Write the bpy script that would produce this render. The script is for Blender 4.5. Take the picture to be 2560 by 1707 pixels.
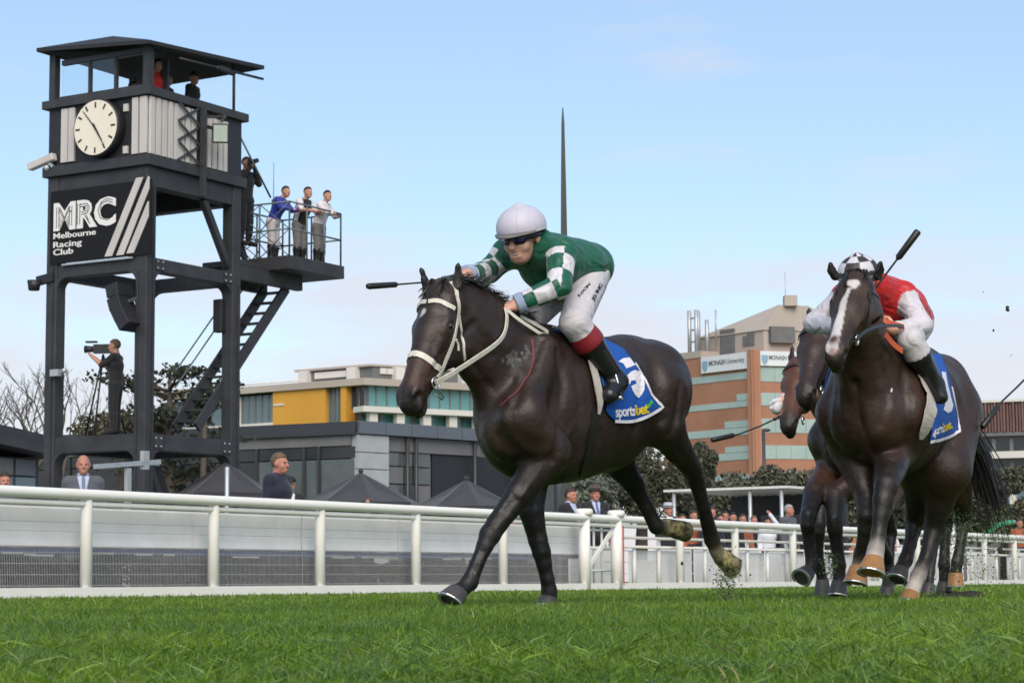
import bpy, bmesh, math, random
import numpy as np
from mathutils import Vector, Matrix
from mathutils.bvhtree import BVHTree

for o in list(bpy.data.objects):
    bpy.data.objects.remove(o)
SC = bpy.context.scene
COL = SC.collection
random.seed(7)
np.random.seed(7)

# ------------------------------------------------------------------ camera
W0, H0, F0 = 2560.0, 1707.0, 5400.0          # photograph size and focal length in its pixels
CAM_H, TILT, ROLL = 0.14, math.atan(601.5 / 5400.0), 0.007
cam_data = bpy.data.cameras.new('camera')
cam = bpy.data.objects.new('camera', cam_data)
COL.objects.link(cam)
cam_data.sensor_fit = 'HORIZONTAL'
cam_data.sensor_width = 36.0
cam_data.lens = 36.0 * F0 / W0
cam_data.clip_start = 0.05
cam_data.clip_end = 4000
cam_data.dof.use_dof = True
cam_data.dof.focus_distance = 7.0
cam_data.dof.aperture_fstop = 21.0
cam.matrix_world = Matrix.Translation((0, 0, CAM_H)) @ Matrix.Rotation(math.pi / 2 + TILT, 4, 'X') @ Matrix.Rotation(-ROLL, 4, 'Z')
SC.camera = cam
_m = cam.matrix_world.to_3x3()
CR, CU, CD = _m @ Vector((1, 0, 0)), _m @ Vector((0, 1, 0)), _m @ Vector((0, 0, -1))
CO = Vector((0, 0, CAM_H))

# ------------------------------------------------------------------ sky and sun
SUN_EL, SUN_AZ = math.radians(40), math.radians(174)     # azimuth clockwise from +Y: behind the camera
world = bpy.data.worlds.new('World')
SC.world = world
world.use_nodes = True
wn, wl = world.node_tree.nodes, world.node_tree.links
wn.clear()
w_out = wn.new('ShaderNodeOutputWorld')
w_bg = wn.new('ShaderNodeBackground')
w_bg.inputs['Strength'].default_value = 0.118
sky = wn.new('ShaderNodeTexSky')
sky.sky_type = 'NISHITA'
sky.sun_disc = False
sky.sun_elevation = SUN_EL
sky.sun_rotation = SUN_AZ
sky.air_density = 1.0
sky.dust_density = 0.9
sky.ozone_density = 2.0
tc = wn.new('ShaderNodeTexCoord')
mp = wn.new('ShaderNodeMapping')
mp.inputs['Scale'].default_value = (1.0, 1.0, 4.5)
wl.new(tc.outputs['Generated'], mp.inputs['Vector'])
nz = wn.new('ShaderNodeTexNoise')
nz.inputs['Scale'].default_value = 6.5
nz.inputs['Detail'].default_value = 6.0
nz.inputs['Roughness'].default_value = 0.55
wl.new(mp.outputs['Vector'], nz.inputs['Vector'])
sep = wn.new('ShaderNodeSeparateXYZ')
wl.new(tc.outputs['Generated'], sep.inputs[0])
band = wn.new('ShaderNodeMapRange')            # cloud bank low over the horizon
band.inputs['From Min'].default_value = 0.165
band.inputs['From Max'].default_value = 0.075
band.inputs['To Min'].default_value = 0.0
band.inputs['To Max'].default_value = 0.46
wl.new(sep.outputs['Z'], band.inputs['Value'])
addn = wn.new('ShaderNodeMath'); addn.operation = 'ADD'
wl.new(nz.outputs['Fac'], addn.inputs[0]); wl.new(band.outputs['Result'], addn.inputs[1])
cr = wn.new('ShaderNodeMapRange'); cr.interpolation_type = 'SMOOTHSTEP'
cr.inputs['From Min'].default_value = 0.535
cr.inputs['From Max'].default_value = 0.86
cr.inputs['To Max'].default_value = 0.72
wl.new(addn.outputs[0], cr.inputs['Value'])
tint = wn.new('ShaderNodeMixRGB'); tint.blend_type = 'MULTIPLY'; tint.inputs['Fac'].default_value = 1.0
tint.inputs['Color2'].default_value = (1.03, 1.0, 0.98, 1)
wl.new(sky.outputs['Color'], tint.inputs['Color1'])
cmix = wn.new('ShaderNodeMixRGB')
cmix.inputs['Color2'].default_value = (4.35, 4.15, 4.45, 1)
wl.new(cr.outputs['Result'], cmix.inputs['Fac'])
pale = wn.new('ShaderNodeMixRGB'); pale.inputs['Fac'].default_value = 0.30        # thin high haze over the whole sky
pale.inputs['Color2'].default_value = (2.75, 3.95, 5.1, 1)
wl.new(tint.outputs['Color'], pale.inputs['Color1'])
wl.new(pale.outputs['Color'], cmix.inputs['Color1'])
wl.new(cmix.outputs['Color'], w_bg.inputs['Color'])
wl.new(w_bg.outputs['Background'], w_out.inputs['Surface'])

sun_data = bpy.data.lights.new('sun', 'SUN')
sun_data.energy = 2.1
sun_data.angle = math.radians(50)
sun_data.color = (1.0, 0.905, 0.78)
sun = bpy.data.objects.new('sun', sun_data)
COL.objects.link(sun)
_sd = Vector((math.sin(SUN_AZ) * math.cos(SUN_EL), math.cos(SUN_AZ) * math.cos(SUN_EL), math.sin(SUN_EL)))
sun.rotation_euler = (-_sd).to_track_quat('-Z', 'Y').to_euler()
sun.location = (0, -20, 40)

SC.view_settings.view_transform = 'Standard'
SC.view_settings.look = 'None'
SC.view_settings.exposure = 0.62
SC.view_settings.gamma = 1.0
SC.view_settings.use_curve_mapping = False
SC.render.engine = 'CYCLES'

# ------------------------------------------------------------------ pixel <-> place
def ray(px, py):
    return CD * F0 + CR * (px - W0 / 2) + CU * (H0 / 2 - py)

def P(px, py, Y):
    d = ray(px, py)
    return CO + d * (Y / d.y)

def PL(px, py, o, n):                          # the line of sight meets the plane through o with normal n
    d = ray(px, py)
    return CO + d * ((Vector(o) - CO).dot(n) / d.dot(n))

def proj(p):
    v = Vector(p) - CO
    z = v.dot(CD)
    return (W0 / 2 + F0 * v.dot(CR) / z, H0 / 2 - F0 * v.dot(CU) / z)

def ZA(px, py, Y):
    return P(px, py, Y).z

TU = Vector((0.5075, 0.8616, 0.0))             # along the track, away from the camera
TV = Vector((-0.8616, 0.5075, 0.0))            # across the track, away from the camera
UP = Vector((0, 0, 1))

# ------------------------------------------------------------------ objects
WLOC = {}
def tag(o, label=None, cat=None, group=None, kind=None):
    if label: o['label'] = label
    if cat: o['category'] = cat
    if group: o['group'] = group
    if kind: o['kind'] = kind
    return o

def thing(name, label, cat, loc, group=None):
    o = bpy.data.objects.new(name, None)
    COL.objects.link(o)
    o.location = loc
    o.empty_display_size = 0.1
    WLOC[o.name] = Vector(loc)
    return tag(o, label, cat, group)

def link_mesh(name, me, parent=None, loc=None):
    o = bpy.data.objects.new(name, me)
    COL.objects.link(o)
    if parent is not None:
        o.parent = parent
        base = WLOC[parent.name]
        WLOC[o.name] = base
    else:
        base = Vector(loc) if loc is not None else Vector((0, 0, 0))
        o.location = base
        WLOC[o.name] = base
    if base.length > 0:
        me.transform(Matrix.Translation(-base))
    return o

def mesh_np(name, v, f, mats, parent=None, loc=None, smooth=True, mi=None, colors=None):
    me = bpy.data.meshes.new(name)
    me.from_pydata([tuple(x) for x in np.asarray(v, dtype=float)], [], [tuple(int(i) for i in x) for x in f])
    for m in (mats if isinstance(mats, (list, tuple)) else [mats]):
        me.materials.append(m)
    if mi is not None:
        me.polygons.foreach_set('material_index', np.asarray(mi, dtype=np.int32))
    if smooth:
        me.polygons.foreach_set('use_smooth', np.ones(len(me.polygons), dtype=bool))
    if colors is not None:
        ca = me.color_attributes.new('Col', 'FLOAT_COLOR', 'POINT')
        c4 = np.ones((len(me.vertices), 4), dtype=np.float32)
        c4[:, :3] = colors
        ca.data.foreach_set('color', c4.ravel())
    me.update()
    return link_mesh(name, me, parent, loc)

class MB:
    """collects simple solids; build() links them as ONE mesh"""
    def __init__(s):
        s.v, s.f, s.mi, s.sm = [], [], [], []
    def add(s, vs, fs, mi=0, sm=False):
        b = len(s.v)
        s.v += [Vector(x) for x in vs]
        for f in fs:
            s.f.append([i + b for i in f]); s.mi.append(mi); s.sm.append(sm)
        return s
    def hexa(s, c8, mi=0):                      # bottom 4 then top 4, same winding
        return s.add(c8, [(3, 2, 1, 0), (4, 5, 6, 7), (0, 1, 5, 4), (1, 2, 6, 5), (2, 3, 7, 6), (3, 0, 4, 7)], mi)
    def ob(s, o, a, b, c, mi=0):                # a corner and three edge vectors (right handed)
        o, a, b, c = Vector(o), Vector(a), Vector(b), Vector(c)
        if a.cross(b).dot(c) < 0: a, b = b, a
        return s.hexa([o, o + a, o + a + b, o + b, o + c, o + a + c, o + a + b + c, o + b + c], mi)
    def cb(s, c, x, y, z, mi=0):                # centre and three full edge vectors
        x, y, z = Vector(x), Vector(y), Vector(z)
        return s.ob(Vector(c) - (x + y + z) / 2, x, y, z, mi)
    def box(s, c, sx, sy, sz, mi=0):
        return s.cb(c, (sx, 0, 0), (0, sy, 0), (0, 0, sz), mi)
    def bar(s, a, b, w, h=None, up=UP, mi=0):   # square bar from a to b, w across, h along up
        a, b = Vector(a), Vector(b)
        h = h or w
        d = (b - a)
        x = d.cross(up)
        if x.length < 1e-6: x = d.cross(Vector((1, 0, 0)))
        x.normalize()
        y = x.cross(d).normalized()
        return s.ob(a - x * w / 2 - y * h / 2, x * w, y * h, d, mi)
    def tube(s, pts, r, n=8, mi=0, caps=True, sq=1.0):
        pts = [Vector(p) for p in pts]
        rs = r if isinstance(r, (list, tuple)) else [r] * len(pts)
        vs, fs = [], []
        px = None
        for i, p in enumerate(pts):
            t = (pts[min(i + 1, len(pts) - 1)] - pts[max(i - 1, 0)])
            t = t.normalized() if t.length > 1e-9 else UP.copy()
            if px is None:
                ref = UP if abs(t.z) < 0.9 else Vector((1, 0, 0))
                x = t.cross(ref).normalized()
            else:
                x = (px - t * px.dot(t))
                x = x.normalized() if x.length > 1e-6 else t.orthogonal().normalized()
            px = x
            y = t.cross(x)
            for k in range(n):
                a = 2 * math.pi * k / n
                vs.append(p + (x * math.cos(a) + y * math.sin(a) * sq) * rs[i])
        for i in range(len(pts) - 1):
            for k in range(n):
                a, b = i * n + k, i * n + (k + 1) % n
                fs.append((a, b, b + n, a + n))
        if caps:
            fs.append(tuple(range(n - 1, -1, -1)))
            fs.append(tuple(range((len(pts) - 1) * n, len(pts) * n)))
        b0 = len(s.v)
        s.add(vs, fs, mi, True)
        if caps: s.sm[-1] = s.sm[-2] = False
        return s
    def lathe(s, base, axis, prof, n=16, mi=0):
        axis = Vector(axis).normalized()
        pts = [Vector(base) + axis * h for h, r in prof]
        x = axis.orthogonal().normalized(); y = axis.cross(x)
        vs, fs = [], []
        for p, (h, r) in zip(pts, prof):
            for k in range(n):
                a = 2 * math.pi * k / n
                vs.append(p + (x * math.cos(a) + y * math.sin(a)) * max(r, 1e-4))
        for i in range(len(pts) - 1):
            for k in range(n):
                a, b = i * n + k, i * n + (k + 1) % n
                fs.append((a, b, b + n, a + n))
        fs.append(tuple(range(n - 1, -1, -1))); fs.append(tuple(range((len(pts) - 1) * n, len(pts) * n)))
        s.add(vs, fs, mi, True); s.sm[-1] = s.sm[-2] = False
        return s
    def ball(s, c, rx, ry=None, rz=None, nu=12, nv=8, mi=0, R=None):
        ry = ry or rx; rz = rz or rx
        vs, fs = [], []
        c = Vector(c)
        for j in range(nv + 1):
            th = math.pi * j / nv
            for k in range(nu):
                ph = 2 * math.pi * k / nu
                p = Vector((rx * math.sin(th) * math.cos(ph), ry * math.sin(th) * math.sin(ph), rz * math.cos(th)))
                vs.append(c + (R @ p if R is not None else p))
        for j in range(nv):
            for k in range(nu):
                a, b = j * nu + k, j * nu + (k + 1) % nu
                fs.append((a, a + nu, b + nu, b))
        return s.add(vs, fs, mi, True)
    def build(s, name, mats, parent=None, loc=None, bevel=0, clean=False):
        me = bpy.data.meshes.new(name)
        me.from_pydata([tuple(v) for v in s.v], [], s.f)
        for m in (mats if isinstance(mats, (list, tuple)) else [mats]):
            me.materials.append(m)
        me.polygons.foreach_set('material_index', np.array(s.mi, dtype=np.int32))
        me.polygons.foreach_set('use_smooth', np.array(s.sm, dtype=bool))
        me.update()
        o = link_mesh(name, me, parent, loc)
        if bevel:
            md = o.modifiers.new('bevel', 'BEVEL'); md.width = bevel; md.segments = 2; md.limit_method = 'ANGLE'
        return o

# ------------------------------------------------------------------ materials
MATS = {}
def mat(name, color, rough=0.6, metal=0.0, var=0.15, scale=8.0, bump=0.0, bscale=None, spec=0.5, trans=0.0, emit=None, sheen=0.0, attr=False, detail=5.0, c2=None, coat=0.0, stretch=None):
    m = bpy.data.materials.new(name)
    m.use_nodes = True
    n, l = m.node_tree.nodes, m.node_tree.links
    b = n['Principled BSDF']
    b.inputs['Roughness'].default_value = rough
    b.inputs['Metallic'].default_value = metal
    b.inputs['Specular IOR Level'].default_value = spec
    if trans: b.inputs['Transmission Weight'].default_value = trans
    if sheen: b.inputs['Sheen Weight'].default_value = sheen
    if coat: b.inputs['Coat Weight'].default_value = coat
    t = n.new('ShaderNodeTexCoord')
    src = t.outputs['Object']
    if stretch:
        mpn = n.new('ShaderNodeMapping'); mpn.inputs['Scale'].default_value = stretch
        l.new(src, mpn.inputs['Vector']); src = mpn.outputs['Vector']
    nz = n.new('ShaderNodeTexNoise')
    nz.inputs['Scale'].default_value = scale
    nz.inputs['Detail'].default_value = detail
    nz.inputs['Roughness'].default_value = 0.6
    l.new(src, nz.inputs['Vector'])
    if c2 is not None:
        mx = n.new('ShaderNodeMixRGB')
        mr = n.new('ShaderNodeMapRange')
        mr.inputs['From Min'].default_value = 0.38; mr.inputs['From Max'].default_value = 0.62
        l.new(nz.outputs['Fac'], mr.inputs['Value'])
        l.new(mr.outputs['Result'], mx.inputs['Fac'])
        mx.inputs['Color1'].default_value = (*color, 1); mx.inputs['Color2'].default_value = (*c2, 1)
        base = mx.outputs['Color']
    elif attr:
        at = n.new('ShaderNodeVertexColor'); at.layer_name = 'Col'
        base = at.outputs['Color']
    else:
        rg = n.new('ShaderNodeRGB'); rg.outputs[0].default_value = (*color, 1)
        base = rg.outputs[0]
    hs = n.new('ShaderNodeHueSaturation')
    mr2 = n.new('ShaderNodeMapRange')
    mr2.inputs['From Min'].default_value = 0.25; mr2.inputs['From Max'].default_value = 0.75
    mr2.inputs['To Min'].default_value = 1 - var; mr2.inputs['To Max'].default_value = 1 + var
    l.new(nz.outputs['Fac'], mr2.inputs['Value'])
    l.new(mr2.outputs['Result'], hs.inputs['Value'])
    l.new(base, hs.inputs['Color'])
    l.new(hs.outputs['Color'], b.inputs['Base Color'])
    if bump:
        n2 = n.new('ShaderNodeTexNoise'); n2.inputs['Scale'].default_value = bscale or scale * 4; n2.inputs['Detail'].default_value = 4
        l.new(src, n2.inputs['Vector'])
        bp = n.new('ShaderNodeBump'); bp.inputs['Strength'].default_value = bump; bp.inputs['Distance'].default_value = 0.01
        l.new(n2.outputs['Fac'], bp.inputs['Height']); l.new(bp.outputs['Normal'], b.inputs['Normal'])
    if emit:
        b.inputs['Emission Color'].default_value = (*emit[:3], 1); b.inputs['Emission Strength'].default_value = emit[3]
    MATS[name] = m
    return m

# ------------------------------------------------------------------ soft bodies: smooth union of round cones, meshed with surface nets
def unit(v): return Vector(v).normalized()

class Sdf:
    def __init__(s, k=0.03):
        s.k, s.p = k, []
    def cap(s, a, b, ra, rb=None, k=None, w=1.0, ax=None, col=None, neg=False, tagn=None):
        s.p.append(dict(t='c', a=np.array(a, float), b=np.array(b, float), ra=ra, rb=ra if rb is None else rb, k=s.k if k is None else k, w=w,
                        ax=None if ax is None else np.array(unit(ax)), col=col, neg=neg, tag=tagn))
        return s
    def chain(s, pts, rs, **kw):
        for i in range(len(pts) - 1):
            s.cap(pts[i], pts[i + 1], rs[i], rs[i + 1], **kw)
        return s
    def ell(s, c, r3, axes=None, k=None, col=None, neg=False, tagn=None):
        A = np.eye(3) if axes is None else np.array([list(unit(x)) for x in axes])
        s.p.append(dict(t='e', c=np.array(c, float), r=np.array(r3, float), A=A, k=s.k if k is None else k, col=col, neg=neg, tag=tagn))
        return s
    @staticmethod
    def ev(p, X):
        if p['t'] == 'c':
            a, b = p['a'], p['b']
            q = X - a; ba = b - a
            if p['ax'] is not None and p['w'] != 1.0:
                ax = p['ax']; f = 1.0 / p['w'] - 1.0
                q = q + (q @ ax)[..., None] * ax * f
                ba = ba + (ba @ ax) * ax * f
            L = max(float(ba @ ba), 1e-12)
            t = np.clip((q @ ba) / L, 0, 1)
            d = np.sqrt(((q - t[..., None] * ba) ** 2).sum(-1)) - (p['ra'] + (p['rb'] - p['ra']) * t)
            return d * min(1.0, p['w'])
        q = (X - p['c']) @ p['A'].T
        r = p['r']
        k0 = np.sqrt(((q / r) ** 2).sum(-1)); k1 = np.sqrt(((q / (r * r)) ** 2).sum(-1))
        return np.where(k1 > 1e-9, k0 * (k0 - 1.0) / np.maximum(k1, 1e-9), -r.min())
    def bounds(s, p):
        if p['t'] == 'c':
            m = max(p['ra'], p['rb']) * max(1.0, p['w'])
            return np.minimum(p['a'], p['b']) - m, np.maximum(p['a'], p['b']) + m
        m = (np.abs(p['A']).T * p['r']).sum(1) if False else np.sqrt(((p['A'].T * p['r']) ** 2).sum(1))
        return p['c'] - m, p['c'] + m
    def grid(s, h):
        lo = np.min([s.bounds(p)[0] for p in s.p if not p['neg']], axis=0) - 3 * h
        hi = np.max([s.bounds(p)[1] for p in s.p if not p['neg']], axis=0) + 3 * h
        n = np.ceil((hi - lo) / h).astype(int) + 1
        D = np.full(n, 0.5, dtype=np.float32)
        for p in s.p:
            bl, bh = s.bounds(p)
            mg = max(3 * h, p['k'] * 1.2)
            i0 = np.maximum(np.floor((bl - mg - lo) / h).astype(int), 0)
            i1 = np.minimum(np.ceil((bh + mg - lo) / h).astype(int) + 1, n)
            if (i1 <= i0).any(): continue
            gx, gy, gz = [lo[i] + h * np.arange(i0[i], i1[i]) for i in range(3)]
            X = np.stack(np.meshgrid(gx, gy, gz, indexing='ij'), -1)
            d2 = s.ev(p, X)
            sl = (slice(i0[0], i1[0]), slice(i0[1], i1[1]), slice(i0[2], i1[2]))
            d1 = D[sl].astype(float); k = max(p['k'], 1e-5)
            if p['neg']:
                hh = np.clip(0.5 - 0.5 * (d1 + d2) / k, 0, 1)
                D[sl] = d1 * (1 - hh) - d2 * hh + k * hh * (1 - hh)
            else:
                hh = np.clip(0.5 + 0.5 * (d1 - d2) / k, 0, 1)
                D[sl] = d1 * (1 - hh) + d2 * hh - k * hh * (1 - hh)
        return D, lo
    def mesh(s, h, smooth=1, clipf=None):
        D, lo = s.grid(h)
        if clipf is not None:
            n = D.shape
            X = np.stack(np.meshgrid(*[lo[i] + h * np.arange(n[i]) for i in range(3)], indexing='ij'), -1)
            D = np.maximum(D, clipf(X).astype(np.float32))
        v, f = surfnets(D, lo, h)
        for _ in range(smooth):
            v = lap(v, f, 0.5)
        return v, f
    def colors(s, v, base, soft=0.02):
        acc = np.zeros((len(v), 3)); ws = np.zeros(len(v))
        for p in s.p:
            if p['neg']: continue
            c = np.array(p['col'] if p['col'] is not None else base)
            d = np.maximum(s.ev(p, v), -0.02)
            w = np.exp(-d / soft)
            acc += w[:, None] * c; ws += w
        return acc / np.maximum(ws, 1e-12)[:, None]

def surfnets(d, lo, h):
    s = d < 0
    nx, ny, nz_ = d.shape
    cnt = np.zeros((nx - 1, ny - 1, nz_ - 1), dtype=np.int8)
    for i in (0, 1):
        for j in (0, 1):
            for k in (0, 1):
                cnt += s[i:nx - 1 + i, j:ny - 1 + j, k:nz_ - 1 + k]
    act = (cnt > 0) & (cnt < 8)
    ids = np.argwhere(act)
    idx = np.full(act.shape, -1, dtype=np.int64); idx[act] = np.arange(len(ids))
    acc = np.zeros((len(ids), 3)); ws = np.zeros(len(ids))
    cs = [(i, j, k) for i in (0, 1) for j in (0, 1) for k in (0, 1)]
    for c0 in cs:
        for ax in range(3):
            if c0[ax]: continue
            c1 = list(c0); c1[ax] = 1
            d0 = d[ids[:, 0] + c0[0], ids[:, 1] + c0[1], ids[:, 2] + c0[2]]
            d1 = d[ids[:, 0] + c1[0], ids[:, 1] + c1[1], ids[:, 2] + c1[2]]
            m = (d0 < 0) != (d1 < 0)
            t = np.where(m, d0 / np.where(m, d0 - d1, 1), 0)
            p = np.tile(np.array(c0, float), (len(ids), 1)); p[:, ax] += t
            acc[m] += p[m]; ws[m] += 1
    v = (ids + acc / ws[:, None]) * h + lo
    fs = []
    for ax in range(3):
        a1, a2 = (ax + 1) % 3, (ax + 2) % 3
        sl0 = [slice(None)] * 3; sl1 = [slice(None)] * 3
        sl0[ax] = slice(0, -1); sl1[ax] = slice(1, None)
        s0, s1 = s[tuple(sl0)], s[tuple(sl1)]
        e = np.argwhere(s0 != s1)
        ok = (e[:, a1] > 0) & (e[:, a2] > 0) & (e[:, a1] < d.shape[a1] - 1) & (e[:, a2] < d.shape[a2] - 1)
        e = e[ok]
        ins = s0[e[:, 0], e[:, 1], e[:, 2]]
        q = []
        for o1, o2 in ((-1, -1), (0, -1), (0, 0), (-1, 0)):
            c = e.copy(); c[:, a1] += o1; c[:, a2] += o2
            q.append(idx[c[:, 0], c[:, 1], c[:, 2]])
        q = np.stack(q, 1)
        q[~ins] = q[~ins][:, ::-1]
        fs.append(q)
    return v, np.concatenate(fs)

def lap(v, f, a):
    acc = np.zeros_like(v); n = np.zeros(len(v))
    for i in range(4):
        j = (i + 1) % 4
        np.add.at(acc, f[:, i], v[f[:, j]]); np.add.at(acc, f[:, j], v[f[:, i]])
        np.add.at(n, f[:, i], 1); np.add.at(n, f[:, j], 1)
    return v + a * (acc / np.maximum(n, 1)[:, None] - v)

def comps(v, f, minv=12):
    """separate pieces of a mesh"""
    lab = np.arange(len(v))
    while True:
        m = lab[f].min(1); old = lab.copy()
        for i in range(f.shape[1]): np.minimum.at(lab, f[:, i], m)
        lab = lab[lab]
        if (lab == old).all(): break
    out = []
    fl = lab[f[:, 0]]
    for q in np.unique(fl):
        ff = f[fl == q]; ids, inv = np.unique(ff, return_inverse=True)
        if len(ids) >= minv: out.append((v[ids], inv.reshape(ff.shape)))
    return out

def mesh_split(name, v, f, m, parent, minv=12):
    for a, b in comps(v, f, minv): mesh_np(name, a, b, m, parent)

def bvh_of(v, f):
    return BVHTree.FromPolygons([tuple(x) for x in v], [tuple(int(i) for i in x) for x in f])

def spline(pts, n):
    """Catmull-Rom through pts, n samples per span"""
    p = [Vector(x) for x in pts]
    p = [p[0] * 2 - p[1]] + p + [p[-1] * 2 - p[-2]]
    out = []
    for i in range(1, len(p) - 2):
        for k in range(n):
            t = k / n
            a, b, c, d = p[i - 1], p[i], p[i + 1], p[i + 2]
            out.append(0.5 * ((2 * b) + (c - a) * t + (2 * a - 5 * b + 4 * c - d) * t * t + (3 * b - a - 3 * c + d) * t ** 3))
    out.append(p[-2])
    return out

def strap(mb, pts, width, thick=0.004, bvh=None, off=0.003, nrm=None, mi=0):
    """flat strap along pts; snapped to a surface when a bvh is given"""
    P2, N2 = [], []
    for p in pts:
        n = None
        if bvh is not None:
            hit = bvh.find_nearest(p)
            if hit[0] is not None and (hit[3] < 0.12):
                n = hit[1]; p = hit[0] + n * off
        if n is None: n = nrm or Vector((0, -1, 0))
        P2.append(Vector(p)); N2.append(Vector(n))
    vs, fs = [], []
    for i, p in enumerate(P2):
        t = (P2[min(i + 1, len(P2) - 1)] - P2[max(i - 1, 0)])
        if t.length < 1e-9: t = Vector((1, 0, 0))
        t.normalize()
        n = N2[i] - t * N2[i].dot(t)
        n = n.normalized() if n.length > 1e-6 else t.orthogonal().normalized()
        sd = t.cross(n)
        w = width[i] if isinstance(width, (list, tuple)) else width
        for a, b in ((-1, 0), (1, 0), (1, 1), (-1, 1)):
            vs.append(p + sd * a * w / 2 + n * b * thick)
    for i in range(len(P2) - 1):
        for k in range(4):
            a, b = i * 4 + k, i * 4 + (k + 1) % 4
            fs.append((a, a + 4, b + 4, b))
    fs.append((0, 1, 2, 3)); e = (len(P2) - 1) * 4; fs.append((e + 3, e + 2, e + 1, e))
    mb.add(vs, fs, mi, False)
    return P2

FONT_CACHE = {}
def text_mesh(txt, size=1.0, extrude=0.0, bold=0.0, shear=0.0, spacing=1.0, align='LEFT', res=3):
    """(verts, faces) of lettering in its own xy plane"""
    cu = bpy.data.curves.new('lettering', 'FONT')
    cu.body = txt; cu.size = size; cu.extrude = extrude; cu.offset = bold; cu.shear = shear
    cu.space_character = spacing; cu.align_x = align; cu.resolution_u = res
    ob = bpy.data.objects.new('lettering', cu)
    COL.objects.link(ob)
    dg = bpy.context.evaluated_depsgraph_get()
    me = bpy.data.meshes.new_from_object(ob.evaluated_get(dg))
    v = [x.co.copy() for x in me.vertices]; f = [tuple(p.vertices) for p in me.polygons]
    bpy.data.objects.remove(ob); bpy.data.curves.remove(cu); bpy.data.meshes.remove(me)
    return v, f

def put_text(name, txt, o, ex, ey, height, m, parent, width=None, thick=0.004, **kw):
    """raised lettering: o lower left, ex right, ey up; cap height and total width in metres"""
    v, f = text_mesh(txt, 1.0, 0.02, **kw)
    xs = [p.x for p in v]; ys = [p.y for p in v]
    cap = 0.7
    sy = height / cap
    sx = (width / (max(xs) - min(xs))) if width else sy
    ex, ey = unit(ex), unit(ey); n = ex.cross(ey)
    vs = [Vector(o) + ex * (p.x - min(xs)) * sx + ey * p.y * sy + n * (p.z / 0.02 * thick * 0.5 + thick * 0.5) for p in v]
    mb = MB(); mb.add(vs, f)
    return mb.build(name, m, parent)
# ================================================================== materials of the place
M_TURF = mat('turf_soil', (0.06, 0.105, 0.014), 0.95, var=0.35, scale=3.0, bump=0.5, bscale=60, c2=(0.075, 0.13, 0.02))
M_PAVE = mat('paving', (0.24, 0.235, 0.22), 0.9, var=0.2, scale=1.5, bump=0.2, bscale=30)
M_WHITE = mat('cream_rail_paint', (0.85, 0.825, 0.775), 0.45, var=0.07, scale=5, bump=0.05, bscale=40, c2=(0.78, 0.735, 0.66))
M_RAILUNDER = mat('dull_white_paint', (0.66, 0.65, 0.60), 0.5, var=0.08, scale=5)
M_PANEL = mat('grey_white_sheeting', (0.70, 0.69, 0.685), 0.85, var=0.08, scale=3, spec=0.15)
M_WIRE = mat('galvanised_wire', (0.46, 0.45, 0.44), 0.45, metal=0.3, var=0.1, scale=10)
M_WIREW = mat('white_coated_wire', (0.72, 0.71, 0.70), 0.5, var=0.1, scale=10)
M_BLUEB = mat('blue_board', (0.05, 0.10, 0.36), 0.5, var=0.15, scale=3)
M_ORANGE = mat('orange_red_tape', (0.60, 0.13, 0.06), 0.6, var=0.2, scale=8)
M_DKMETAL = mat('charcoal_steel', (0.030, 0.031, 0.034), 0.6, var=0.4, scale=2.6, bump=0.05, bscale=20)
M_BLACK = mat('black_steel', (0.016, 0.016, 0.018), 0.5, var=0.2, scale=3)
M_SIGN = mat('black_sign_panel', (0.010, 0.010, 0.011), 0.6, var=0.12, scale=2, spec=0.2)
M_SLAT = mat('weathered_white_slat', (0.50, 0.47, 0.44), 0.6, var=0.12, scale=4, stretch=(1, 1, 0.2))
M_LETTER = mat('white_lettering', (0.72, 0.70, 0.67), 0.5, var=0.04)
M_CLOCK = mat('cream_clock_face', (0.74, 0.68, 0.55), 0.85, var=0.04, scale=3)
M_GALV = mat('pale_galvanised_tube', (0.45, 0.47, 0.48), 0.45, metal=0.5, var=0.12, scale=8)
M_ROOFT = mat('dark_roof_sheet', (0.016, 0.016, 0.017), 0.7, var=0.2, scale=2)
M_GLASS = mat('window_glass', (0.85, 0.93, 0.95), 0.03, var=0.0, trans=1.0)
M_LAMPG = mat('lamp_glass', (0.40, 0.47, 0.40), 0.15, var=0.1)

# ================================================================== ground
mb = MB()
mb.add([(-2500, -60, 0), (2500, -60, 0), (2500, 3500, 0), (-2500, 3500, 0)], [(0, 1, 2, 3)])
tag(mb.build('ground', M_TURF), kind='structure')
S0 = Vector((-4.91, 20.7, 0))
def FP(t, w=0.0, z=0.0): return S0 + TU * t + TV * w + UP * z
def tpx(px, w=0.0, py=1300):
    p = PL(px, py, FP(0, w), TV)
    return (p - FP(0, w)).dot(TU)
mb = MB()
a, b, c, d = FP(-60, 0.9, 0.004), FP(90, 0.9, 0.004), FP(90, 30, 0.004), FP(-60, 30, 0.004)
mb.add([a, b, c, d], [(0, 1, 2, 3)])
tag(mb.build('apron_paving', M_PAVE), kind='structure')

# ------------------------------------------------------------------ grass: blades in one mesh
def vnoise(x, y, s, seed):
    r = np.random.RandomState(seed).rand(64, 64)
    u, v = x * s, y * s
    iu, iv = np.floor(u).astype(int), np.floor(v).astype(int)
    fu, fv = u - iu, v - iv
    fu = fu * fu * (3 - 2 * fu); fv = fv * fv * (3 - 2 * fv)
    g = lambda i, j: r[i % 64, j % 64]
    return (g(iu, iv) * (1 - fu) + g(iu + 1, iv) * fu) * (1 - fv) + (g(iu, iv + 1) * (1 - fu) + g(iu + 1, iv + 1) * fu) * fv

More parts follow.
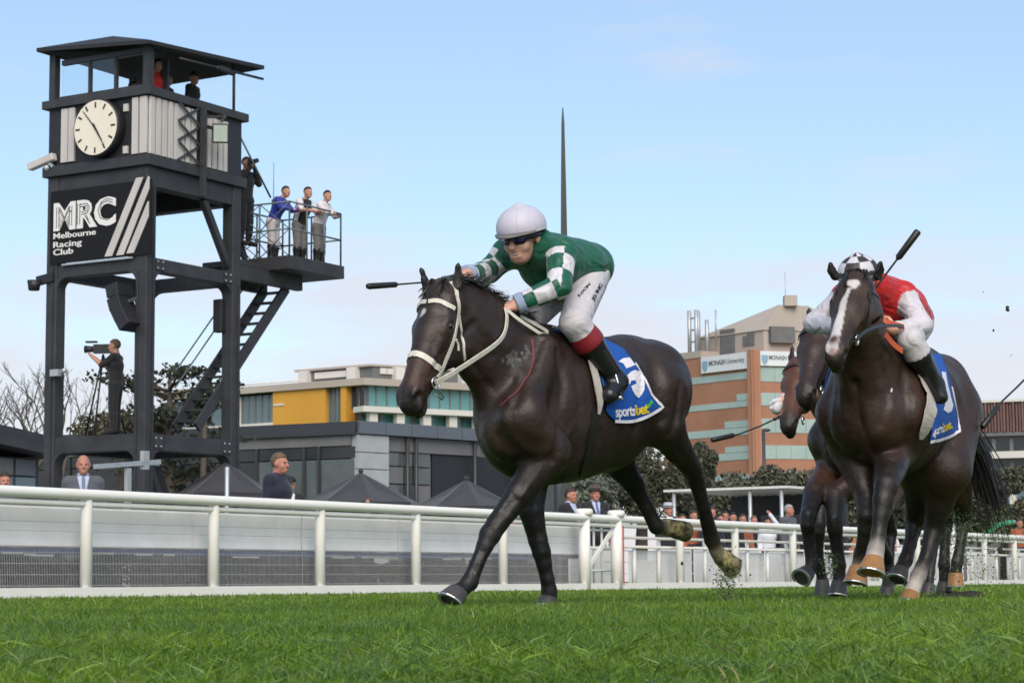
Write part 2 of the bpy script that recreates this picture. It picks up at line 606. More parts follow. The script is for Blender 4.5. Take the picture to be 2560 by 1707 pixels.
def grass():
    rs = np.random.RandomState(11)
    V, Fq, Cc = [], [], []
    base = 0
    zones = [(1.9, 3.4, 26000, 0.0021, 0.037, 3), (3.4, 5.0, 22000, 0.0023, 0.037, 3), (5.0, 8.0, 12000, 0.0032, 0.038, 2), (8.0, 12.5, 5000, 0.0050, 0.042, 2), (12.5, 19.0, 1500, 0.009, 0.045, 2), (19.0, 46.0, 240, 0.018, 0.05, 2)]
    for y0, y1, dens, wd, ht, seg in zones:
        half = 0.237 * (1.3 if y1 < 6 else 1.75)
        area = half * (y1 * y1 - y0 * y0)
        n = int(area * dens)
        yy = np.sqrt(rs.rand(n) * (y1 * y1 - y0 * y0) + y0 * y0)
        xx = (rs.rand(n) * 2 - 1) * half * yy + 0.0
        # keep to the track side of the rail
        wv = (xx - S0.x) * TV.x + (yy - S0.y) * TV.y
        ok = wv < -0.12
        xx, yy = xx[ok], yy[ok]; n = len(xx)
        n1, n2, n3 = vnoise(xx, yy, 0.9, 1), vnoise(xx, yy, 4.5, 2), vnoise(xx, yy, 14, 3)
        h = ht * (0.45 + 0.55 * rs.rand(n)) * (0.62 + 0.42 * n1 + 0.45 * n2 + 0.2 * n3)
        tall = rs.rand(n) < 0.035
        h[tall] *= 1.55
        ang = rs.rand(n) * 2 * math.pi
        lean = h * (0.15 + 1.05 * rs.rand(n) ** 1.2)
        la = rs.rand(n) * 2 * math.pi
        lx, ly = np.cos(la) * lean, np.sin(la) * lean
        w = wd * (0.6 + 0.8 * rs.rand(n))
        dx, dy = np.cos(ang) * w / 2, np.sin(ang) * w / 2
        # base colours: mid green, darker clumps, yellow-green and a little straw
        g = rs.rand(n)
        c = np.zeros((n, 3))
        mixv = np.clip(0.45 * n1 + 0.45 * n2 + 0.35 * g - 0.12, 0, 1)[:, None]
        c = np.array([0.046, 0.115, 0.007]) * (1 - mixv) + np.array([0.195, 0.295, 0.024]) * mixv
        worn = (vnoise(xx, yy, 0.55, 9) > 0.66) & (rs.rand(n) < 0.5)
        c[worn] = c[worn] * 0.6 + np.array([0.22, 0.25, 0.06]) * 0.4
        st = rs.rand(n) < 0.016
        c[st] = np.array([0.30, 0.27, 0.12])
        bl = (n3 > 0.62) & (n2 > 0.55)
        c[bl] = c[bl] * 0.6 + np.array([0.05, 0.12, 0.065]) * 0.5
        c *= (0.50 + 1.0 * rs.rand(n))[:, None]
        rows = []
        for k in range(seg):
            t = k / seg
            ww = 1 - 0.55 * t
            rows.append(np.stack([xx - dx * ww + lx * t * t, yy - dy * ww + ly * t * t, h * t * (1 - 0.30 * t * (lean / h)) - 0.002], 1))
            rows.append(np.stack([xx + dx * ww + lx * t * t, yy + dy * ww + ly * t * t, h * t * (1 - 0.18 * t * (lean / h)) - 0.002], 1))
        rows.append(np.stack([xx + lx, yy + ly, h * (1 - 0.30 * lean / h)], 1))
        nv = 2 * seg + 1
        vv = np.stack(rows, 1).reshape(-1, 3)
        V.append(vv)
        b0 = base + np.arange(n) * nv
        for k in range(seg - 1):
            a = b0 + 2 * k
            Fq.append(np.stack([a, a + 1, a + 3], 1)); Fq.append(np.stack([a, a + 3, a + 2], 1))
        a = b0 + 2 * (seg - 1)
        Fq.append(np.stack([a, a + 1, a + 2], 1))
        Cc.append(np.repeat(c, nv, 0))
        base += n * nv
    V = np.concatenate(V); Fq = np.concatenate(Fq); Cc = np.concatenate(Cc)
    me = bpy.data.meshes.new('turf_grass')
    me.vertices.add(len(V)); me.vertices.foreach_set('co', V.astype(np.float32).ravel())
    me.loops.add(Fq.size); me.loops.foreach_set('vertex_index', Fq.astype(np.int32).ravel())
    me.polygons.add(len(Fq)); me.polygons.foreach_set('loop_start', (np.arange(len(Fq)) * 3).astype(np.int32))
    me.polygons.foreach_set('loop_total', np.full(len(Fq), 3, dtype=np.int32))
    me.update(calc_edges=True)
    ca = me.color_attributes.new('Col', 'FLOAT_COLOR', 'POINT')
    c4 = np.ones((len(V), 4), dtype=np.float32); c4[:, :3] = Cc
    ca.data.foreach_set('color', c4.ravel())
    m = mat('grass_blade', (0.05, 0.1, 0.02), 0.42, var=0.12, scale=3, attr=True, spec=0.35)
    n, l = m.node_tree.nodes, m.node_tree.links
    tr = n.new('ShaderNodeBsdfTranslucent'); mx = n.new('ShaderNodeMixShader'); mx.inputs[0].default_value = 0.22
    bs = n['Principled BSDF']; l.new(bs.inputs['Base Color'].links[0].from_socket, tr.inputs['Color'])
    l.new(bs.outputs[0], mx.inputs[1]); l.new(tr.outputs[0], mx.inputs[2]); l.new(mx.outputs[0], n['Material Output'].inputs['Surface'])
    me.materials.append(m)
    o = link_mesh('turf_grass', me)
    tag(o, 'short green racetrack turf growing in front of the white rail', 'grass', kind='stuff')
    return len(Fq)
NGRASS = grass()

# ================================================================== running rail along the track
rail = thing('running_rail', 'long cream white running rail with double top tube along the turf', 'rail', FP(0))
T_END = 75.0
post_px = [222, 540, 806, 1045, 1262]
posts_t = [tpx(p) for p in post_px]
gate_t = [tpx(1465), tpx(1545)]
step = 2.05
tl = posts_t[0]
ts = [tl - step, tl - 2 * step] + posts_t
right_px = [1703, 1841, 1985]
tr_ = [tpx(p) for p in right_px]
tt = tr_[-1]
while tt < 60:
    tt += step; tr_.append(tt)
# top rail: flattened aluminium tube, in lengths between posts
def rail_tube(name, z, rw, rh, w, t0, t1, m, n=14):
    mb = MB()
    ring = []
    vs, fs = [], []
    for e, t in enumerate((t0, t1)):
        for k in range(n):
            a = 2 * math.pi * k / n
            vs.append(FP(t, w + math.cos(a) * rw, z + math.sin(a) * rh))
    for k in range(n):
        k2 = (k + 1) % n
        fs.append((k, k2, k2 + n, k + n))
    mb.add(vs, fs, 0, True)
    mb.add(vs, [tuple(range(n)), tuple(range(2 * n - 1, n - 1, -1))])
    return mb.build(name, m, rail)
RAIL_TOP = 1.10
gl, gr = gate_t
for t0, t1 in ((-6, gl), (gl, gr), (gr, T_END)):
    rail_tube('top_rail', RAIL_TOP - 0.055, 0.055, 0.055, 0.0, t0 + 0.003, t1 - 0.003, M_WHITE)
for t0, t1 in ((-6, gl), (gl, gr), (gr, T_END)):
    rail_tube('lower_rail', RAIL_TOP - 0.150, 0.026, 0.030, 0.02, t0 + 0.003, t1 - 0.003, M_WHITE)
for t in ts + tr_:
    mb = MB()
    mb.lathe(FP(t, 0.03, -0.05), UP, [(0, 0.064), (RAIL_TOP - 0.10, 0.060), (RAIL_TOP - 0.03, 0.05)], 14)
    mb.build('post', M_WHITE, rail)
for t in gate_t:
    mb = MB()
    mb.lathe(FP(t, 0.03, -0.05), UP, [(0, 0.085), (RAIL_TOP + 0.03, 0.082)], 16)
    po = mb.build('gate_post', M_WHITE, rail)
    mb = MB()
    mb.lathe(FP(t, 0.03, RAIL_TOP - 0.02), UP, [(0, 0.105), (0.012, 0.128), (0.075, 0.126), (0.092, 0.105), (0.097, 0.0)], 18)
    mb.build('post_cap', M_WHITE, po)
for i, (t0, t1) in enumerate([(-6, gl)] + [(gl, gr)] + [(gr, T_END)]):
    mb = MB(); mb.ob(FP(t0, -0.035, -0.05), TU * (t1 - t0 - 0.006), TV * 0.05, UP * 0.170)
    mb.build('base_board', M_WHITE, rail)
# gate leaf with a diagonal brace between the two thick posts
gate = thing('rail_gate', 'narrow white rail gate with diagonal brace between two thick capped posts', 'gate', FP((gl + gr) / 2, 0.05))
mb = MB(); mb.bar(FP(gl + 0.12, 0.05, 0.32), FP(gr - 0.12, 0.05, 0.86), 0.035, 0.06); mb.build('brace', M_WHITE, gate)
for z in (0.30, 0.62, 0.88):
    mb = MB(); mb.tube([FP(gl + 0.10, 0.085, z), FP(gr - 0.10, 0.085, z)], 0.017); mb.build('gate_rail', M_RAILUNDER, gate)
for dt in (0.14, 0.42, 0.66):
    mb = MB(); mb.tube([FP(gl + dt, 0.105, 0.12), FP(gl + dt, 0.105, 0.92)], 0.017); mb.build('gate_stile', M_RAILUNDER, gate)
mb = MB(); mb.cb(FP(gr + 0.10, -0.03, 0.52), TU * 0.035, TV * 0.01, UP * 0.86)
tag(mb.build('warning_tape', M_ORANGE, None, FP(gr + 0.10, -0.03, 0.1)), 'vertical orange red strip taped beside the thick gate post', 'tape')

# ------------------------------------------------------------------ crowd fence behind the rail, left of the gate
cf = thing('crowd_fence', 'crowd fence of grey white sheeting above wire mesh behind the rail', 'fence', FP(2, 0.30))
WF = 0.30
edges = [-6.0, -0.9] + [t for t in posts_t] + [gl + 0.35]
for i in range(len(edges) - 1):
    t0, t1 = edges[i] + 0.002, edges[i + 1] - 0.002
    mb = MB()
    prof = [(0.52, 0), (0.53, -0.006), (0.60, 0.0), (0.676, 0.001), (0.680, 0.007), (0.684, 0.001), (0.770, 0.0), (0.774, 0.007), (0.778, 0.0), (0.91, -0.002), (0.93, 0.004)]
    vs, fs = [], []
    nn = 7
    for j in range(nn):
        t = t0 + (t1 - t0) * j / (nn - 1)
        sag = 0.004 * math.sin(j * 1.9 + i)
        for z, o in prof:
            vs.append(FP(t, WF + o + sag, z + 0.006 * math.sin(j * 2.3 + i * 2) * (z < 0.6)))
    m_ = len(prof)
    for j in range(nn - 1):
        for k in range(m_ - 1):
            a = j * m_ + k
            fs.append((a, a + m_, a + m_ + 1, a + 1))
    mb.add(vs, fs, 0, False)
    o = mb.build('sheeting_panel', M_PANEL, cf)
    md = o.modifiers.new('solid', 'SOLIDIFY'); md.thickness = 0.004
    mb = MB()
    t = t0
    while t < t1:
        mb.cb(FP(t, WF - 0.02, 0.28), TU * 0.0045, TV * 0.004, UP * 0.52); t += 0.0235
    for z in (0.14, 0.25, 0.36, 0.47, 0.53):
        mb.cb(FP((t0 + t1) / 2, WF - 0.014, z), TU * (t1 - t0), TV * 0.006, UP * 0.007)
    wm = mb.build('wire_mesh', M_WIRE, cf); wm['kind'] = 'stuff'
mb = MB(); mb.ob(FP(-6, WF + 0.06, 0.455), TU * (gl + 5.8), TV * 0.02, UP * 0.06); mb.build('blue_board', M_BLUEB, cf)
for i in range(26):
    t = random.uniform(-1, gl - 0.8); L = random.uniform(0.1, 0.55)
    mb = MB(); mb.ob(FP(t, WF + 0.04, 0.43 + random.uniform(0, 0.03)), TU * L, TV * 0.012, UP * 0.02); mb.build('label_strip', M_LETTER, cf)

# low clipped hedge behind that mesh
def leaf_cloud(pts, size, rs, norms=None, flat=0.0):
    n = len(pts)
    a = rs.randn(n, 3)
    if flat: a[:, 2] += flat * np.sign(a[:, 2])
    a /= np.linalg.norm(a, axis=1)[:, None]
    r = rs.randn(n, 3)
    u = np.cross(a, r); u /= np.linalg.norm(u, axis=1)[:, None]
    v = np.cross(a, u)
    s = size * (0.6 + 0.8 * rs.rand(n))[:, None]
    c = np.stack([pts - u * s * 0.5, pts + v * s * 0.32, pts + u * s * 0.5, pts - v * s * 0.32], 1).reshape(-1, 3)
    f = np.arange(4 * n).reshape(n, 4)
    return c, f

def leaf_mat(name, c1, c2, var=0.35):
    m = mat(name, c1, 0.6, var=var, scale=1.3, attr=True, spec=0.25)
    return m
M_LEAF = leaf_mat('leaf', (0.05, 0.08, 0.03), None)
M_BARK = mat('bark', (0.085, 0.068, 0.052), 0.9, var=0.3, scale=6, bump=0.4, bscale=30)

def leaf_obj(name, pts, size, rs, cols, parent=None, loc=None, flat=0.0):
    v, f = leaf_cloud(pts, size, rs, flat=flat)
    n = len(pts)
    k = rs.rand(n)[:, None]
    c = np.array(cols[0]) * (1 - k) + np.array(cols[1]) * k
    c = c * (0.82 + 0.36 * rs.rand(n))[:, None]
    return mesh_np(name, v, f, M_LEAF, parent, loc, smooth=False, colors=np.repeat(c, 4, 0))

rs_ = np.random.RandomState(5)
n = 26000
tq = rs_.rand(n) * (gl + 6.5) - 6.5
pts = np.array(S0)[None] + np.outer(tq, np.array(TU)) + np.outer(0.62 + 0.35 * rs_.rand(n) ** 2 + 0.05 * np.sin(tq * 5), np.array(TV))
pts[:, 2] = 0.02 + (0.40 + 0.05 * np.sin(tq * 3.1)) * np.sqrt(rs_.rand(n))
hd = leaf_obj('low_hedge', pts, 0.045, rs_, [(0.006, 0.0055, 0.004), (0.020, 0.016, 0.011)], None, FP(4, 0.8))
tag(hd, 'dark low clipped hedge seen through the wire mesh', 'hedge', kind='stuff')

# ------------------------------------------------------------------ white public fencing right of the gate
pf = thing('public_fence', 'white tube and mesh barrier fencing behind the rail right of the gate', 'fence', FP(gr + 3, 0.35))
for z in (0.79, 0.655):
    mb = MB(); mb.tube([FP(gr + 0.15, 0.22, z), FP(60, 0.22, z)], 0.022, 8); mb.build('tube_rail', M_WHITE, pf)
t = gr + 1.0
k = 0
while t < 52:
    mb = MB(); mb.tube([FP(t, 0.26, 0), FP(t, 0.26, 0.80 if k % 2 else 0.66)], 0.032, 8); mb.build('upright', M_WHITE, pf)
    t += 0.82; k += 1
mb = MB()
t = gr + 0.2
while t < 26:
    if (int(t * 1.4) % 4) != 2:
        mb.cb(FP(t, 0.30, 0.34), TU * 0.008, TV * 0.006, UP * 0.52)
    t += 0.026
for z in (0.10, 0.26, 0.43, 0.60):
    mb.cb(FP((gr + 27) / 2 , 0.31, z), TU * (27 - gr), TV * 0.008, UP * 0.012)
o = mb.build('white_mesh', M_WIREW, pf); o['kind'] = 'stuff'
rs2 = random.Random(4)
t = gr + 0.3
while t < 44:
    L = rs2.uniform(0.7, 1.5)
    if rs2.random() < 0.93:
        mb = MB(); mb.ob(FP(t, 0.85 + rs2.uniform(0, 0.3), 0.02), TU * L * 0.95, TV * 0.03, UP * rs2.uniform(0.42, 0.74)); mb.build('barrier_panel', M_LETTER if rs2.random() < .5 else M_PANEL, pf)
    t += L
# ================================================================== buildings
def ref(px, Y):
    p = P(px, 1400, Y); return Vector((p.x, p.y, 0))

class Face:
    """a vertical wall plane between two ground points"""
    def __init__(s, a, b):
        s.a, s.b = Vector(a), Vector(b)
        s.d = (s.b - s.a).normalized()
        s.n = s.d.cross(UP)                    # outward
        if s.n.dot(CO - s.a) < 0: s.n = -s.n
    def u(s, px, py=1300):
        return (PL(px, py, s.a, s.n) - s.a).dot(s.d)
    def at(s, u, z, off=0.0):
        return s.a + s.d * u + UP * z + s.n * off
    def block(s, mb, u0, u1, z0, z1, off0, off1, mi=0):
        if u0 > u1: u0, u1 = u1, u0
        return mb.ob(s.at(u0, z0, off0), s.d * (u1 - u0), UP * (z1 - z0), s.n * (off1 - off0), mi)

M_FASC = mat('dark_fascia', (0.035, 0.036, 0.040), 0.45, var=0.12, scale=0.6)
M_FASCB = mat('blue_grey_fascia', (0.10, 0.118, 0.14), 0.5, var=0.12, scale=0.5)
M_CONC = mat('pale_concrete_panel', (0.34, 0.36, 0.36), 0.75, var=0.12, scale=1.2, bump=0.1)
M_CONC2 = mat('grey_brown_panel', (0.13, 0.13, 0.13), 0.75, var=0.15, scale=1.0)
M_DGLASS = mat('dark_glass', (0.018, 0.022, 0.024), 0.12, var=0.2, scale=0.5, spec=0.6)
M_GGLASS = mat('grey_green_glass', (0.075, 0.095, 0.095), 0.10, var=0.3, scale=0.7, spec=0.6)
M_TGLASS = mat('teal_glass', (0.10, 0.26, 0.26), 0.12, var=0.25, scale=0.35, spec=0.6)
M_BGLASS = mat('slate_glass', (0.10, 0.15, 0.17), 0.12, var=0.2, scale=0.4, spec=0.6)
M_YEL = mat('mustard_cladding', (0.58, 0.29, 0.035), 0.55, var=0.06, scale=0.4)
M_STONE = mat('grey_beige_render', (0.40, 0.345, 0.295), 0.8, var=0.08, scale=0.3)
M_CREAM = mat('cream_concrete', (0.60, 0.57, 0.52), 0.7, var=0.08, scale=0.5)
M_BRICK = mat('orange_brick', (0.35, 0.165, 0.10), 0.85, var=0.14, scale=0.35)
M_BRICK2 = mat('orange_brick_pier', (0.40, 0.19, 0.115), 0.85, var=0.10, scale=0.3)
M_BAND = mat('pale_teal_window_band', (0.33, 0.42, 0.39), 0.3, var=0.16, scale=0.25, spec=0.5)
M_RSLAT = mat('red_brown_slat', (0.155, 0.085, 0.075), 0.7, var=0.2, scale=0.8)
M_UMB = mat('charcoal_canvas', (0.030, 0.030, 0.034), 0.9, var=0.15, scale=2, sheen=0.2)

def facade_glass(face, parent, u0, u1, z0, z1, nm, off, m, fr=None, fw=0.06, name='window'):
    """a row of panes with mullions: each pane its own part"""
    for i in range(nm):
        a = u0 + (u1 - u0) * i / nm; b = u0 + (u1 - u0) * (i + 1) / nm
        mb = MB(); face.block(mb, a + fw / 2, b - fw / 2, z0, z1, off - 0.04, off); mb.build(name, m, parent)
    if fr is not None:
        for i in range(nm + 1):
            a = u0 + (u1 - u0) * i / nm
            mb = MB(); face.block(mb, a - fw / 2, a + fw / 2, z0, z1, off - 0.05, off + 0.05); mb.build('mullion', fr, parent)

# ------------------------------------------------------------------ dark pavilion
c0, cl, cr_ = ref(891, 75.0), ref(588, 77.3), ref(1207, 79.8)
L = Face(c0, cl); R = Face(c0, cr_)
pav = thing('pavilion', 'low dark glazed pavilion with deep fascia behind the black umbrellas', 'building', c0)
zc = lambda py: ZA(891, py, 75.0)
uL = 26.0; uR = R.u(1440)
zt, zf, zg, zh = zc(1053), zc(1085), zc(1112), zc(1143)
back = (L.d * uL) + (R.d * uR)
mb = MB()                                     # body and roof
q = [c0 + L.d * uL, c0, c0 + R.d * uR, c0 + back]
ins = (-(L.n) - R.n).normalized() * 0.35
mb.hexa([v + ins for v in q] + [v + ins + UP * (zt - 0.3) for v in q])
mb.build('wall', M_CONC2, pav)
mb = MB(); q2 = [v - ins * 0.2 for v in q]
mb.hexa([v + UP * (zt - 0.29) for v in q2] + [v + UP * (zt - 0.02) for v in q2]); mb.build('roof', M_FASC, pav)
mb = MB(); L.block(mb, 0.0, uL, zf, zt, -0.28, 0.12); mb.build('fascia', M_FASC, pav)
for i in range(9):                            # blue-grey panels of the right fascia
    a = R.u(891 + 1); b = uR
    u0 = a + (b - a) * i / 9; u1 = a + (b - a) * (i + 1) / 9
    mb = MB(); R.block(mb, u0, u1 - 0.03, zc(1083), zt + 0.02, -0.25, 0.14); mb.build('fascia_panel', M_FASCB, pav)
# left face: transom band, dark glass, paler glass below
mb = MB(); L.block(mb, 0.25, uL, zg, zf, -0.24, -0.02); mb.build('transom_band', M_CONC2, pav)
mL = [0.0] + [L.u(x) for x in (796, 759, 640)] + [L.u(588) + 2.5 * i for i in range(1, 7)]
for i in range(len(mL) - 1):
    a, b = mL[i] + 0.05, mL[i + 1] - 0.05
    mb = MB(); L.block(mb, a, b, zh, zg - 0.03, -0.2, -0.06); mb.build('upper_pane', M_DGLASS, pav)
    mb = MB(); L.block(mb, a, b, zc(1255), zh - 0.04, -0.2, -0.07); mb.build('window', M_GGLASS if i < 3 else M_DGLASS, pav)
    mb = MB(); L.block(mb, a, b, 0.0, zc(1258), -0.2, -0.04); mb.build('plinth', M_FASC, pav)
    mb = MB(); L.block(mb, b, b + 0.10, 0.0, zg, -0.2, 0.02); mb.build('mullion', M_FASC, pav)
# right face: pale panels, recess with columns, dark opening
u1, u2, u3, u4 = R.u(893), R.u(970), R.u(1086), R.u(1188)
rows = [zc(1085.5), zc(1130), zc(1172), zc(1215), 0.0]
for i in range(4):
    mb = MB(); R.block(mb, u1, u2, rows[i + 1] + 0.03, rows[i], -0.3, 0.05); mb.build('concrete_panel', M_CONC, pav)
mb = MB(); R.block(mb, u2 + 0.02, u4 + 0.4, zc(1122), zc(1084.5), -0.3, -0.1); mb.build('soffit_band', M_CONC2, pav)
cols_u = [u2 + 0.05, R.u(1018), R.u(1040), u3]
for i in range(3):
    for j in range(3):
        z1_, z0_ = [zc(1123), zc(1160), zc(1205), 0.0][j], [zc(1123), zc(1160), zc(1205), 0.0][j + 1]
        mb = MB(); R.block(mb, cols_u[i] + 0.05, cols_u[i + 1] - 0.05, z0_ + 0.03, z1_ - 0.02, -0.3, -0.16 + 0.02 * ((i + j) % 2)); mb.build('window', [M_GGLASS, M_CONC2, M_GGLASS][(i + j) % 3], pav)
for u_ in (R.u(1018), R.u(1040), R.u(1187)):
    mb = MB(); mb.tube([R.at(u_, 0, 0.02), R.at(u_, zc(1084) - 0.03, 0.02)], 0.07, 8); mb.build('column', M_FASC, pav)
mb = MB(); R.block(mb, u3 + 0.1, R.u(1280), 0.0, zc(1124), -0.3, -0.2); mb.build('dark_opening', M_BLACK, pav)
facade_glass(R, pav, R.u(1285), uR - 0.2, 0.1, zc(1124), 4, -0.15, M_GGLASS, M_FASC, 0.12)

# ------------------------------------------------------------------ mustard and teal building
c0, cl, cr_ = ref(913, 130.0), ref(591, 136.0), ref(1188, 134.5)
L = Face(c0, cl); R = Face(c0, cr_)
yb = thing('office_building', 'modern three storey building with mustard yellow panels and teal glass beyond the pavilion', 'building', c0)
zc = lambda py: ZA(913, py, 130.0)
uL = L.u(400); uR = R.u(1330)
q = [c0 + L.d * uL, c0, c0 + R.d * uR, c0 + L.d * uL + R.d * uR]
ins = (-(L.n) - R.n).normalized() * 0.9
mb = MB(); mb.hexa([v + ins for v in q] + [v + ins + UP * (zc(966)) for v in q]); mb.build('wall', M_CONC2, yb)
mb = MB(); q2 = [v - ins * 0.6 for v in q]; mb.hexa([v + UP * zc(963) for v in q2] + [v + UP * zc(946) for v in q2]); mb.build('roof_edge', M_STONE, yb)
for i in range(40):                            # thin roof guard rail
    pass
mb = MB(); mb.tube([L.at(uL, zc(936), -0.5), L.at(L.u(745), zc(936), -0.5)], 0.05, 5)
for i in range(14):
    u_ = L.u(745) + (uL - L.u(745)) * i / 13
    mb.tube([L.at(u_, zc(948), -0.5), L.at(u_, zc(936), -0.5)], 0.04, 5)
mb.build('guard_rail', M_CREAM, yb)
# left face
uu = lambda zx: L.u(550 + zx / 3.136)
zz = lambda zy: zc(850 + zy / 3.136)
mb = MB(); L.block(mb, uu(430), uu(845), zz(668), zz(342), -0.6, 0.25); mb.build('yellow_panel', M_YEL, yb)
mb = MB(); L.block(mb, uu(968), uu(1012), zz(655), zz(342), -0.6, 0.3); mb.build('yellow_fin', M_YEL, yb)
mb = MB(); L.block(mb, uL, uu(432), zz(700), zz(640), -0.6, 0.22); mb.build('yellow_sill', M_YEL, yb)
mb = MB(); L.block(mb, uL, uu(432), zz(638), zz(602), -0.6, 0.3); mb.build('white_sill', M_CREAM, yb)
mb = MB(); L.block(mb, uu(160), uu(124), zz(600), zz(372), -0.6, 0.3); mb.build('white_pier', M_CREAM, yb)
facade_glass(L, yb, uu(428), uu(162), zz(600), zz(372), 5, -0.05, M_BGLASS, M_CONC2, 0.12)
facade_glass(L, yb, uL, uu(122), zz(600), zz(372), 6, -0.05, M_BGLASS, M_CONC2, 0.12)
facade_glass(L, yb, uu(966), uu(848), zz(650), zz(342), 3, -0.1, M_BGLASS, M_CONC2, 0.15)
facade_glass(L, yb, uu(1140), uu(1014), zz(520), zz(342), 2, -0.2, M_DGLASS, M_CONC2, 0.1)
mb = MB(); L.block(mb, uu(440), uu(520), zz(470), zz(455), 0.25, 0.30); mb.build('wall_light', M_CREAM, yb)
# right face: two glazed floors between cream slabs
ur = lambda zx: R.u(550 + zx / 3.136)
mb = MB(); R.block(mb, -0.5, uR, zz(566), zz(522), -0.6, 0.6); mb.build('floor_slab', M_CREAM, yb)
facade_glass(R, yb, 0.05, uR, zz(520), zz(335), 16, -0.1, M_TGLASS, M_CONC2, 0.10)
facade_glass(R, yb, 0.05, uR, zz(700), zz(568), 10, -0.5, M_TGLASS, M_CONC2, 0.2)
for i in range(7):
    u_ = 0.4 + (uR - 0.8) * i / 6
    mb = MB(); R.block(mb, u_ - 0.28, u_ + 0.28, 0, zz(567), -0.1, 0.35); mb.build('column', M_CREAM, yb)
# rooftop plant
k0 = c0 - L.n * 4 - R.n * 4
L2 = Face(k0, k0 + L.d * 10); R2 = Face(k0, k0 + R.d * 10)
ul2 = L2.u(550 + 615 / 3.136); ur2 = R2.u(1330)
zk = lambda zy: ZA(915, 850 + zy / 3.136, k0.y)
q = [k0 + L2.d * ul2, k0, k0 + R2.d * ur2, k0 + L2.d * ul2 + R2.d * ur2]
mb = MB(); mb.hexa([v + UP * zc(948) for v in q] + [v + UP * zk(205) for v in q]); mb.build('plant_room', M_CONC2, yb)
mb = MB(); cc = sum(q, Vector()) / 4; q2 = [cc + (v - cc) * 1.04 for v in q]
mb.hexa([v + UP * zk(205) for v in q2] + [v + UP * zk(188) for v in q2]); mb.build('plant_roof', M_STONE, yb)
mb = MB(); L2.block(mb, L2.u(550 + 745 / 3.136), L2.u(550 + 995 / 3.136), zk(272), zk(222), 0.0, 0.1); mb.build('plant_panel', M_CREAM, yb)
for f_, zx in ((L2, 680), (L2, 1062), (R2, 1385), (R2, 1905)):
    u_ = f_.u(550 + zx / 3.136)
    mb = MB(); f_.block(mb, u_ - 0.35, u_ + 0.35, zc(948), zk(206), 0.0, 0.5); mb.build('plant_pier', M_CREAM, yb)
facade_glass(R2, yb, 0.6, R2.u(550 + 1360 / 3.136), zk(262), zk(216), 6, 0.06, M_BGLASS, M_CREAM, 0.2, 'louvre')

# ------------------------------------------------------------------ brick tower block with sign boards
c0, cl, cr_ = ref(1893, 260.0), ref(1711, 270.0), ref(2080, 263.0)
L = Face(c0, cl); R = Face(c0, cr_)
bk = thing('brick_block', 'tall orange brick block with pale window bands and hipped grey roof', 'building', c0)
zc = lambda zy: ZA(1893, 720 + zy / 2.704, 260.0)
uu = lambda zx: L.u(1650 + zx / 2.704)
ur = lambda zx: R.u(1650 + zx / 2.704)
uL = uu(40); uR = R.u(2240)
q = [c0 + L.d * uL, c0, c0 + R.d * uR, c0 + L.d * uL + R.d * uR]
mb = MB(); mb.hexa(q + [v + UP * zc(425) for v in q]); mb.build('brick_wall', M_BRICK, bk)
mb = MB()
L.block(mb, -0.6, uu(628), 0, zc(418), -0.3, 0.5); R.block(mb, -0.48, ur(688), 0, zc(418), -0.3, 0.47)
mb.build('corner_pier', M_BRICK2, bk)
for (a, b, t, bo) in ((165, 620, 560, 607), (200, 627, 755, 795), (535, 627, 706, 752), (200, 630, 935, 985), (450, 630, 886, 932), (200, 640, 1103, 1152), (450, 640, 1060, 1100), (200, 640, 1250, 1290)):
    o0, o1 = uu(a), uu(b)
    n_ = max(1, int(abs(o1 - o0) / 3.0))
    for i in range(n_):
        u0_ = o0 + (o1 - o0) * i / n_; u1_ = o0 + (o1 - o0) * (i + 1) / n_
        mb = MB(); L.block(mb, min(u0_, u1_) + 0.02, max(u0_, u1_) - 0.02, zc(bo), zc(t), -0.2, 0.06 + 0.01 * (i % 2)); mb.build('window_band', M_BAND, bk)
for (t, bo) in ((532, 630), (705, 792), (880, 975), (1060, 1152), (1250, 1330)):
    o0, o1 = ur(692), uR
    for i in range(9):
        u0_ = o0 + (o1 - o0) * i / 9; u1_ = o0 + (o1 - o0) * (i + 1) / 9
        mb = MB(); R.block(mb, u0_ + 0.02, u1_ - 0.02, zc(bo), zc(t), -0.2, 0.06 + 0.01 * (i % 2)); mb.build('window_band', M_BAND, bk)
# beige plant storey and hipped roof
k0 = c0 - L.n * 3.0 - R.n * 2.0
L2 = Face(k0, k0 + L.d * 10); R2 = Face(k0, k0 + R.d * 10)
ul2 = L2.u(1650 + 275 / 2.704)
q = [k0 + L2.d * ul2, k0, k0 + R2.d * (uR - 6), k0 + L2.d * ul2 + R2.d * (uR - 6)]
zb = zc(424)
mb = MB(); mb.hexa([v + UP * (zb - 0.5) for v in q] + [v + UP * ZA(1893, 720 + 285 / 2.704, k0.y) for v in q]); mb.build('plant_storey', M_STONE, bk)
ze = ZA(1893, 720 + 284 / 2.704, k0.y)
cc = sum(q, Vector()) / 4
pk = PL(1946, 762, cc + Vector((0, -6, 0)), Vector((0, 1, 0))); pk2 = pk + R2.d * 4
qe = [cc + (v - cc) * 1.03 + UP * ze for v in q]
mb = MB(); mb.add(qe + [pk, pk2], [(0, 1, 4), (1, 2, 5, 4), (2, 3, 5), (3, 0, 4, 5), (3, 2, 1, 0)]); mb.build('hip_roof', M_STONE, bk)
mb = MB(); L.block(mb, uL, uu(300), zc(425), zc(378), -3, 0.1); mb.build('parapet', M_STONE, bk)
mb = MB(); mb.box(pk2 - R2.d * 2.4 + UP * 0.5, 1.6, 1.6, 1.3); mb.build('roof_vent', M_STONE, bk)
mb = MB()
for zx, h in ((850, 4.5),):
    p = P(1650 + zx / 2.704, 770, 268); mb.tube([p, p + UP * h], 0.05, 5)
mb.build('mast', M_GALV, bk)
mb = MB()
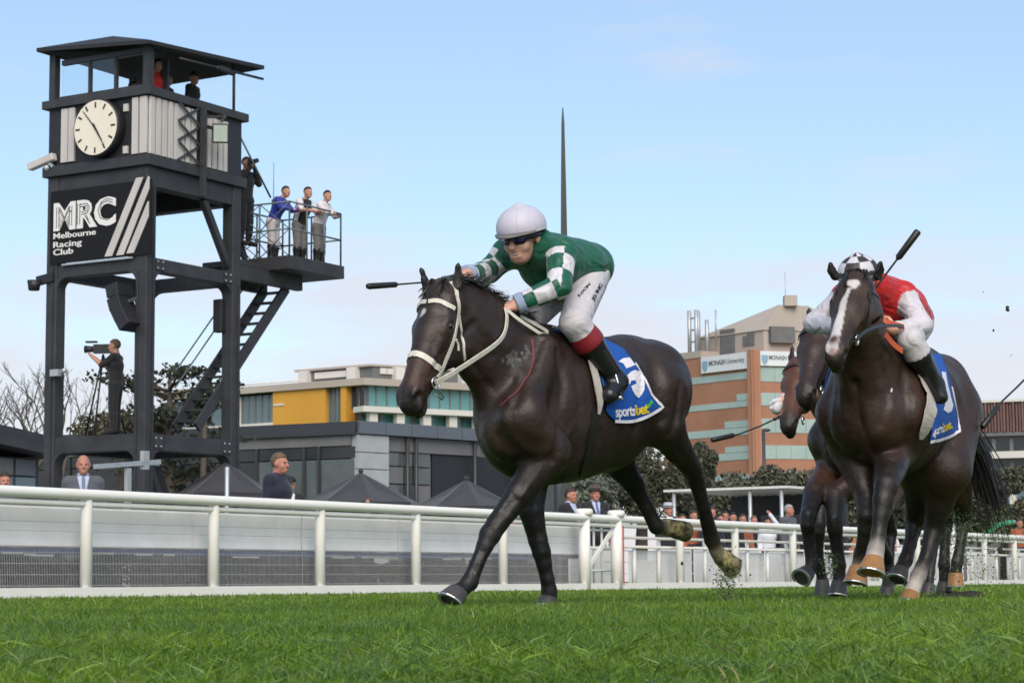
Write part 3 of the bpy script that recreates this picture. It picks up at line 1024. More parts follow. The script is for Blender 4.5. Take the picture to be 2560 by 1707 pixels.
for i, zx in enumerate((160, 182, 207, 240)):
    p = L.at(uu(zx), zc(380), -1.5 - (i % 2)); mb.tube([p, p + UP * (5.5 if i != 3 else 4.2)], 0.28, 6)
p0 = L.at(uu(165), zc(380), -1.5)
for h in (1.5, 3, 4.5): mb.tube([p0 + UP * h, L.at(uu(215), zc(380), -1.5) + UP * h], 0.12, 5)
p = L.at(uu(282), zc(330), -3); mb.tube([p, p + UP * 4.5], 0.12, 5)
mb.build('antenna', M_GALV, bk)
for zx, zy, w_, h_ in ((480, 340, 2.6, 3.4), (605, 345, 1.0, 1.2), (640, 330, 1.2, 1.8)):
    mb = MB(); L2.block(mb, L2.u(1650 + zx / 2.704) - w_ / 2, L2.u(1650 + zx / 2.704) + w_ / 2, ZA(1800, 720 + zy / 2.704, k0.y) - h_ / 2, ZA(1800, 720 + zy / 2.704, k0.y) + h_ / 2, 0, 0.12); mb.build('louvre', M_CONC2, bk)
for zx in (840,):
    mb = MB(); R2.block(mb, R2.u(1650 + zx / 2.704) - 1.6, R2.u(1650 + zx / 2.704) + 1.6, ZA(1960, 720 + 315 / 2.704, k0.y) - 1.0, ZA(1960, 720 + 315 / 2.704, k0.y) + 1.0, 0, 0.8); mb.build('roof_unit', M_CONC2, bk)
M_SBOARD = mat('white_sign_board', (0.66, 0.67, 0.68), 0.5, var=0.04, scale=0.5)
M_STEXT = mat('grey_sign_text', (0.11, 0.12, 0.14), 0.5, var=0.05)
M_SCREST = mat('blue_grey_crest', (0.22, 0.36, 0.46), 0.5, var=0.05)
for face, zx0, zx1, zt_, zb_, nm in ((L, 308, 622, 428, 540, 'left'), (R, 692, 1020, 425, 524, 'right')):
    f0, f1 = (uu(zx0), uu(zx1)) if face is L else (ur(zx0), ur(zx1) )
    lo, hi = min(f0, f1), max(f0, f1)
    z0_, z1_ = zc(zb_), zc(zt_)
    mb = MB(); face.block(mb, lo, hi, z0_, z1_, 0.05, 0.35); sb = mb.build('sign_board', M_SBOARD, bk)
    left_u = f0; ex = face.d if f1 > f0 else -face.d
    W_ = hi - lo; H_ = z1_ - z0_
    o_ = face.at(left_u, z0_ + H_ * 0.42, 0.36)
    put_text('lettering', 'MONASH', o_ + ex * W_ * 0.18, ex, UP, H_ * 0.30, M_STEXT, sb, width=W_ * 0.36, thick=0.03, bold=0.015)
    put_text('lettering', 'University', o_ + ex * W_ * 0.57, ex, UP, H_ * 0.30, M_STEXT, sb, width=W_ * 0.38, thick=0.03)
    p = o_ + ex * W_ * 0.09 - UP * H_ * 0.05
    s_ = H_ * 0.30
    mb = MB(); mb.add([p + ex * x * s_ + UP * y * s_ + face.n * 0.03 for x, y in ((-0.8, 1.2), (0.8, 1.2), (0.8, 0), (0.4, -0.7), (0, -1), (-0.4, -0.7), (-0.8, 0))], [(0, 1, 2, 3, 4, 5, 6)])
    o = mb.build('crest', M_SCREST, sb); md = o.modifiers.new('s', 'SOLIDIFY'); md.thickness = 0.03; md.offset = 0

# ------------------------------------------------------------------ red-brown slatted building at the right edge
c0, cr_ = ref(2405, 150.0), ref(2600, 148.0)
R = Face(c0, cr_)
rb = thing('slatted_building', 'red brown slatted upper storey over dark glazing at the right edge', 'building', c0)
zc = lambda py: ZA(2500, py, 149.0)
uR = R.u(2760)
mb = MB(); R.block(mb, 0, uR, 0, zc(1003), -12, -0.5); mb.build('wall', M_CONC2, rb)
mb = MB(); R.block(mb, -0.2, uR, zc(1006), zc(1000), -12, 0.3); mb.build('roof_edge', M_CREAM, rb)
nsl = 46
for i in range(nsl):
    u0_ = uR * i / nsl
    mb = MB(); R.block(mb, u0_ + 0.03, u0_ + uR / nsl * 0.80, zc(1080), zc(1007), -0.5, 0.15 if i % 3 else 0.28); mb.build('slat', M_RSLAT, rb)
mb = MB(); R.block(mb, 0, uR, zc(1090), zc(1081), -0.5, 0.2); mb.build('band', M_CONC2, rb)
facade_glass(R, rb, 0, uR, zc(1127), zc(1091), 8, -0.2, M_DGLASS, M_CONC2, 0.25)
mb = MB(); R.block(mb, 0, uR, zc(1146), zc(1129), -0.5, 0.5); mb.build('floor_slab', M_CREAM, rb)
facade_glass(R, rb, 0, uR, zc(1170), zc(1147), 8, -0.2, M_DGLASS, M_CONC2, 0.25)
mb = MB(); R.block(mb, 0, uR, zc(1192), zc(1171), -0.5, 0.5); mb.build('floor_slab', M_CREAM, rb)
facade_glass(R, rb, 0, uR, zc(1260), zc(1193), 8, -0.2, M_BGLASS, M_CREAM, 0.5)

# ------------------------------------------------------------------ dark shed at the left edge
c0 = ref(112, 58.0); cl = ref(-60, 56.0)
L = Face(c0, cl)
sh = thing('dark_shed', 'dark grey sloping roofed stand building at the far left', 'building', c0)
uL = 9.0
zc = lambda py: ZA(60, py, 57.0)
mb = MB(); L.block(mb, 0, uL, 0, zc(1140), -5, -0.3); mb.build('wall', M_FASC, sh)
za, zb_ = ZA(-60, 1065, 57), ZA(104, 1092, 57)
du = L.u(-60) - 0.0
s = MB(); s.hexa([L.at(-0.3, zb_ - 0.5, -5), L.at(-0.3, zb_ - 0.5, 0.4), L.at(uL, zb_ - 0.5 + (za - zb_) * uL / du, 0.4), L.at(uL, zb_ - 0.5 + (za - zb_) * uL / du, -5),
                L.at(-0.3, zb_, -5), L.at(-0.3, zb_, 0.4), L.at(uL, zb_ + (za - zb_) * uL / du, 0.4), L.at(uL, zb_ + (za - zb_) * uL / du, -5)]); s.build('roof', M_DKMETAL, sh)
for i in range(5):
    mb = MB(); L.block(mb, 0.2 + i * 0.8, 0.9 + i * 0.8, zc(1185), zc(1145), -0.3, -0.2); mb.build('panel', [M_FASCB, M_CONC2][i % 2], sh)
    mb = MB(); L.block(mb, 0.2 + i * 0.8, 0.9 + i * 0.8, zc(1225), zc(1190), -0.3, -0.2); mb.build('window', M_BGLASS, sh)

# ------------------------------------------------------------------ open-fronted canopy behind the crowd
cp = thing('canopy_stand', 'low flat canopy on pale posts with dark interior behind the crowd', 'canopy', ref(1820, 56))
a0, a1 = ref(1674, 57.0), ref(1968, 55.0)
R = Face(a0, a1); uR = (a1 - a0).length
zc = lambda px, py: ZA(px, py, 56.0)
zT = zc(1820, 1222)
mb = MB(); R.block(mb, -0.1, uR + 0.1, zT - 0.03, zT + 0.03, -3.5, 0.1); mb.build('canopy_roof', M_RAILUNDER, cp)
for px_ in (1686, 1876, 1955):
    u_ = R.u(px_); mb = MB(); mb.tube([R.at(u_, 0, 0), R.at(u_, zT - 0.032, 0)], 0.05, 8); mb.build('post', M_GALV, cp)
mb = MB(); R.block(mb, 0, uR, 0, zT - 0.06, -3.5, -3.3); mb.build('back_wall', M_BLACK, cp)
for i in range(4):
    mb = MB(); R.block(mb, 0.1 + i * uR / 4, uR / 4 * (i + 1) - 0.1, 1.2, 1.9, -3.29, -3.24); mb.build('wall_panel', M_DGLASS, cp)

# ------------------------------------------------------------------ closed market umbrellas' canopies
def umbrella(px, py, Y, wpx, hpx, label):
    top = P(px, py, Y)
    r = wpx / 2 / F0 * Y; h = hpx / F0 * Y
    o = thing('market_umbrella', label, 'umbrella', (top.x, top.y, 0), 'black market umbrellas behind the rail')
    mb = MB(); vs = [top]; fs = []
    n = 8
    for k in range(n):
        a = 2 * math.pi * (k + 0.3) / n
        vs.append(top + Vector((math.cos(a) * r, math.sin(a) * r, -h)))
    for k in range(n):                         # sagging panel between ribs
        a = 2 * math.pi * (k + 0.8) / n
        vs.append(top + Vector((math.cos(a) * r * 0.90, math.sin(a) * r * 0.90, -h * 1.0)))
    for k in range(n):
        a = 2 * math.pi * (k + 0.8) / n
        vs.append(top + Vector((math.cos(a) * r * 0.45, math.sin(a) * r * 0.45, -h * 0.56)))
    for k in range(n):
        k2 = (k + 1) % n
        A, B, E, Mi = 1 + k, 1 + k2, 1 + n + k, 1 + 2 * n + k
        fs += [(0, A, Mi), (0, Mi, B), (Mi, A, E), (Mi, E, B)]
    c = mb.add(vs, fs).build('canopy', M_UMB, o)
    md = c.modifiers.new('s', 'SOLIDIFY'); md.thickness = 0.01
    mb = MB()
    for k in range(n):                         # hanging valance
        vs = [Vector(mb_) for mb_ in []]
        a = 2 * math.pi * (k + 0.3) / n; b = 2 * math.pi * (k + 1.3) / n
        p, q_ = top + Vector((math.cos(a) * r, math.sin(a) * r, -h)), top + Vector((math.cos(b) * r, math.sin(b) * r, -h))
        mb.bar(p - UP * 0.08, q_ - UP * 0.08, 0.01, 0.15)
    mb.build('valance', M_UMB, o)
    mb = MB(); mb.tube([Vector((top.x, top.y, 0)), top - UP * 0.02], 0.03, 8); mb.build('pole', M_GALV, o)
    mb = MB(); mb.ball(top + UP * 0.02, 0.05); mb.build('finial', M_UMB, o)
umbrella(565, 1153, 40.0, 250, 82, 'black market umbrella half hidden behind the clock tower leg')
umbrella(902, 1180, 40.0, 300, 78, 'black market umbrella in front of the pale concrete panel')
umbrella(1166, 1198, 44.0, 270, 70, "black market umbrella beside the leading horse's chest")

# ------------------------------------------------------------------ tall tapered winning post
wp_b = FP(tpx(1417, 3.0), 3.0, 0); wp_t = PL(1415.5, 270, wp_b, Vector((0, 1, 0)))
mb = MB()
Hh = wp_t.z
rr = [(0, 0.14), (Hh * 0.45, 0.112), (Hh * 0.62, 0.092), (Hh * 0.83, 0.063), (Hh * 0.97, 0.036), (Hh, 0.013)]
mb.lathe(wp_b, UP, rr, 4)
o = mb.build('winning_post', mat('dark_olive_paint', (0.022, 0.026, 0.022), 0.5, var=0.2, scale=2), None, wp_b)
for p in o.data.polygons: p.use_smooth = False
tag(o, "tall thin dark tapered winning post rising behind the green jockey", 'pole')

# ------------------------------------------------------------------ grey tube frame and slim pole under the tower
tf = FP(tpx(320, 2.2), 2.2)
fr = thing('tube_frame', 'grey metal T shaped tube frame standing by the tower foot', 'frame', tf)
zt_ = ZA(320, 1162, tf.y)
a_, b_ = PL(238, 1166, tf, TV), PL(398, 1154, tf, TV)
mb = MB(); mb.bar(a_, b_, 0.06, 0.055); mb.build('crossbar', M_GALV, fr)
p_ = PL(320, 1170, tf, TV); mb = MB(); mb.bar(Vector((p_.x, p_.y, 0)), p_, 0.06, 0.06, up=TU); mb.build('upright', M_GALV, fr)
p_ = PL(362, 1150, tf, TV); mb = MB(); mb.cb(p_, TU * 0.10, TV * 0.06, UP * 0.22); mb.cb(p_ + TU * 0.16 - UP * 0.03, TU * 0.2, TV * 0.03, UP * 0.05); mb.build('clamp', M_GALV, fr)
p_ = FP(tpx(567, 1.0), 1.0); mb = MB(); mb.lathe(p_, UP, [(0, 0.028), (ZA(567, 1168, p_.y), 0.026), (ZA(567, 1166, p_.y), 0.005)], 8)
tag(mb.build('slim_post', M_GALV, None, p_), 'slim pale post standing in front of the tower right leg', 'post')
# lamp post in front of the brick block
lb = ref(1915, 120)
lp = thing('street_lamp', 'dark slim lamp pole in front of the brick block', 'lamp', lb)
zt_ = ZA(1913, 1075, 120)
mb = MB(); mb.tube([lb, lb + UP * zt_], [0.14, 0.09], 8); mb.build('pole', M_FASC, lp)
for dz in (0.0,):
    mb = MB(); mb.ball(lb + UP * (zt_ + dz) + Vector((0.15, 0, 0)), 0.26, 0.12, 0.10, 8, 6); mb.build('lamp_head', M_FASC, lp)
# ================================================================== trees
def ground_of(p): return Vector((p.x, p.y, 0))
def bare_tree(px, Y, top_py, seed, label, spread=0.5):
    rs = random.Random(seed)
    b = ref(px, Y); H = ZA(px, top_py, Y)
    o = thing('bare_tree', label, 'tree', b, 'bare trees behind the tower')
    mb = MB(); tw = MB()
    def grow(p, d, L, r, lev):
        n = 3
        pts = [p]; q = p.copy(); dd = d.copy()
        for i in range(n):
            dd = (dd + Vector((rs.uniform(-1, 1), rs.uniform(-1, 1), rs.uniform(-0.3, 0.8))) * 0.16).normalized()
            q = q + dd * L / n; pts.append(q.copy())
        rs_l = [r * (1 - 0.35 * i / n) for i in range(n + 1)]
        (mb if lev < 3 else tw).tube(pts, rs_l, 5 if lev < 3 else 3, caps=False)
        if lev >= 6 or r < 0.008: return
        k = 2 if lev < 2 else rs.choice((2, 3, 3))
        for i in range(k):
            nd = (dd + Vector((rs.uniform(-1, 1), rs.uniform(-1, 1), rs.uniform(-0.25, 0.7))) * (spread + 0.07 * lev)).normalized()
            grow(pts[rs.choice((2, 3, 3))], nd, L * rs.uniform(0.62, 0.85), r * rs.uniform(0.52, 0.68), lev + 1)
    grow(b, Vector((rs.uniform(-0.1, 0.1), 0, 1)), H * 0.30, H * 0.022, 0)
    mb.build('trunk', M_BARK, o); t = tw.build('twigs', M_BARK, o); t['kind'] = 'stuff'
    # scale so that the top reaches H
    for ch in o.children:
        zs = max(v.co.z for v in ch.data.vertices)
    zs = max(max(v.co.z for v in ch.data.vertices) for ch in o.children)
    for ch in o.children:
        ch.data.transform(Matrix.Scale(H / zs, 4))
    return o
bare_tree(60, 66, 915, 3, 'bare grey tree left of the tower leg', 0.55)
bare_tree(165, 72, 905, 8, 'bare tree with fine twigs right behind the left tower leg', 0.5)
bare_tree(-30, 70, 930, 21, 'bare tree cut by the left picture edge', 0.5)
bare_tree(250, 84, 960, 5, 'bare tree with low twigs behind the standing cameraman', 0.6)
bare_tree(340, 90, 975, 35, 'thin bare tree behind the near tower leg', 0.6)

def leafy_tree(px, Y, top_py, bot_py, wpx, seed, label, cols, nl=2600, size=0.35, name='leafy_tree', clumps=9, group='green trees beyond the crowd', flat=False):
    rs = np.random.RandomState(seed)
    b = ref(px, Y)
    zt, zb = ZA(px, top_py, Y), max(0.3, ZA(px, bot_py, Y))
    w = wpx / 2 / F0 * Y; h = (zt - zb) / 2; zm = (zt + zb) / 2
    o = thing(name, label, 'tree', b, group)
    C = []
    for i in range(clumps):
        d = rs.randn(3); d /= np.linalg.norm(d); r = rs.rand() ** 0.4 * 0.68
        C.append((d * r, 0.30 + 0.22 * rs.rand()))
    pts = []
    per = nl // clumps
    for c, rr in C:
        d = rs.randn(per, 3); d /= np.linalg.norm(d, axis=1)[:, None]
        q = c + d * (rr * (0.55 + 0.5 * rs.rand(per)))[:, None]
        pts.append(q)
    pts = np.concatenate(pts)
    pts = pts * np.array([w, w, h]) + np.array([b.x, b.y, zm])
    leaf_obj('crown', pts, size, rs, cols, o, flat=1.5 if flat else 0.0)
    mb = MB()
    mb.tube([b, b + Vector((0.1, 0, zb + h * 0.4)), b + Vector((0, 0.1, zm + h * 0.4))], [w * 0.09 + 0.05, w * 0.06 + 0.04, 0.03], 6)
    for c, rr in C[:6]:
        mb.tube([b + UP * (zb + h * 0.3), Vector((b.x + c[0] * w, b.y + c[1] * w, zm + c[2] * h))], [w * 0.045 + 0.02, 0.02], 4)
    mb.build('trunk', M_BARK, o)
    return o
G1 = [(0.055, 0.062, 0.042), (0.092, 0.098, 0.062)]
G2 = [(0.078, 0.082, 0.058), (0.122, 0.124, 0.084)]
G3 = [(0.055, 0.058, 0.035), (0.115, 0.115, 0.07)]
# flat-topped pine behind the tower: stacked plates of needles
def pine(px, Y, top_py, seed):
    rs = np.random.RandomState(seed); rr = random.Random(seed)
    b = ref(px, Y); H = ZA(px, top_py, Y)
    o = thing('pine_tree', 'dark flat topped pine with layered branches seen through the tower frame', 'tree', b)
    pts = []; mb = MB()
    mb.tube([b, b + UP * H * 0.5, b + UP * H * 0.97], [0.22, 0.16, 0.05], 7)
    for i in range(26):
        z = H * rr.uniform(0.42, 0.99); a = rr.uniform(0, 2 * math.pi)
        R_ = (1.0 - 0.35 * (z / H - 0.42)) * rr.uniform(0.5, 1.75) * (1.25 if z > H * 0.85 else 1.0)
        tip = b + Vector((math.cos(a) * R_, math.sin(a) * R_, z))
        mb.tube([b + UP * (z - 0.35), b + (tip - b) * 1.0], [0.06, 0.02], 4)
        n = 110
        q = rs.randn(n, 3) * np.array([0.42, 0.42, 0.10]) + np.array(tip)
        pts.append(q)
    leaf_obj('crown', np.concatenate(pts), 0.16, rs, [(0.016, 0.020, 0.012), (0.042, 0.050, 0.026)], o)
    mb.build('trunk', M_BARK, o)
pine(420, 62, 914, 4)
leafy_tree(500, 60, 945, 1075, 120, 77, 'dark loose evergreen beside the pine behind the stair', [(0.020, 0.024, 0.014), (0.05, 0.055, 0.03)], 700, 0.17, clumps=7, group='dark evergreens behind the tower')
leafy_tree(300, 62, 1030, 1100, 330, 78, 'brown green shrub line behind the cameraman', [(0.05, 0.045, 0.03), (0.10, 0.09, 0.055)], 1500, 0.16, clumps=12, group='dark evergreens behind the tower')
# trees behind the leading horse's belly and under the brick block
leafy_tree(1600, 70, 1085, 1330, 380, 31, 'loose grey green tree with sky gaps between the hind legs of the leading horse', G3, 11200, 0.13, clumps=20)
leafy_tree(1480, 66, 1150, 1330, 200, 32, 'pale gappy tree behind the man in the brown hat', [(0.07, 0.08, 0.05), (0.20, 0.22, 0.17)], 3400, 0.13, clumps=10)
leafy_tree(1765, 95, 1105, 1225, 96, 33, 'round dark tree in front of the brick wall', G1, 8400, 0.20, clumps=12)
leafy_tree(1735, 92, 1155, 1330, 150, 34, 'broad dark bush at the foot of the round tree', G1, 9200, 0.22, clumps=14)
leafy_tree(1850, 90, 1178, 1370, 190, 35, 'grey green bushy tree left of the lamp pole', G2, 10800, 0.22, clumps=18)
leafy_tree(1975, 88, 1152, 1380, 230, 36, 'wide olive tree right of the lamp pole', G2, 14000, 0.22, clumps=20)
leafy_tree(2080, 84, 1165, 1380, 240, 37, 'dark olive tree behind the bay horses', G1, 11200, 0.22, clumps=18)
leafy_tree(2300, 84, 1175, 1380, 260, 38, 'olive tree hidden mostly by the second horse', G2, 7200, 0.22, clumps=14)
leafy_tree(2510, 80, 1160, 1240, 190, 39, 'flat olive tree below the slatted building', G2, 6800, 0.18, clumps=12)
leafy_tree(2445, 76, 1205, 1380, 150, 40, 'grey bushy tree beside the black tail', G3, 8000, 0.20, clumps=14)
leafy_tree(2565, 78, 1240, 1380, 130, 41, 'grey green bush at the right picture edge', G3, 6000, 0.20, clumps=10)
# ================================================================== people
M_SKIN = mat('skin', (0.46, 0.24, 0.165), 0.5, var=0.10, scale=14, bump=0.08, bscale=90, spec=0.35)
M_SKIN2 = mat('ruddy_skin', (0.42, 0.185, 0.125), 0.5, var=0.12, scale=14, bump=0.08, bscale=90, spec=0.35)
M_EYE = mat('dark_eye', (0.02, 0.015, 0.012), 0.2, var=0.0)
CLOTH = {}
def cloth(name, c, rough=0.8, var=0.14, bump=0.25):
    if name not in CLOTH:
        CLOTH[name] = mat(name, c, rough, var=var, scale=9, bump=bump, bscale=22, sheen=0.15, spec=0.3)
    return CLOTH[name]
def hairm(name, c):
    if name not in CLOTH:
        CLOTH[name] = mat(name, c, 0.65, var=0.35, scale=40, bump=0.5, bscale=90)
    return CLOTH[name]

def standing(base, yaw, h=1.75, armL=None, armR=None, lean=0.0, head_yaw=0.0, head_pitch=0.0, legs=None, bend=None):
    """joints of a standing figure; arms are (elbow, wrist) in local right/forward/up metres of a 1.75 m figure"""
    k = h / 1.75
    f = Vector((math.cos(yaw), math.sin(yaw), 0)); r = f.cross(UP)
    b = Vector(base)
    def Lc(x, y, z):
        s_ = max(0.0, z - 0.95)
        return b + (r * x + f * (y + s_ * math.sin(lean)) + UP * (z if z <= 0.95 else 0.95 + s_ * math.cos(lean))) * k
    J = dict(k=k, r=r, f=f, b=b, Lc=Lc)
    J['pelvis'] = Lc(0, 0, 0.93); J['waist'] = Lc(0, 0.0, 1.08); J['chest'] = Lc(0, 0.01, 1.28); J['neck'] = Lc(0, -0.005, 1.47)
    J['head'] = Lc(0, 0.035, 1.625)
    hy = yaw + head_yaw
    hf = Vector((math.cos(hy) * math.cos(head_pitch), math.sin(hy) * math.cos(head_pitch), math.sin(head_pitch)))
    J['hf'] = hf; J['hr'] = hf.cross(UP).normalized(); J['hu'] = J['hr'].cross(hf)
    for s, n in ((-1, 'L'), (1, 'R')):
        J['s' + n] = Lc(s * 0.168, 0, 1.405)
        arm = armL if n == 'L' else armR
        e, w = arm if arm else ((s * 0.215, -0.02, 1.13), (s * 0.235, 0.06, 0.88))
        J['e' + n] = Lc(*e); J['w' + n] = Lc(*w)
        J['hd' + n] = (J['w' + n] - J['e' + n]).normalized()
        lg = (legs or {}).get(n)
        J['h' + n] = Lc(s * 0.095, 0, 0.90)
        J['k' + n] = Lc(*(lg[0] if lg else (s * 0.10, 0.02, 0.50)))
        J['a' + n] = Lc(*(lg[1] if lg else (s * 0.105, -0.01, 0.09)))
        J['t' + n] = J['a' + n] + (f * 0.17 - UP * 0.05 + r * s * 0.03) * k
    return J

def body_prims(J, fingers=True, slim=1.0):
    """(tag, kind, args) list of the figure's volumes"""
    k, Rr, Ff = J['k'], J['r'], J['f']
    o = []
    H, hr, hf, hu = J['head'], J['hr'], J['hf'], J['hu']
    def hp(x, y, z): return H + (hr * x + hf * y + hu * z) * k
    A = [hr, hf, hu]
    def E(tg, c, r3, ax=A, **kw): o.append((tg, 'e', (c, [x * k for x in r3], ax), kw))
    def Cc(tg, a, b, ra, rb, **kw): o.append((tg, 'c', (a, b, ra * k, rb * k), kw))
    E('skull', hp(0, -0.012, 0.032), (0.076, 0.096, 0.090))
    E('head', hp(0, 0.030, -0.040), (0.059, 0.068, 0.085))
    E('head', hp(0, 0.048, -0.092), (0.040, 0.042, 0.032))
    Cc('nose', hp(0, 0.092, 0.004), hp(0, 0.116, -0.034), 0.009, 0.015, kk=0.012)
    E('nose', hp(0, 0.084, 0.018), (0.052, 0.016, 0.012))
    for s in (-1, 1):
        E('nose', hp(s * 0.078, -0.006, -0.012), (0.011, 0.022, 0.032))
        E('nose', hp(s * 0.040, 0.064, -0.038), (0.022, 0.022, 0.022))
        E('neg', hp(s * 0.031, 0.098, -0.002), (0.017, 0.012, 0.010))
    E('neg', hp(0, 0.104, -0.071), (0.026, 0.014, 0.0045))
    Cc('nose', hp(-0.018, 0.086, -0.080), hp(0.018, 0.086, -0.080), 0.010, 0.010, kk=0.01)
    Cc('neck', hp(0, -0.022, -0.06), J['neck'], 0.054, 0.062)
    Cc('torso', J['pelvis'], J['waist'], 0.115, 0.105, w=1.38, ax=Rr)
    Cc('torso', J['waist'], J['chest'], 0.105, 0.128, w=1.38, ax=Rr)
    Cc('torso', J['chest'], J['neck'] - (J['neck'] - J['chest']) * 0.25, 0.125, 0.075, w=1.45, ax=Rr)
    Cc('torso', J['sL'], J['sR'], 0.062, 0.062)
    Cc('hips', J['pelvis'], J['pelvis'] + (J['waist'] - J['pelvis']) * 0.25, 0.125 * slim, 0.112 * slim, w=1.34, ax=Rr)
    for n in 'LR':
        Cc('uarm', J['s' + n], J['e' + n], 0.058, 0.044)
        Cc('farm', J['e' + n], J['w' + n], 0.044, 0.031)
        hd = J['hd' + n]
        pn = J.get('pn' + n) or hd.cross(UP)
        if pn.length < 1e-3: pn = Rr.copy()
        pn = (pn - hd * pn.dot(hd)).normalized(); sd = hd.cross(pn)
        w = J['w' + n]
        o.append(('hand', 'c', (w, w + hd * 0.085 * k, 0.027 * k, 0.032 * k), dict(w=0.62, ax=pn)))
        if fingers:
            cu = J.get('curl', 0.9)
            for i, fl in enumerate((0.072, 0.082, 0.076, 0.058)):
                p0 = w + hd * 0.085 * k + sd * (i - 1.5) * 0.019 * k
                d1 = (hd * math.cos(cu * 0.6) + pn * math.sin(cu * 0.6)); d2 = (hd * math.cos(cu * 1.7) + pn * math.sin(cu * 1.7))
                p1 = p0 + d1 * fl * 0.5 * k; p2 = p1 + d2 * fl * 0.5 * k
                o.append(('hand', 'c', (p0, p1, 0.0098 * k, 0.0088 * k), dict(kk=0.004)))
                o.append(('hand', 'c', (p1, p2, 0.0088 * k, 0.0072 * k), dict(kk=0.004)))
            t0 = w + hd * 0.025 * k - sd * 0.028 * k
            t1 = t0 + (hd * 0.7 - sd * 0.5 + pn * 0.45).normalized() * 0.042 * k
            t2 = t1 + (hd * 0.8 + pn * 0.6).normalized() * 0.032 * k
            o.append(('hand', 'c', (t0, t1, 0.014 * k, 0.011 * k), dict(kk=0.006)))
            o.append(('hand', 'c', (t1, t2, 0.011 * k, 0.0085 * k), dict(kk=0.004)))
        Cc('thigh', J['h' + n], J['k' + n], 0.092 * slim, 0.062 * slim ** 0.5)
        Cc('shin', J['k' + n], J['k' + n] * 0.68 + J['a' + n] * 0.32, 0.060, 0.060)
        Cc('shin', J['k' + n] * 0.68 + J['a' + n] * 0.32, J['a' + n], 0.060, 0.040)
        Cc('foot', J['a' + n], J['t' + n], 0.045, 0.034)
    return o

def sdf_of(prims, tags, inf=0.0, k=0.028, skip_neg=False):
    s = Sdf(k)
    for tg, kind, a, kw in prims:
        if tg == 'neg':
            if skip_neg or 'neg' not in tags: continue
            s.ell(a[0], a[1], a[2], k=0.008, neg=True); continue
        if tg not in tags: continue
        kw2 = dict(kw); kk = kw2.pop('kk', None)
        if kk is not None: kw2['k'] = kk
        if kind == 'c':
            s.cap(a[0], a[1], a[2] + inf, a[3] + inf, **kw2)
        else:
            s.ell(a[0], [x + inf for x in a[1]], a[2], **kw2)
    # carve after everything is joined
    s.p.sort(key=lambda p: p['neg'])
    return s

SKIN_TAGS = {'skull', 'head', 'nose', 'neck', 'torso', 'hips', 'uarm', 'farm', 'hand', 'thigh', 'shin', 'foot', 'neg'}

def head_clip_hair(J, low=-0.07, front=0.045, fy=0.0):
    H, hr, hf, hu, k = J['head'], J['hr'], J['hf'], J['hu'], J['k']
    h_, f_, u_ = np.array(H), np.array(hf), np.array(hu)
    def fn(X):
        q = X - h_
        y = q @ f_ / k; z = q @ u_ / k
        keep = np.minimum(np.maximum(y - fy, low - z), front - z - 0.25 * (0.05 - y))
        return keep * k
    return fn

def v_clip(J, z0, z1, w0, w1):
    """front V of the chest between heights z0 (point) and z1 (open end)"""
    n, r, f = np.array(J['neck']), np.array(J['r']), np.array(J['f'])
    u = np.array((J['neck'] - J['waist']).normalized()); k = J['k']
    def fn(X):
        q = X - n
        x = np.abs(q @ r) / k; z = q @ u / k; y = q @ f / k
        t = np.clip((z - z0) / (z1 - z0), 0, 1)
        return np.maximum.reduce([x - (w0 + (w1 - w0) * t), z0 - z, z - z1 - 0.02, 0.02 - y]) * k
    return fn

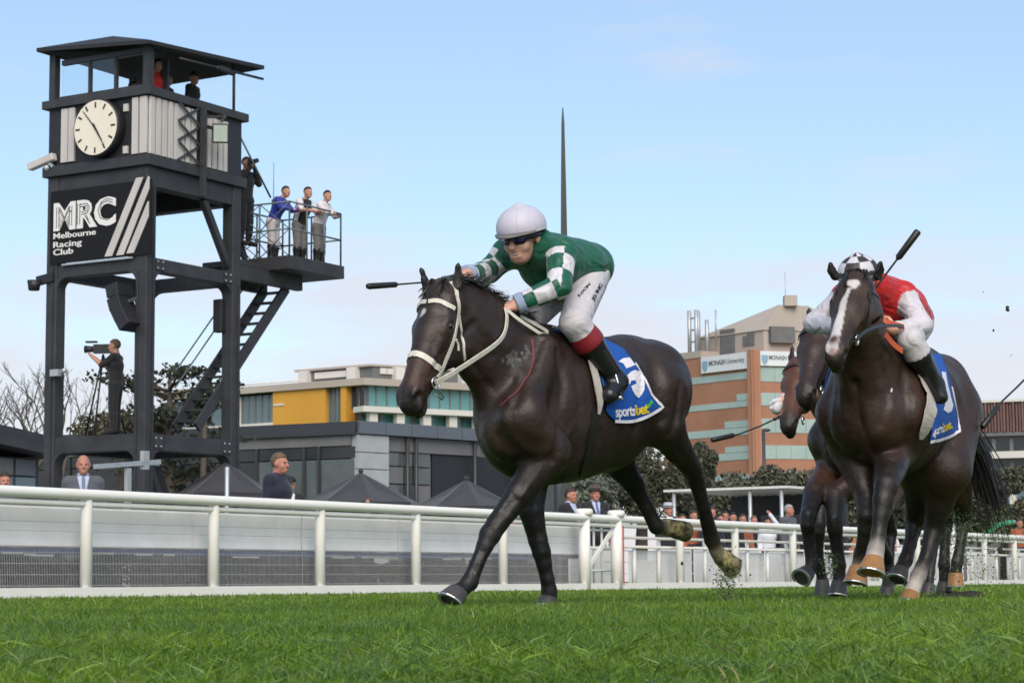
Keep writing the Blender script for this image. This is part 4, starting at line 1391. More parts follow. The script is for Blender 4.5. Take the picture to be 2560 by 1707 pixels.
def clothed(J, label, top=None, bottom=None, shoes=None, hair=None, hat=None, vox=0.012, skin=M_SKIN, suit=False, shirt=None, tie=None, short=False,
            group=None, fingers=True, vest=None, collar=None, name='person', bald=False, headvox=None, boots=None):
    prims = body_prims(J, fingers)
    root = thing(name, label, 'person', (J['b'].x, J['b'].y, J['b'].z), group)
    J['root'] = root
    s = sdf_of(prims, SKIN_TAGS)
    v, f = s.mesh(vox, 0)
    mesh_np('body', v, f, skin, root)
    if top:
        inf = 0.022 if suit else 0.014
        tg = {'torso', 'uarm'} | (set() if short else {'farm'}) | ({'hips'} if suit else set())
        sj = sdf_of(prims, tg, inf)
        v, f = sj.mesh(vox * 1.15, 0)
        mesh_np('jacket' if suit else 'shirt', v, f, top, root)
    if suit and shirt:
        sj = sdf_of(prims, {'torso'}, 0.028); v, f = sj.mesh(vox * 0.8, 0, v_clip(J, -0.30, 0.0, 0.008, 0.075)); mesh_np('shirt_front', v, f, shirt, root)
        sj = sdf_of(prims, {'neck'}, 0.014)
        nk, uu = np.array(J['neck']), np.array(J['hu'])
        v, f = sj.mesh(vox * 0.8, 0, lambda X: np.abs((X - nk) @ uu - 0.02) - 0.03); mesh_np('collar', v, f, shirt, root)
    if suit and tie:
        sj = sdf_of(prims, {'torso'}, 0.037); v, f = sj.mesh(vox * 0.7, 0, v_clip(J, -0.34, -0.005, 0.030, 0.020)); mesh_np('tie', v, f, tie, root)
    if vest:
        sj = sdf_of(prims, {'torso'}, 0.024); nk, uu, rr = np.array(J['neck']), np.array((J['neck'] - J['waist']).normalized()), np.array(J['r'])
        kk = J['k']
        v, f = sj.mesh(vox, 0, lambda X: np.maximum(np.abs((X - nk) @ rr) - 0.155 * kk, (X - nk) @ uu - 0.02)); mesh_np('vest', v, f, vest, root)
    if bottom:
        sj = sdf_of(prims, {'hips', 'thigh', 'shin'}, 0.016); v, f = sj.mesh(vox * 1.15, 0); mesh_np('trousers', v, f, bottom, root)
    if shoes:
        sj = sdf_of(prims, {'foot'}, 0.010); v, f = sj.mesh(vox, 0); mesh_split('shoe', v, f, shoes, root)
    if boots:
        sj = sdf_of(prims, {'foot', 'shin'}, 0.022)
        cuts = [(np.array(J['k' + n] * 0.82 + J['a' + n] * 0.18), np.array((J['k' + n] - J['a' + n]).normalized())) for n in 'LR']
        def bc(X):
            d0 = np.linalg.norm(X - np.array(J['aL']), axis=-1) < np.linalg.norm(X - np.array(J['aR']), axis=-1)
            return np.where(d0, (X - cuts[0][0]) @ cuts[0][1], (X - cuts[1][0]) @ cuts[1][1])
        v, f = sj.mesh(vox, 0, bc); mesh_split('boot', v, f, boots, root)
    if hair:
        sj = sdf_of(prims, {'skull'}, 0.012, skip_neg=True)
        v, f = sj.mesh(vox * 0.8, 0, head_clip_hair(J, low=-0.075, front=0.062))
        mesh_np('hair', v, f, hair, root)
    if hat:
        kind, hm, band = hat
        H, hu, hf, hr, k = J['head'], J['hu'], J['hf'], J['hr'], J['k']
        b = H + hu * 0.055 * k - hf * 0.008 * k
        mb = MB()
        if kind == 'trilby':
            mb.lathe(b, hu, [(0.0, 0.145 * k), (0.006 * k, 0.150 * k), (0.012 * k, 0.105 * k), (0.075 * k, 0.094 * k), (0.105 * k, 0.075 * k), (0.098 * k, 0.03 * k), (0.092 * k, 0.0)], 20)
            ho = mb.build('hat', hm, root)
            if band:
                mb = MB(); mb.lathe(b + hu * 0.012 * k, hu, [(0, 0.106 * k), (0.028 * k, 0.103 * k)], 20); mb.build('hat_band', band, ho)
        else:
            mb.lathe(b - hu * 0.01 * k, hu, [(0, 0.096 * k), (0.03 * k, 0.098 * k), (0.06 * k, 0.085 * k), (0.08 * k, 0.05 * k), (0.088 * k, 0.0)], 18)
            c = b + hf * 0.125 * k + hu * 0.002 * k
            mb.cb(c, hr * 0.13 * k, hf * 0.09 * k, hu * 0.008 * k)
            mb.build('cap', hm, root)
    # eyes
    for s_ in (-1, 1):
        mb = MB(); mb.ball(J['head'] + (J['hr'] * s_ * 0.031 + J['hf'] * 0.087 - J['hu'] * 0.002) * J['k'], 0.010 * J['k'], nu=8, nv=6)
        mb.build('eye', M_EYE, root)
    return root

def yaw_to_cam(p, off=0.0):
    d = CO - Vector(p); return math.atan2(d.y, d.x) + off
# ================================================================== clock tower
M_RAILD = mat('dull_green_grey_tube', (0.13, 0.155, 0.165), 0.5, metal=0.3, var=0.15, scale=8)
TC = Vector((-6.5, 38.0, 0))
def T(a, b, z=0.0): return TC + TV * a + TU * b + UP * z
A_, B_ = 2.11, 2.46
PW = 0.25                                      # post width
tower = thing('clock_tower', 'charcoal steel clock tower with slatted cab, black sign and open frame legs', 'tower', T(A_ / 2, B_ / 2))
zn = lambda py: ZA(366, py, 38.0)              # heights read at the near corner
Z_LOW_T, Z_LOW_B = zn(1083), zn(1124)
Z_MID_T, Z_MID_B = zn(643), zn(676)
Z_CAB_B, Z_CAB_M, Z_CAB_T = zn(466), zn(417), zn(391)
Z_SL_T, Z_SILL = zn(243), zn(222)
Z_EAVE = ZA(358, 108, 37.8)
hw = PW / 2
for (a, b) in ((0, 0), (A_, 0), (0, B_), (A_, B_)):
    mb = MB(); mb.cb(T(a, b, Z_CAB_M / 2), TV * PW, TU * PW, UP * Z_CAB_M); mb.build('leg', M_DKMETAL, tower, bevel=0.015)
def beams(z0, z1, name, ins=0.02, w=0.26, sides='FRBL'):
    for sd in sides:
        mb = MB()
        if sd == 'F': mb.ob(T(hw, -hw + ins, z0), TV * (A_ - PW), TU * w, UP * (z1 - z0))
        if sd == 'B': mb.ob(T(hw, B_ + hw - ins - w, z0), TV * (A_ - PW), TU * w, UP * (z1 - z0))
        if sd == 'R': mb.ob(T(-hw + ins, hw, z0), TV * w, TU * (B_ - PW), UP * (z1 - z0))
        if sd == 'L': mb.ob(T(A_ + hw - ins - w, hw, z0), TV * w, TU * (B_ - PW), UP * (z1 - z0))
        mb.build(name, M_DKMETAL, tower, bevel=0.01)
beams(Z_LOW_B, Z_LOW_T, 'floor_beam')
beams(Z_MID_B, Z_MID_T, 'middle_beam')
beams(Z_CAB_B, Z_CAB_M - 0.004, 'cab_beam')
# haunches in the corners (curved brackets)
def haunch(a, b, da, db, z, s, sx=1):
    mb = MB(); n = 6; prof = [(0.0, 0.0)]
    for i in range(n + 1):
        t = math.pi / 2 * i / n
        prof.append((s - s * math.sin(t), -(s - s * math.cos(t))))
    d = TV * da + TU * db; nrm = (TU if da else TV)
    base = T(a, b, z)
    vs = []
    for sg in (-0.11, 0.11):
        for x, y in prof: vs.append(base + d * x + UP * y + nrm * sg)
    m_ = len(prof)
    fs = [tuple(range(m_)), tuple(range(2 * m_ - 1, m_ - 1, -1))] + [(i, i + m_, (i + 1) % m_ + m_, (i + 1) % m_) for i in range(m_)]
    mb.add(vs, fs); mb.build('bracket', M_DKMETAL, tower)
for z in (Z_LOW_B, Z_MID_B):
    for (a, da) in ((hw, 1), (A_ - hw, -1)):
        haunch(a, 0.0, da, 0, z + 0.002, 0.24); haunch(a, B_, da, 0, z + 0.002, 0.24)
    for (b, db) in ((hw, 1), (B_ - hw, -1)):
        haunch(0.0, b, 0, db, z + 0.002, 0.24); haunch(A_, b, 0, db, z + 0.002, 0.24)
mb = MB(); mb.ob(T(0.02, 0.02, Z_LOW_T - 0.10), TV * (A_ - 0.04), TU * (B_ - 0.04), UP * 0.09); mb.build('lower_deck', M_BLACK, tower)
# knee brace under the cab and lattice tie beside the right leg
mb = MB(); mb.bar(T(0.0, B_ - hw - 0.75, Z_CAB_B), T(0.0, B_ - hw, Z_CAB_B - 1.15), 0.12); mb.build('knee_brace', M_DKMETAL, tower)
mb = MB(); mb.bar(T(A_, B_ - hw - 0.75, Z_CAB_B), T(A_, B_ - hw, Z_CAB_B - 1.15), 0.12); mb.build('knee_brace', M_DKMETAL, tower)
# ---------------- cab
e = 0.20                                       # the cab stands proud of the legs
mb = MB(); mb.ob(T(-e, -e, Z_CAB_M), TV * (A_ + 2 * e), TU * (B_ + 2 * e), UP * (Z_CAB_T - Z_CAB_M)); mb.build('cab_skirt', M_DKMETAL, tower, bevel=0.01)
mb = MB(); mb.ob(T(-e + 0.08, -e + 0.08, Z_CAB_T), TV * (A_ + 2 * e - 0.16), TU * (B_ + 2 * e - 0.16), UP * (Z_SL_T - Z_CAB_T)); mb.build('cab_wall', M_BLACK, tower)
mb = MB(); mb.ob(T(-e - 0.02, -e - 0.02, Z_SL_T), TV * (A_ + 2 * e + 0.04), TU * (B_ + 2 * e + 0.04), UP * (Z_SILL - Z_SL_T)); mb.build('cab_rim', M_DKMETAL, tower, bevel=0.01)
fF = Face(T(0, -e), T(1, -e)); fR = Face(T(-e, 0), T(-e, 1))
uF = lambda px: fF.u(px, 320); uR_ = lambda px: fR.u(px, 320)
Zx = lambda zx: zx / 2.376                     # helper for the enlarged view this was measured on
def slat(face, u0, u1, z0, z1, off=-0.06):
    mb = MB(); face.block(mb, u0, u1, z0, z1, off - 0.02, off + 0.035); return mb.build('slat', M_SLAT, tower, bevel=0.006)
hz = Z_SL_T - Z_CAB_T
for x0, x1, t_, b_ in ((356, 394, 0.03, 0.05), (400, 434, 0.03, 0.05), (776, 812, 0.02, 0.03), (822, 862, 0.02, 0.03)):
    slat(fF, uF(Zx(x0)), uF(Zx(x1)), Z_CAB_T + b_, Z_SL_T - t_)
for zy in (540, 790):
    mb = MB(); fF.block(mb, uF(Zx(722)), uF(Zx(748)), zn(40 + Zx(zy + 22)), zn(40 + Zx(zy - 22)), -0.08, -0.04); mb.build('small_plate', M_SLAT, tower)
xs = [902, 938, 974, 1010, 1046]
for i in range(5):
    slat(fR, uR_(Zx(xs[i])) , uR_(Zx(xs[i] + 27)), Z_CAB_T + 0.02, Z_SL_T - 0.02)
for x in (1076, 1112, 1148):
    slat(fR, uR_(Zx(x)), uR_(Zx(x + 27)), Z_CAB_T + 0.02, Z_SL_T - 0.04)
for i, x in enumerate((1210, 1244, 1278, 1312, 1340)):
    slat(fR, uR_(Zx(x)), uR_(Zx(x + 20)), Z_CAB_T + 0.03, Z_SL_T - 0.33)
    slat(fR, uR_(Zx(x)), uR_(Zx(x + 24)), Z_SL_T - 0.26, Z_SL_T - 0.10)
# lattice of crossing bars over the middle slats
u0, u1 = uR_(Zx(1060)), uR_(Zx(1180))
for k in range(3):
    zc0, zc1 = Z_CAB_T + hz * k / 3 + 0.02, Z_CAB_T + hz * (k + 1) / 3 - 0.01
    for a, b in ((u0, u1), (u1, u0)):
        mb = MB(); mb.bar(fR.at(a, zc0, 0.0 if a < b else 0.022), fR.at(b, zc1, 0.0 if a < b else 0.022), 0.02, 0.045, up=UP); mb.build('lattice_bar', M_FASC, tower)
um = (u0 + u1) / 2
for k in range(2):
    zc0, zc1 = Z_CAB_T + hz * (k + 0.5) / 3, Z_CAB_T + hz * (k + 1.5) / 3
    for a, b, o_ in ((u0, um, 0.04), (um, u1, 0.04), (u1, um, 0.06), (um, u0, 0.06)):
        pass
mb = MB(); fR.block(mb, uR_(Zx(1188)), uR_(Zx(1206)), zn(40 + Zx(900)) - 0.35, Z_SL_T, 0.0, 0.09); mb.build('cab_strut', M_DKMETAL, tower)
# floodlight on an arm
fl = PL(Zx(1310), 40 + Zx(698), T(-e - 0.35, 0), TV)
mb = MB(); ax = (CO - fl).normalized(); r_ = ax.cross(UP).normalized(); u_ = r_.cross(ax)
mb.cb(fl, r_ * 0.30, ax * 0.14, u_ * 0.36); lo = mb.build('floodlight', M_DKMETAL, tower, bevel=0.02)
mb = MB(); mb.cb(fl + ax * 0.075, r_ * 0.25, ax * 0.012, u_ * 0.30); mb.build('lamp_glass', M_LAMPG, lo)
mb = MB(); mb.bar(fl + u_ * 0.20, fl + u_ * 0.32 - r_ * 0.1, 0.04); mb.bar(fl + u_ * 0.32 - r_ * 0.1, fR.at(uR_(Zx(1200)), (fl + u_ * 0.32).z, 0.0), 0.04); mb.build('lamp_arm', M_DKMETAL, lo)
# ---------------- clock
ck = PL(Zx(573), 40 + Zx(665), T(0, -e - 0.10), TU)
cr = 0.50
nrm = -TU
cx = -TV                                       # to the right on the face as seen
mb = MB(); mb.lathe(ck + TU * 0.22, nrm, [(0, cr + 0.03), (0.22, cr + 0.03), (0.245, cr + 0.02), (0.245, cr - 0.02)], 40); co = mb.build('clock', M_BLACK, tower)
mb = MB(); mb.lathe(ck + nrm * 0.026, nrm, [(0, cr - 0.0), (0.006, cr - 0.0)], 40); mb.build('clock_face', M_CLOCK, co)
for h in range(12):
    a = math.pi / 2 - h * math.pi / 6
    d = cx * math.cos(a) + UP * math.sin(a); s_ = cx * -math.sin(a) + UP * math.cos(a)
    mb = MB(); mb.cb(ck + nrm * 0.037 + d * (cr - 0.085), d * 0.10, s_ * 0.032, nrm * 0.006); mb.build('hour_mark', M_BLACK, co)
for deg, L_, tail, w_ in ((-57, 0.30, 0.08, 0.045), (-57, 0.42, 0.0, 0.022), (131, 0.43, 0.06, 0.026)):
    a = math.radians(deg); d = cx * math.cos(a) + UP * math.sin(a); s_ = cx * -math.sin(a) + UP * math.cos(a)
    mb = MB(); p0 = ck + nrm * (0.046 + 0.006 * (w_ < 0.025)) - d * tail; p1 = ck + nrm * (0.046 + 0.006 * (w_ < 0.025)) + d * L_
    mb.add([p0 - s_ * w_ / 2, p0 + s_ * w_ / 2, p1 + s_ * w_ / 4, p1 - s_ * w_ / 4], [(0, 1, 2, 3)]); hnd = mb.build('clock_hand', M_BLACK, co)
    md = hnd.modifiers.new('s', 'SOLIDIFY'); md.thickness = 0.005
# ---------------- sign
fS = Face(T(0, -hw - 0.03), T(1, -hw - 0.03))
uS = lambda px: fS.u(px, 540)
zs = lambda zy: zn(40 + Zx(zy))
s0, s1 = uS(Zx(300)), uS(Zx(893))
zb_s, zt_s = zs(1425), Z_CAB_B - 0.0 - 0.02
zt_s = zs(985)
mb = MB(); fS.block(mb, min(s0, s1), max(s0, s1), zb_s, zt_s, -0.05, 0.0); sg = mb.build('sign_panel', M_SIGN, tower)
mb = MB(); fS.block(mb, uS(Zx(375)), uS(Zx(790)), zb_s - 0.05, zb_s - 0.02, -0.02, 0.02); mb.build('sign_strip', M_GALV, tower)
exS = -TV                                      # reading direction
o = fS.at(uS(Zx(322)), zs(1218), 0.004)
put_text('lettering', 'MRC', o, exS, UP, zs(1066) - zs(1218), M_LETTER, sg, width=abs(uS(Zx(690)) - uS(Zx(322))), bold=0.05, thick=0.012)
# dark inner lines that run through the three big letters
v, f = text_mesh('MRC', 1.0, 0.0, bold=-0.012)
for i, (txt, zb, zt, xe) in enumerate((('Melbourne', 1275, 1240, 572), ('Racing', 1328, 1293, 490), ('Club', 1374, 1338, 440))):
    o = fS.at(uS(Zx(322)), zs(zb), 0.004)
    put_text('lettering', txt, o, exS, UP, zs(zt) - zs(zb), M_LETTER, sg, width=abs(uS(Zx(xe)) - uS(Zx(322))), bold=0.012, thick=0.010)
def inner_lines():
    """the letters of the big word are drawn as bundles of lines: thin dark grooves laid on them"""
    x = lambda zx: uS(Zx(zx)); z = lambda zy: zs(zy)
    mb = MB()
    def ln(pts, w=0.012):
        for a, b in zip(pts[:-1], pts[1:]):
            mb.bar(fS.at(x(a[0]), z(a[1]), 0.018), fS.at(x(b[0]), z(b[1]), 0.018), 0.004, w, up=UP.cross(b and fS.n) if False else fS.n.cross(fS.at(x(b[0]), z(b[1])) - fS.at(x(a[0]), z(a[1]))))
    for dx in (0, 14):
        ln([(340 + dx, 1085), (340 + dx, 1210)]); ln([(430 - dx, 1085), (430 - dx, 1205)])
        ln([(352 + dx * 0.6, 1090), (386, 1170 - dx), (420 - dx * 0.6, 1090)])
        ln([(464 + dx, 1078), (464 + dx, 1205)])
        ln([(475, 1085 + dx), (520, 1083 + dx), (535 - dx, 1110), (522, 1140 - dx), (485, 1146 - dx)])
        ln([(505 + dx * 0.8, 1150), (538 - dx * 0.2, 1205)])
        ln([(672, 1082 + dx), (640, 1068 + dx), (605, 1085 + dx * 0.7), (585 + dx, 1130), (600 + dx * 0.7, 1180 - dx * 0.5), (640, 1196 - dx), (676, 1178 - dx)])
    g_ = mb.build('letter_groove', M_SIGN, sg); g_['kind'] = 'stuff'
inner_lines()
# three slanting white tubes
for poly in ([(628, 1415), (672, 1415), (852, 968), (810, 968)], [(697, 1415), (740, 1415), (888, 1042), (888, 968), (880, 968)], [(757, 1410), (800, 1410), (886, 1205), (886, 1115), (880, 1115)]):
    vs_ = [fS.at(uS(Zx(x)), zs(y), 0.004) for x, y in poly]; m_ = len(vs_)
    mb = MB(); mb.add(vs_ + [v + fS.n * 0.016 for v in vs_], [tuple(range(m_ - 1, -1, -1)), tuple(range(m_, 2 * m_))] + [(i, (i + 1) % m_, (i + 1) % m_ + m_, i + m_) for i in range(m_)])
    mb.build('slanting_stripe', M_SLAT, sg)
# ---------------- roof and upper room
ro_l, ro_r, ro_f, ro_b = 0.26, 0.30, 0.34, 0.58
eN, eL, eR, eB = T(-ro_r, -ro_f, Z_EAVE), T(A_ + ro_l, -ro_f, Z_EAVE), T(-ro_r, B_ + ro_b, Z_EAVE), T(A_ + ro_l, B_ + ro_b, Z_EAVE)
eL = eL + UP * 0.20; eR = eR + UP * 0.22; eB = eB + UP * 0.2
zr = ZA(257, 84, 39.4)
r1, r2 = T(1.62, 0.9, zr), T(1.35, B_ - 0.3, zr)
mb = MB()
dn = UP * -0.07
V_ = [eN, eL, eB, eR, r1, r2] + [p + dn for p in (eN, eL, eB, eR, r1, r2)]
mb.add(V_, [(0, 1, 4), (1, 2, 5, 4), (2, 3, 5), (3, 0, 4, 5), (6, 10, 7), (7, 10, 11, 8), (8, 11, 9), (9, 11, 10, 6), (0, 6, 7, 1), (1, 7, 8, 2), (2, 8, 9, 3), (3, 9, 6, 0)])
mb.build('roof', M_ROOFT, tower)
pz = Z_EAVE + 0.02
for (a, b, zt_) in ((0 - 0.06, 0 - 0.06, pz - 0.03), (A_ + 0.06, -0.06, pz + 0.06), (A_ + 0.06, B_ - 0.3, pz + 0.10)):
    mb = MB(); mb.ob(T(a - 0.07, b - 0.07, Z_SILL), TV * 0.14, TU * 0.14, UP * (zt_ - Z_SILL)); mb.build('roof_post', M_DKMETAL, tower)
p0 = T(-0.1, B_ - 0.1, Z_SILL); mb = MB(); mb.tube([p0, Vector((p0.x, p0.y, pz + 0.1))], 0.03, 6); mb.build('roof_post', M_DKMETAL, tower)
# front window: two panes, then a dark lined part
fW = Face(T(0, -0.04), T(1, -0.04)); uW = lambda zx: fW.u(Zx(zx), 190)
mb = MB(); fW.block(mb, uW(892), uW(362), Z_SILL, Z_SILL + 0.07, -0.1, 0.06); mb.build('window_sill', M_DKMETAL, tower)
for zx in (535, 688):
    mb = MB(); fW.block(mb, uW(zx + 7), uW(zx - 7), Z_SILL + 0.07, pz - 0.14, -0.05, 0.02); mb.build('mullion', M_DKMETAL, tower)
for a, b in ((372, 528), (542, 681)):
    mb = MB(); fW.block(mb, uW(b), uW(a), Z_SILL + 0.07, pz - 0.14, -0.012, -0.004); mb.build('window_pane', M_GLASS, tower)
mb = MB(); fW.block(mb, uW(880), uW(690), Z_SILL + 0.62, pz - 0.06, -0.05, 0.0); mb.build('blind_panel', M_FASC, tower)
mb = MB(); mb.ob(T(0.25, 0.85, Z_SILL), TV * 0.75, TU * 0.05, UP * (pz - 0.02 - Z_SILL)); mb.build('inner_wall', M_FASC, tower)
mb = MB(); fW.block(mb, uW(880), uW(372), pz - 0.14, pz - 0.05, -0.06, 0.03); mb.build('lintel', M_FASC, tower)
# boom and bracket under the open roof
pa, pb_ = T(-0.3, 0.5, Z_SILL + 0.62), T(-0.3, 3.0, Z_EAVE - 0.05)
mb = MB(); mb.tube([pa, pb_], 0.025, 6); mb.cb(pa + (pb_ - pa) * 0.52, TU * 0.3, TV * 0.08, UP * 0.09); mb.tube([pa + (pb_ - pa) * 0.42, pa + (pb_ - pa) * 0.62 - UP * 0.05], 0.035, 6); mb.build('camera_boom', M_BLACK, tower)
# cctv housing at the left of the cab skirt, round lamp lower down
pc = PL(Zx(250), 40 + Zx(868), T(A_ + e, -e), TU)
mb = MB(); d_ = (TV * 0.97 - UP * 0.22).normalized(); mb.cb(pc, d_ * 0.62, d_.cross(TU).normalized() * 0.14, TU * 0.14); cc_ = mb.build('security_camera', M_SLAT, tower, bevel=0.02)
mb = MB(); mb.ball(pc - d_ * 0.12 - UP * 0.15, 0.06); mb.bar(pc - d_ * 0.12, pc - d_ * 0.28 - UP * 0.18, 0.05); mb.build('camera_bracket', M_GALV, cc_)
pl = PL(95, 703, T(A_ + hw, -hw), TU)
mb = MB(); mb.tube([pl + UP * 0.0 - TU * 0.1, pl - TU * 0.1 - UP * 0.18], [0.13, 0.10], 12); mb.bar(pl, pl - TV * 0.4 + UP * 0.05, 0.1, 0.16); mb.build('flood_lamp', M_BLACK, tower)
# hanging curved loudspeaker by the near leg
ps = [PL(x, y, T(0.45, -hw - 0.1), TU) for x, y in ((298, 728), (303, 760), (313, 785), (323, 805))]
for i in range(4):
    d_ = (ps[min(i + 1, 3)] - ps[max(i - 1, 0)]).normalized(); s_ = d_.cross(TU).normalized()
    mb = MB(); L_ = (ps[1] - ps[0]).length * 0.98; mb.cb(ps[i], s_ * 0.27, TU * 0.42, d_ * L_); mb.build('loudspeaker', M_BLACK, tower, bevel=0.012)
mb = MB(); mb.bar(ps[1], T(0.1, -0.1, ps[1].z + 0.1), 0.05); mb.bar(ps[3], T(0.1, -0.1, ps[3].z - 0.05), 0.05); mb.build('speaker_bracket', M_DKMETAL, tower)
# boxes on the legs
pb2 = PL(549, 790, T(0.15, B_ - hw - 0.05), TU); mb = MB(); mb.cb(pb2, TV * 0.2, TU * 0.16, UP * 0.62); mb.build('junction_box', M_BLACK, tower, bevel=0.02)
pb3 = PL(150, 927, T(A_, -hw - 0.05), TU); mb = MB(); mb.ball(pb3 - TV * 0.1, 0.05); mb.cb(pb3 + TV * 0.1 - UP * 0.03, TV * 0.2, TU * 0.1, UP * 0.12); mb.build('leg_lamp', M_GALV, tower)
# ---------------- side platform, stair and railings
DK = zn(643)                                    # deck height
bE = 4.57
DZ = ZA(742, 694, T(0, bE).y)
mb = MB(); mb.ob(T(-hw + 0.02, B_ + hw, DZ - 0.27), TV * 0.14, TU * (bE - B_ - hw), UP * 0.27); mb.build('cantilever_beam', M_DKMETAL, tower)
mb = MB(); mb.ob(T(0.75, B_ + hw, DZ - 0.27), TV * 0.14, TU * (bE - B_ - hw), UP * 0.27); mb.build('cantilever_beam', M_DKMETAL, tower)
b0 = 3.45
dz = DZ + 0.25
d0, d1 = -0.62, 0.9
mb = MB(); mb.ob(T(d0, b0, DZ + 0.005), TV * (d1 - d0), TU * (5.25 - b0), UP * (dz - DZ)); mb.build('side_platform', M_DKMETAL, tower)
mb = MB(); mb.ob(T(-hw + 0.02, B_ + hw, DZ + 0.006), TV * 0.9, TU * (b0 - B_ - hw - 0.005), UP * 0.1); mb.build('side_platform', M_DKMETAL, tower)
rails = MB()
hR = 1.05
cor = [T(d1 - 0.05, b0 + 0.05, dz), T(d0 + 0.05, b0 + 0.05, dz), T(d0 + 0.05, 5.2, dz), T(d1 - 0.05, 5.2, dz)]
def rail_run(a, b, n, cross=False):
    for hgt in (hR, hR * 0.5):
        mb = MB(); mb.tube([a + UP * hgt, b + UP * hgt], 0.018, 6); mb.build('guard_rail', M_RAILD, tower)
    for i in range(n + 1):
        p = a + (b - a) * i / n
        mb = MB(); mb.tube([p, p + UP * hR], 0.02, 6); mb.build('guard_post', M_RAILD, tower)
    if cross:
        for i in range(n):
            p, q_ = a + (b - a) * i / n, a + (b - a) * (i + 1) / n
            for z0_, z1_ in ((0, hR * 0.5), (hR * 0.5, hR)):
                mb = MB(); mb.tube([p + UP * z0_, q_ + UP * z1_], 0.011, 5); mb.tube([p + UP * z1_, q_ + UP * z0_], 0.011, 5); mb.build('tie_rod', M_RAILD, tower)
rail_run(cor[0], cor[1], 2, True)
rail_run(cor[1], cor[2], 3)
rail_run(cor[3], cor[2], 2)
rail_run(cor[0], cor[3], 2, True)
# stair / ladder down to the lower deck
def stair(a0, a1, bt, zt, bb, zb, name):
    for a in (a0, a1):
        mb = MB(); mb.bar(T(a, bt, zt), T(a, bb, zb), 0.06, 0.20); mb.build('stringer', M_DKMETAL, tower)
    n = 13
    for i in range(n):
        t = (i + 0.5) / n
        b = bt + (bb - bt) * t; z = zt + (zb - zt) * t
        mb = MB(); mb.ob(T(a0 + 0.03, b - 0.07, z), TV * (a1 - a0 - 0.06), TU * 0.16, UP * 0.035); mb.build('tread', M_DKMETAL, tower)
st_t = PL(716, 720, T(0.1, 0), TV); st_b = PL(492, 1068, T(0.1, 0), TV)
bt_, bb_ = (st_t - TC).dot(TU), (st_b - TC).dot(TU)
stair(0.1, 0.62, bt_, st_t.z, bb_, st_b.z, 'stair')
for k, off in enumerate((0.75, 1.05)):
    for a in (0.62,):
        mb = MB(); mb.tube([T(a, bt_ - 0.2, st_t.z + off - 0.3), T(a, bb_, st_b.z + off)], 0.016, 5); mb.build('hand_rail', M_RAILD, tower)
# second steep stair from the side platform up to the cab
mb = MB(); mb.bar(T(0.45, B_ + 1.0, dz), T(0.45, B_ + 0.22, Z_CAB_M + 0.2), 0.05, 0.14); mb.build('stringer', M_DKMETAL, tower)
mb = MB(); mb.tube([T(0.0, B_ + 0.25, Z_CAB_M + 1.0), T(0.0, B_ + 1.2, dz + 1.2)], 0.02, 6); mb.build('hand_rail', M_RAILD, tower)
# thin whip aerial on the platform rail
pa = PL(684, 500, T(0.3, 0), TV); mb = MB(); mb.tube([pa - UP * 0.55, pa, pa + UP * 0.75], [0.012, 0.010, 0.005], 5); mb.ball(pa - UP * 0.02, 0.045); mb.build('aerial', M_RAILD, tower)
# diagonal bracing / legs of the lower storey seen under the deck
mb = MB(); mb.bar(T(0.25, 0.35, Z_LOW_B), T(0.2, 1.3, 0.4), 0.10); mb.build('lower_brace', M_DKMETAL, tower)
mb = MB(); mb.bar(T(0.6, 1.0, Z_LOW_B), T(0.5, 1.9, 0.4), 0.08); mb.build('lower_brace', M_DKMETAL, tower)

# cables and bolted plates on the legs
for (a, b, z0_, z1_) in ((-hw - 0.012, 0.05, 0.1, Z_CAB_B), (-hw - 0.012, B_ + 0.04, 0.1, Z_MID_B), (0.06, -hw - 0.012, 0.1, Z_MID_B), (A_ - 0.05, -hw - 0.012, 0.1, Z_MID_T)):
    n_ = 9
    mb = MB(); mb.tube([T(a, b + 0.008 * math.sin(i * 2.1), z0_ + (z1_ - z0_) * i / n_) for i in range(n_ + 1)], 0.010, 5); mb.build('cable', M_BLACK, tower)
for z in (Z_LOW_B, Z_MID_B):
    h_ = (Z_LOW_T - Z_LOW_B) if z == Z_LOW_B else (Z_MID_T - Z_MID_B)
    for b in (hw + 0.13, B_ - hw - 0.13):
        mb = MB(); mb.cb(T(-hw + 0.012, b, z + h_ / 2), TV * 0.016, TU * 0.22, UP * h_ * 0.8); pl_ = mb.build('splice_plate', M_DKMETAL, tower)
        for db in (-0.07, 0.07):
            for dzz in (-0.25, 0.25):
                mb = MB(); mb.lathe(T(-hw + 0.006, b + db, z + h_ / 2 + h_ * dzz), -TV, [(0, 0.017), (0.016, 0.017)], 6); mb.build('bolt', M_GALV, pl_)
# ================================================================== people on the tower
Wt = cloth('white_cotton', (0.62, 0.58, 0.58)); Gy = cloth('grey_trouser', (0.16, 0.15, 0.15)); Bk = cloth('black_cloth', (0.014, 0.014, 0.016))
Bl = cloth('royal_blue_silk', (0.018, 0.035, 0.30), 0.5); Br = cloth('off_white_breeches', (0.52, 0.46, 0.45)); Nv = cloth('navy_cloth', (0.018, 0.02, 0.045))
HB = hairm('dark_brown_hair', (0.035, 0.022, 0.015)); HK = hairm('black_hair', (0.014, 0.011, 0.010)); HG = hairm('grey_hair', (0.30, 0.28, 0.27)); HM = hairm('mid_brown_hair', (0.12, 0.072, 0.042))
Rd = cloth('red_cloth', (0.50, 0.03, 0.02))
BOOT = mat('black_leather', (0.012, 0.012, 0.013), 0.28, var=0.2, scale=12, bump=0.1)
yawR = math.atan2(-0.35, 0.94)
def on_deck(px, a):
    p = PL(px, 640, T(a, 0), TV); b = (p - TC).dot(TU); return T(a, b, dz)
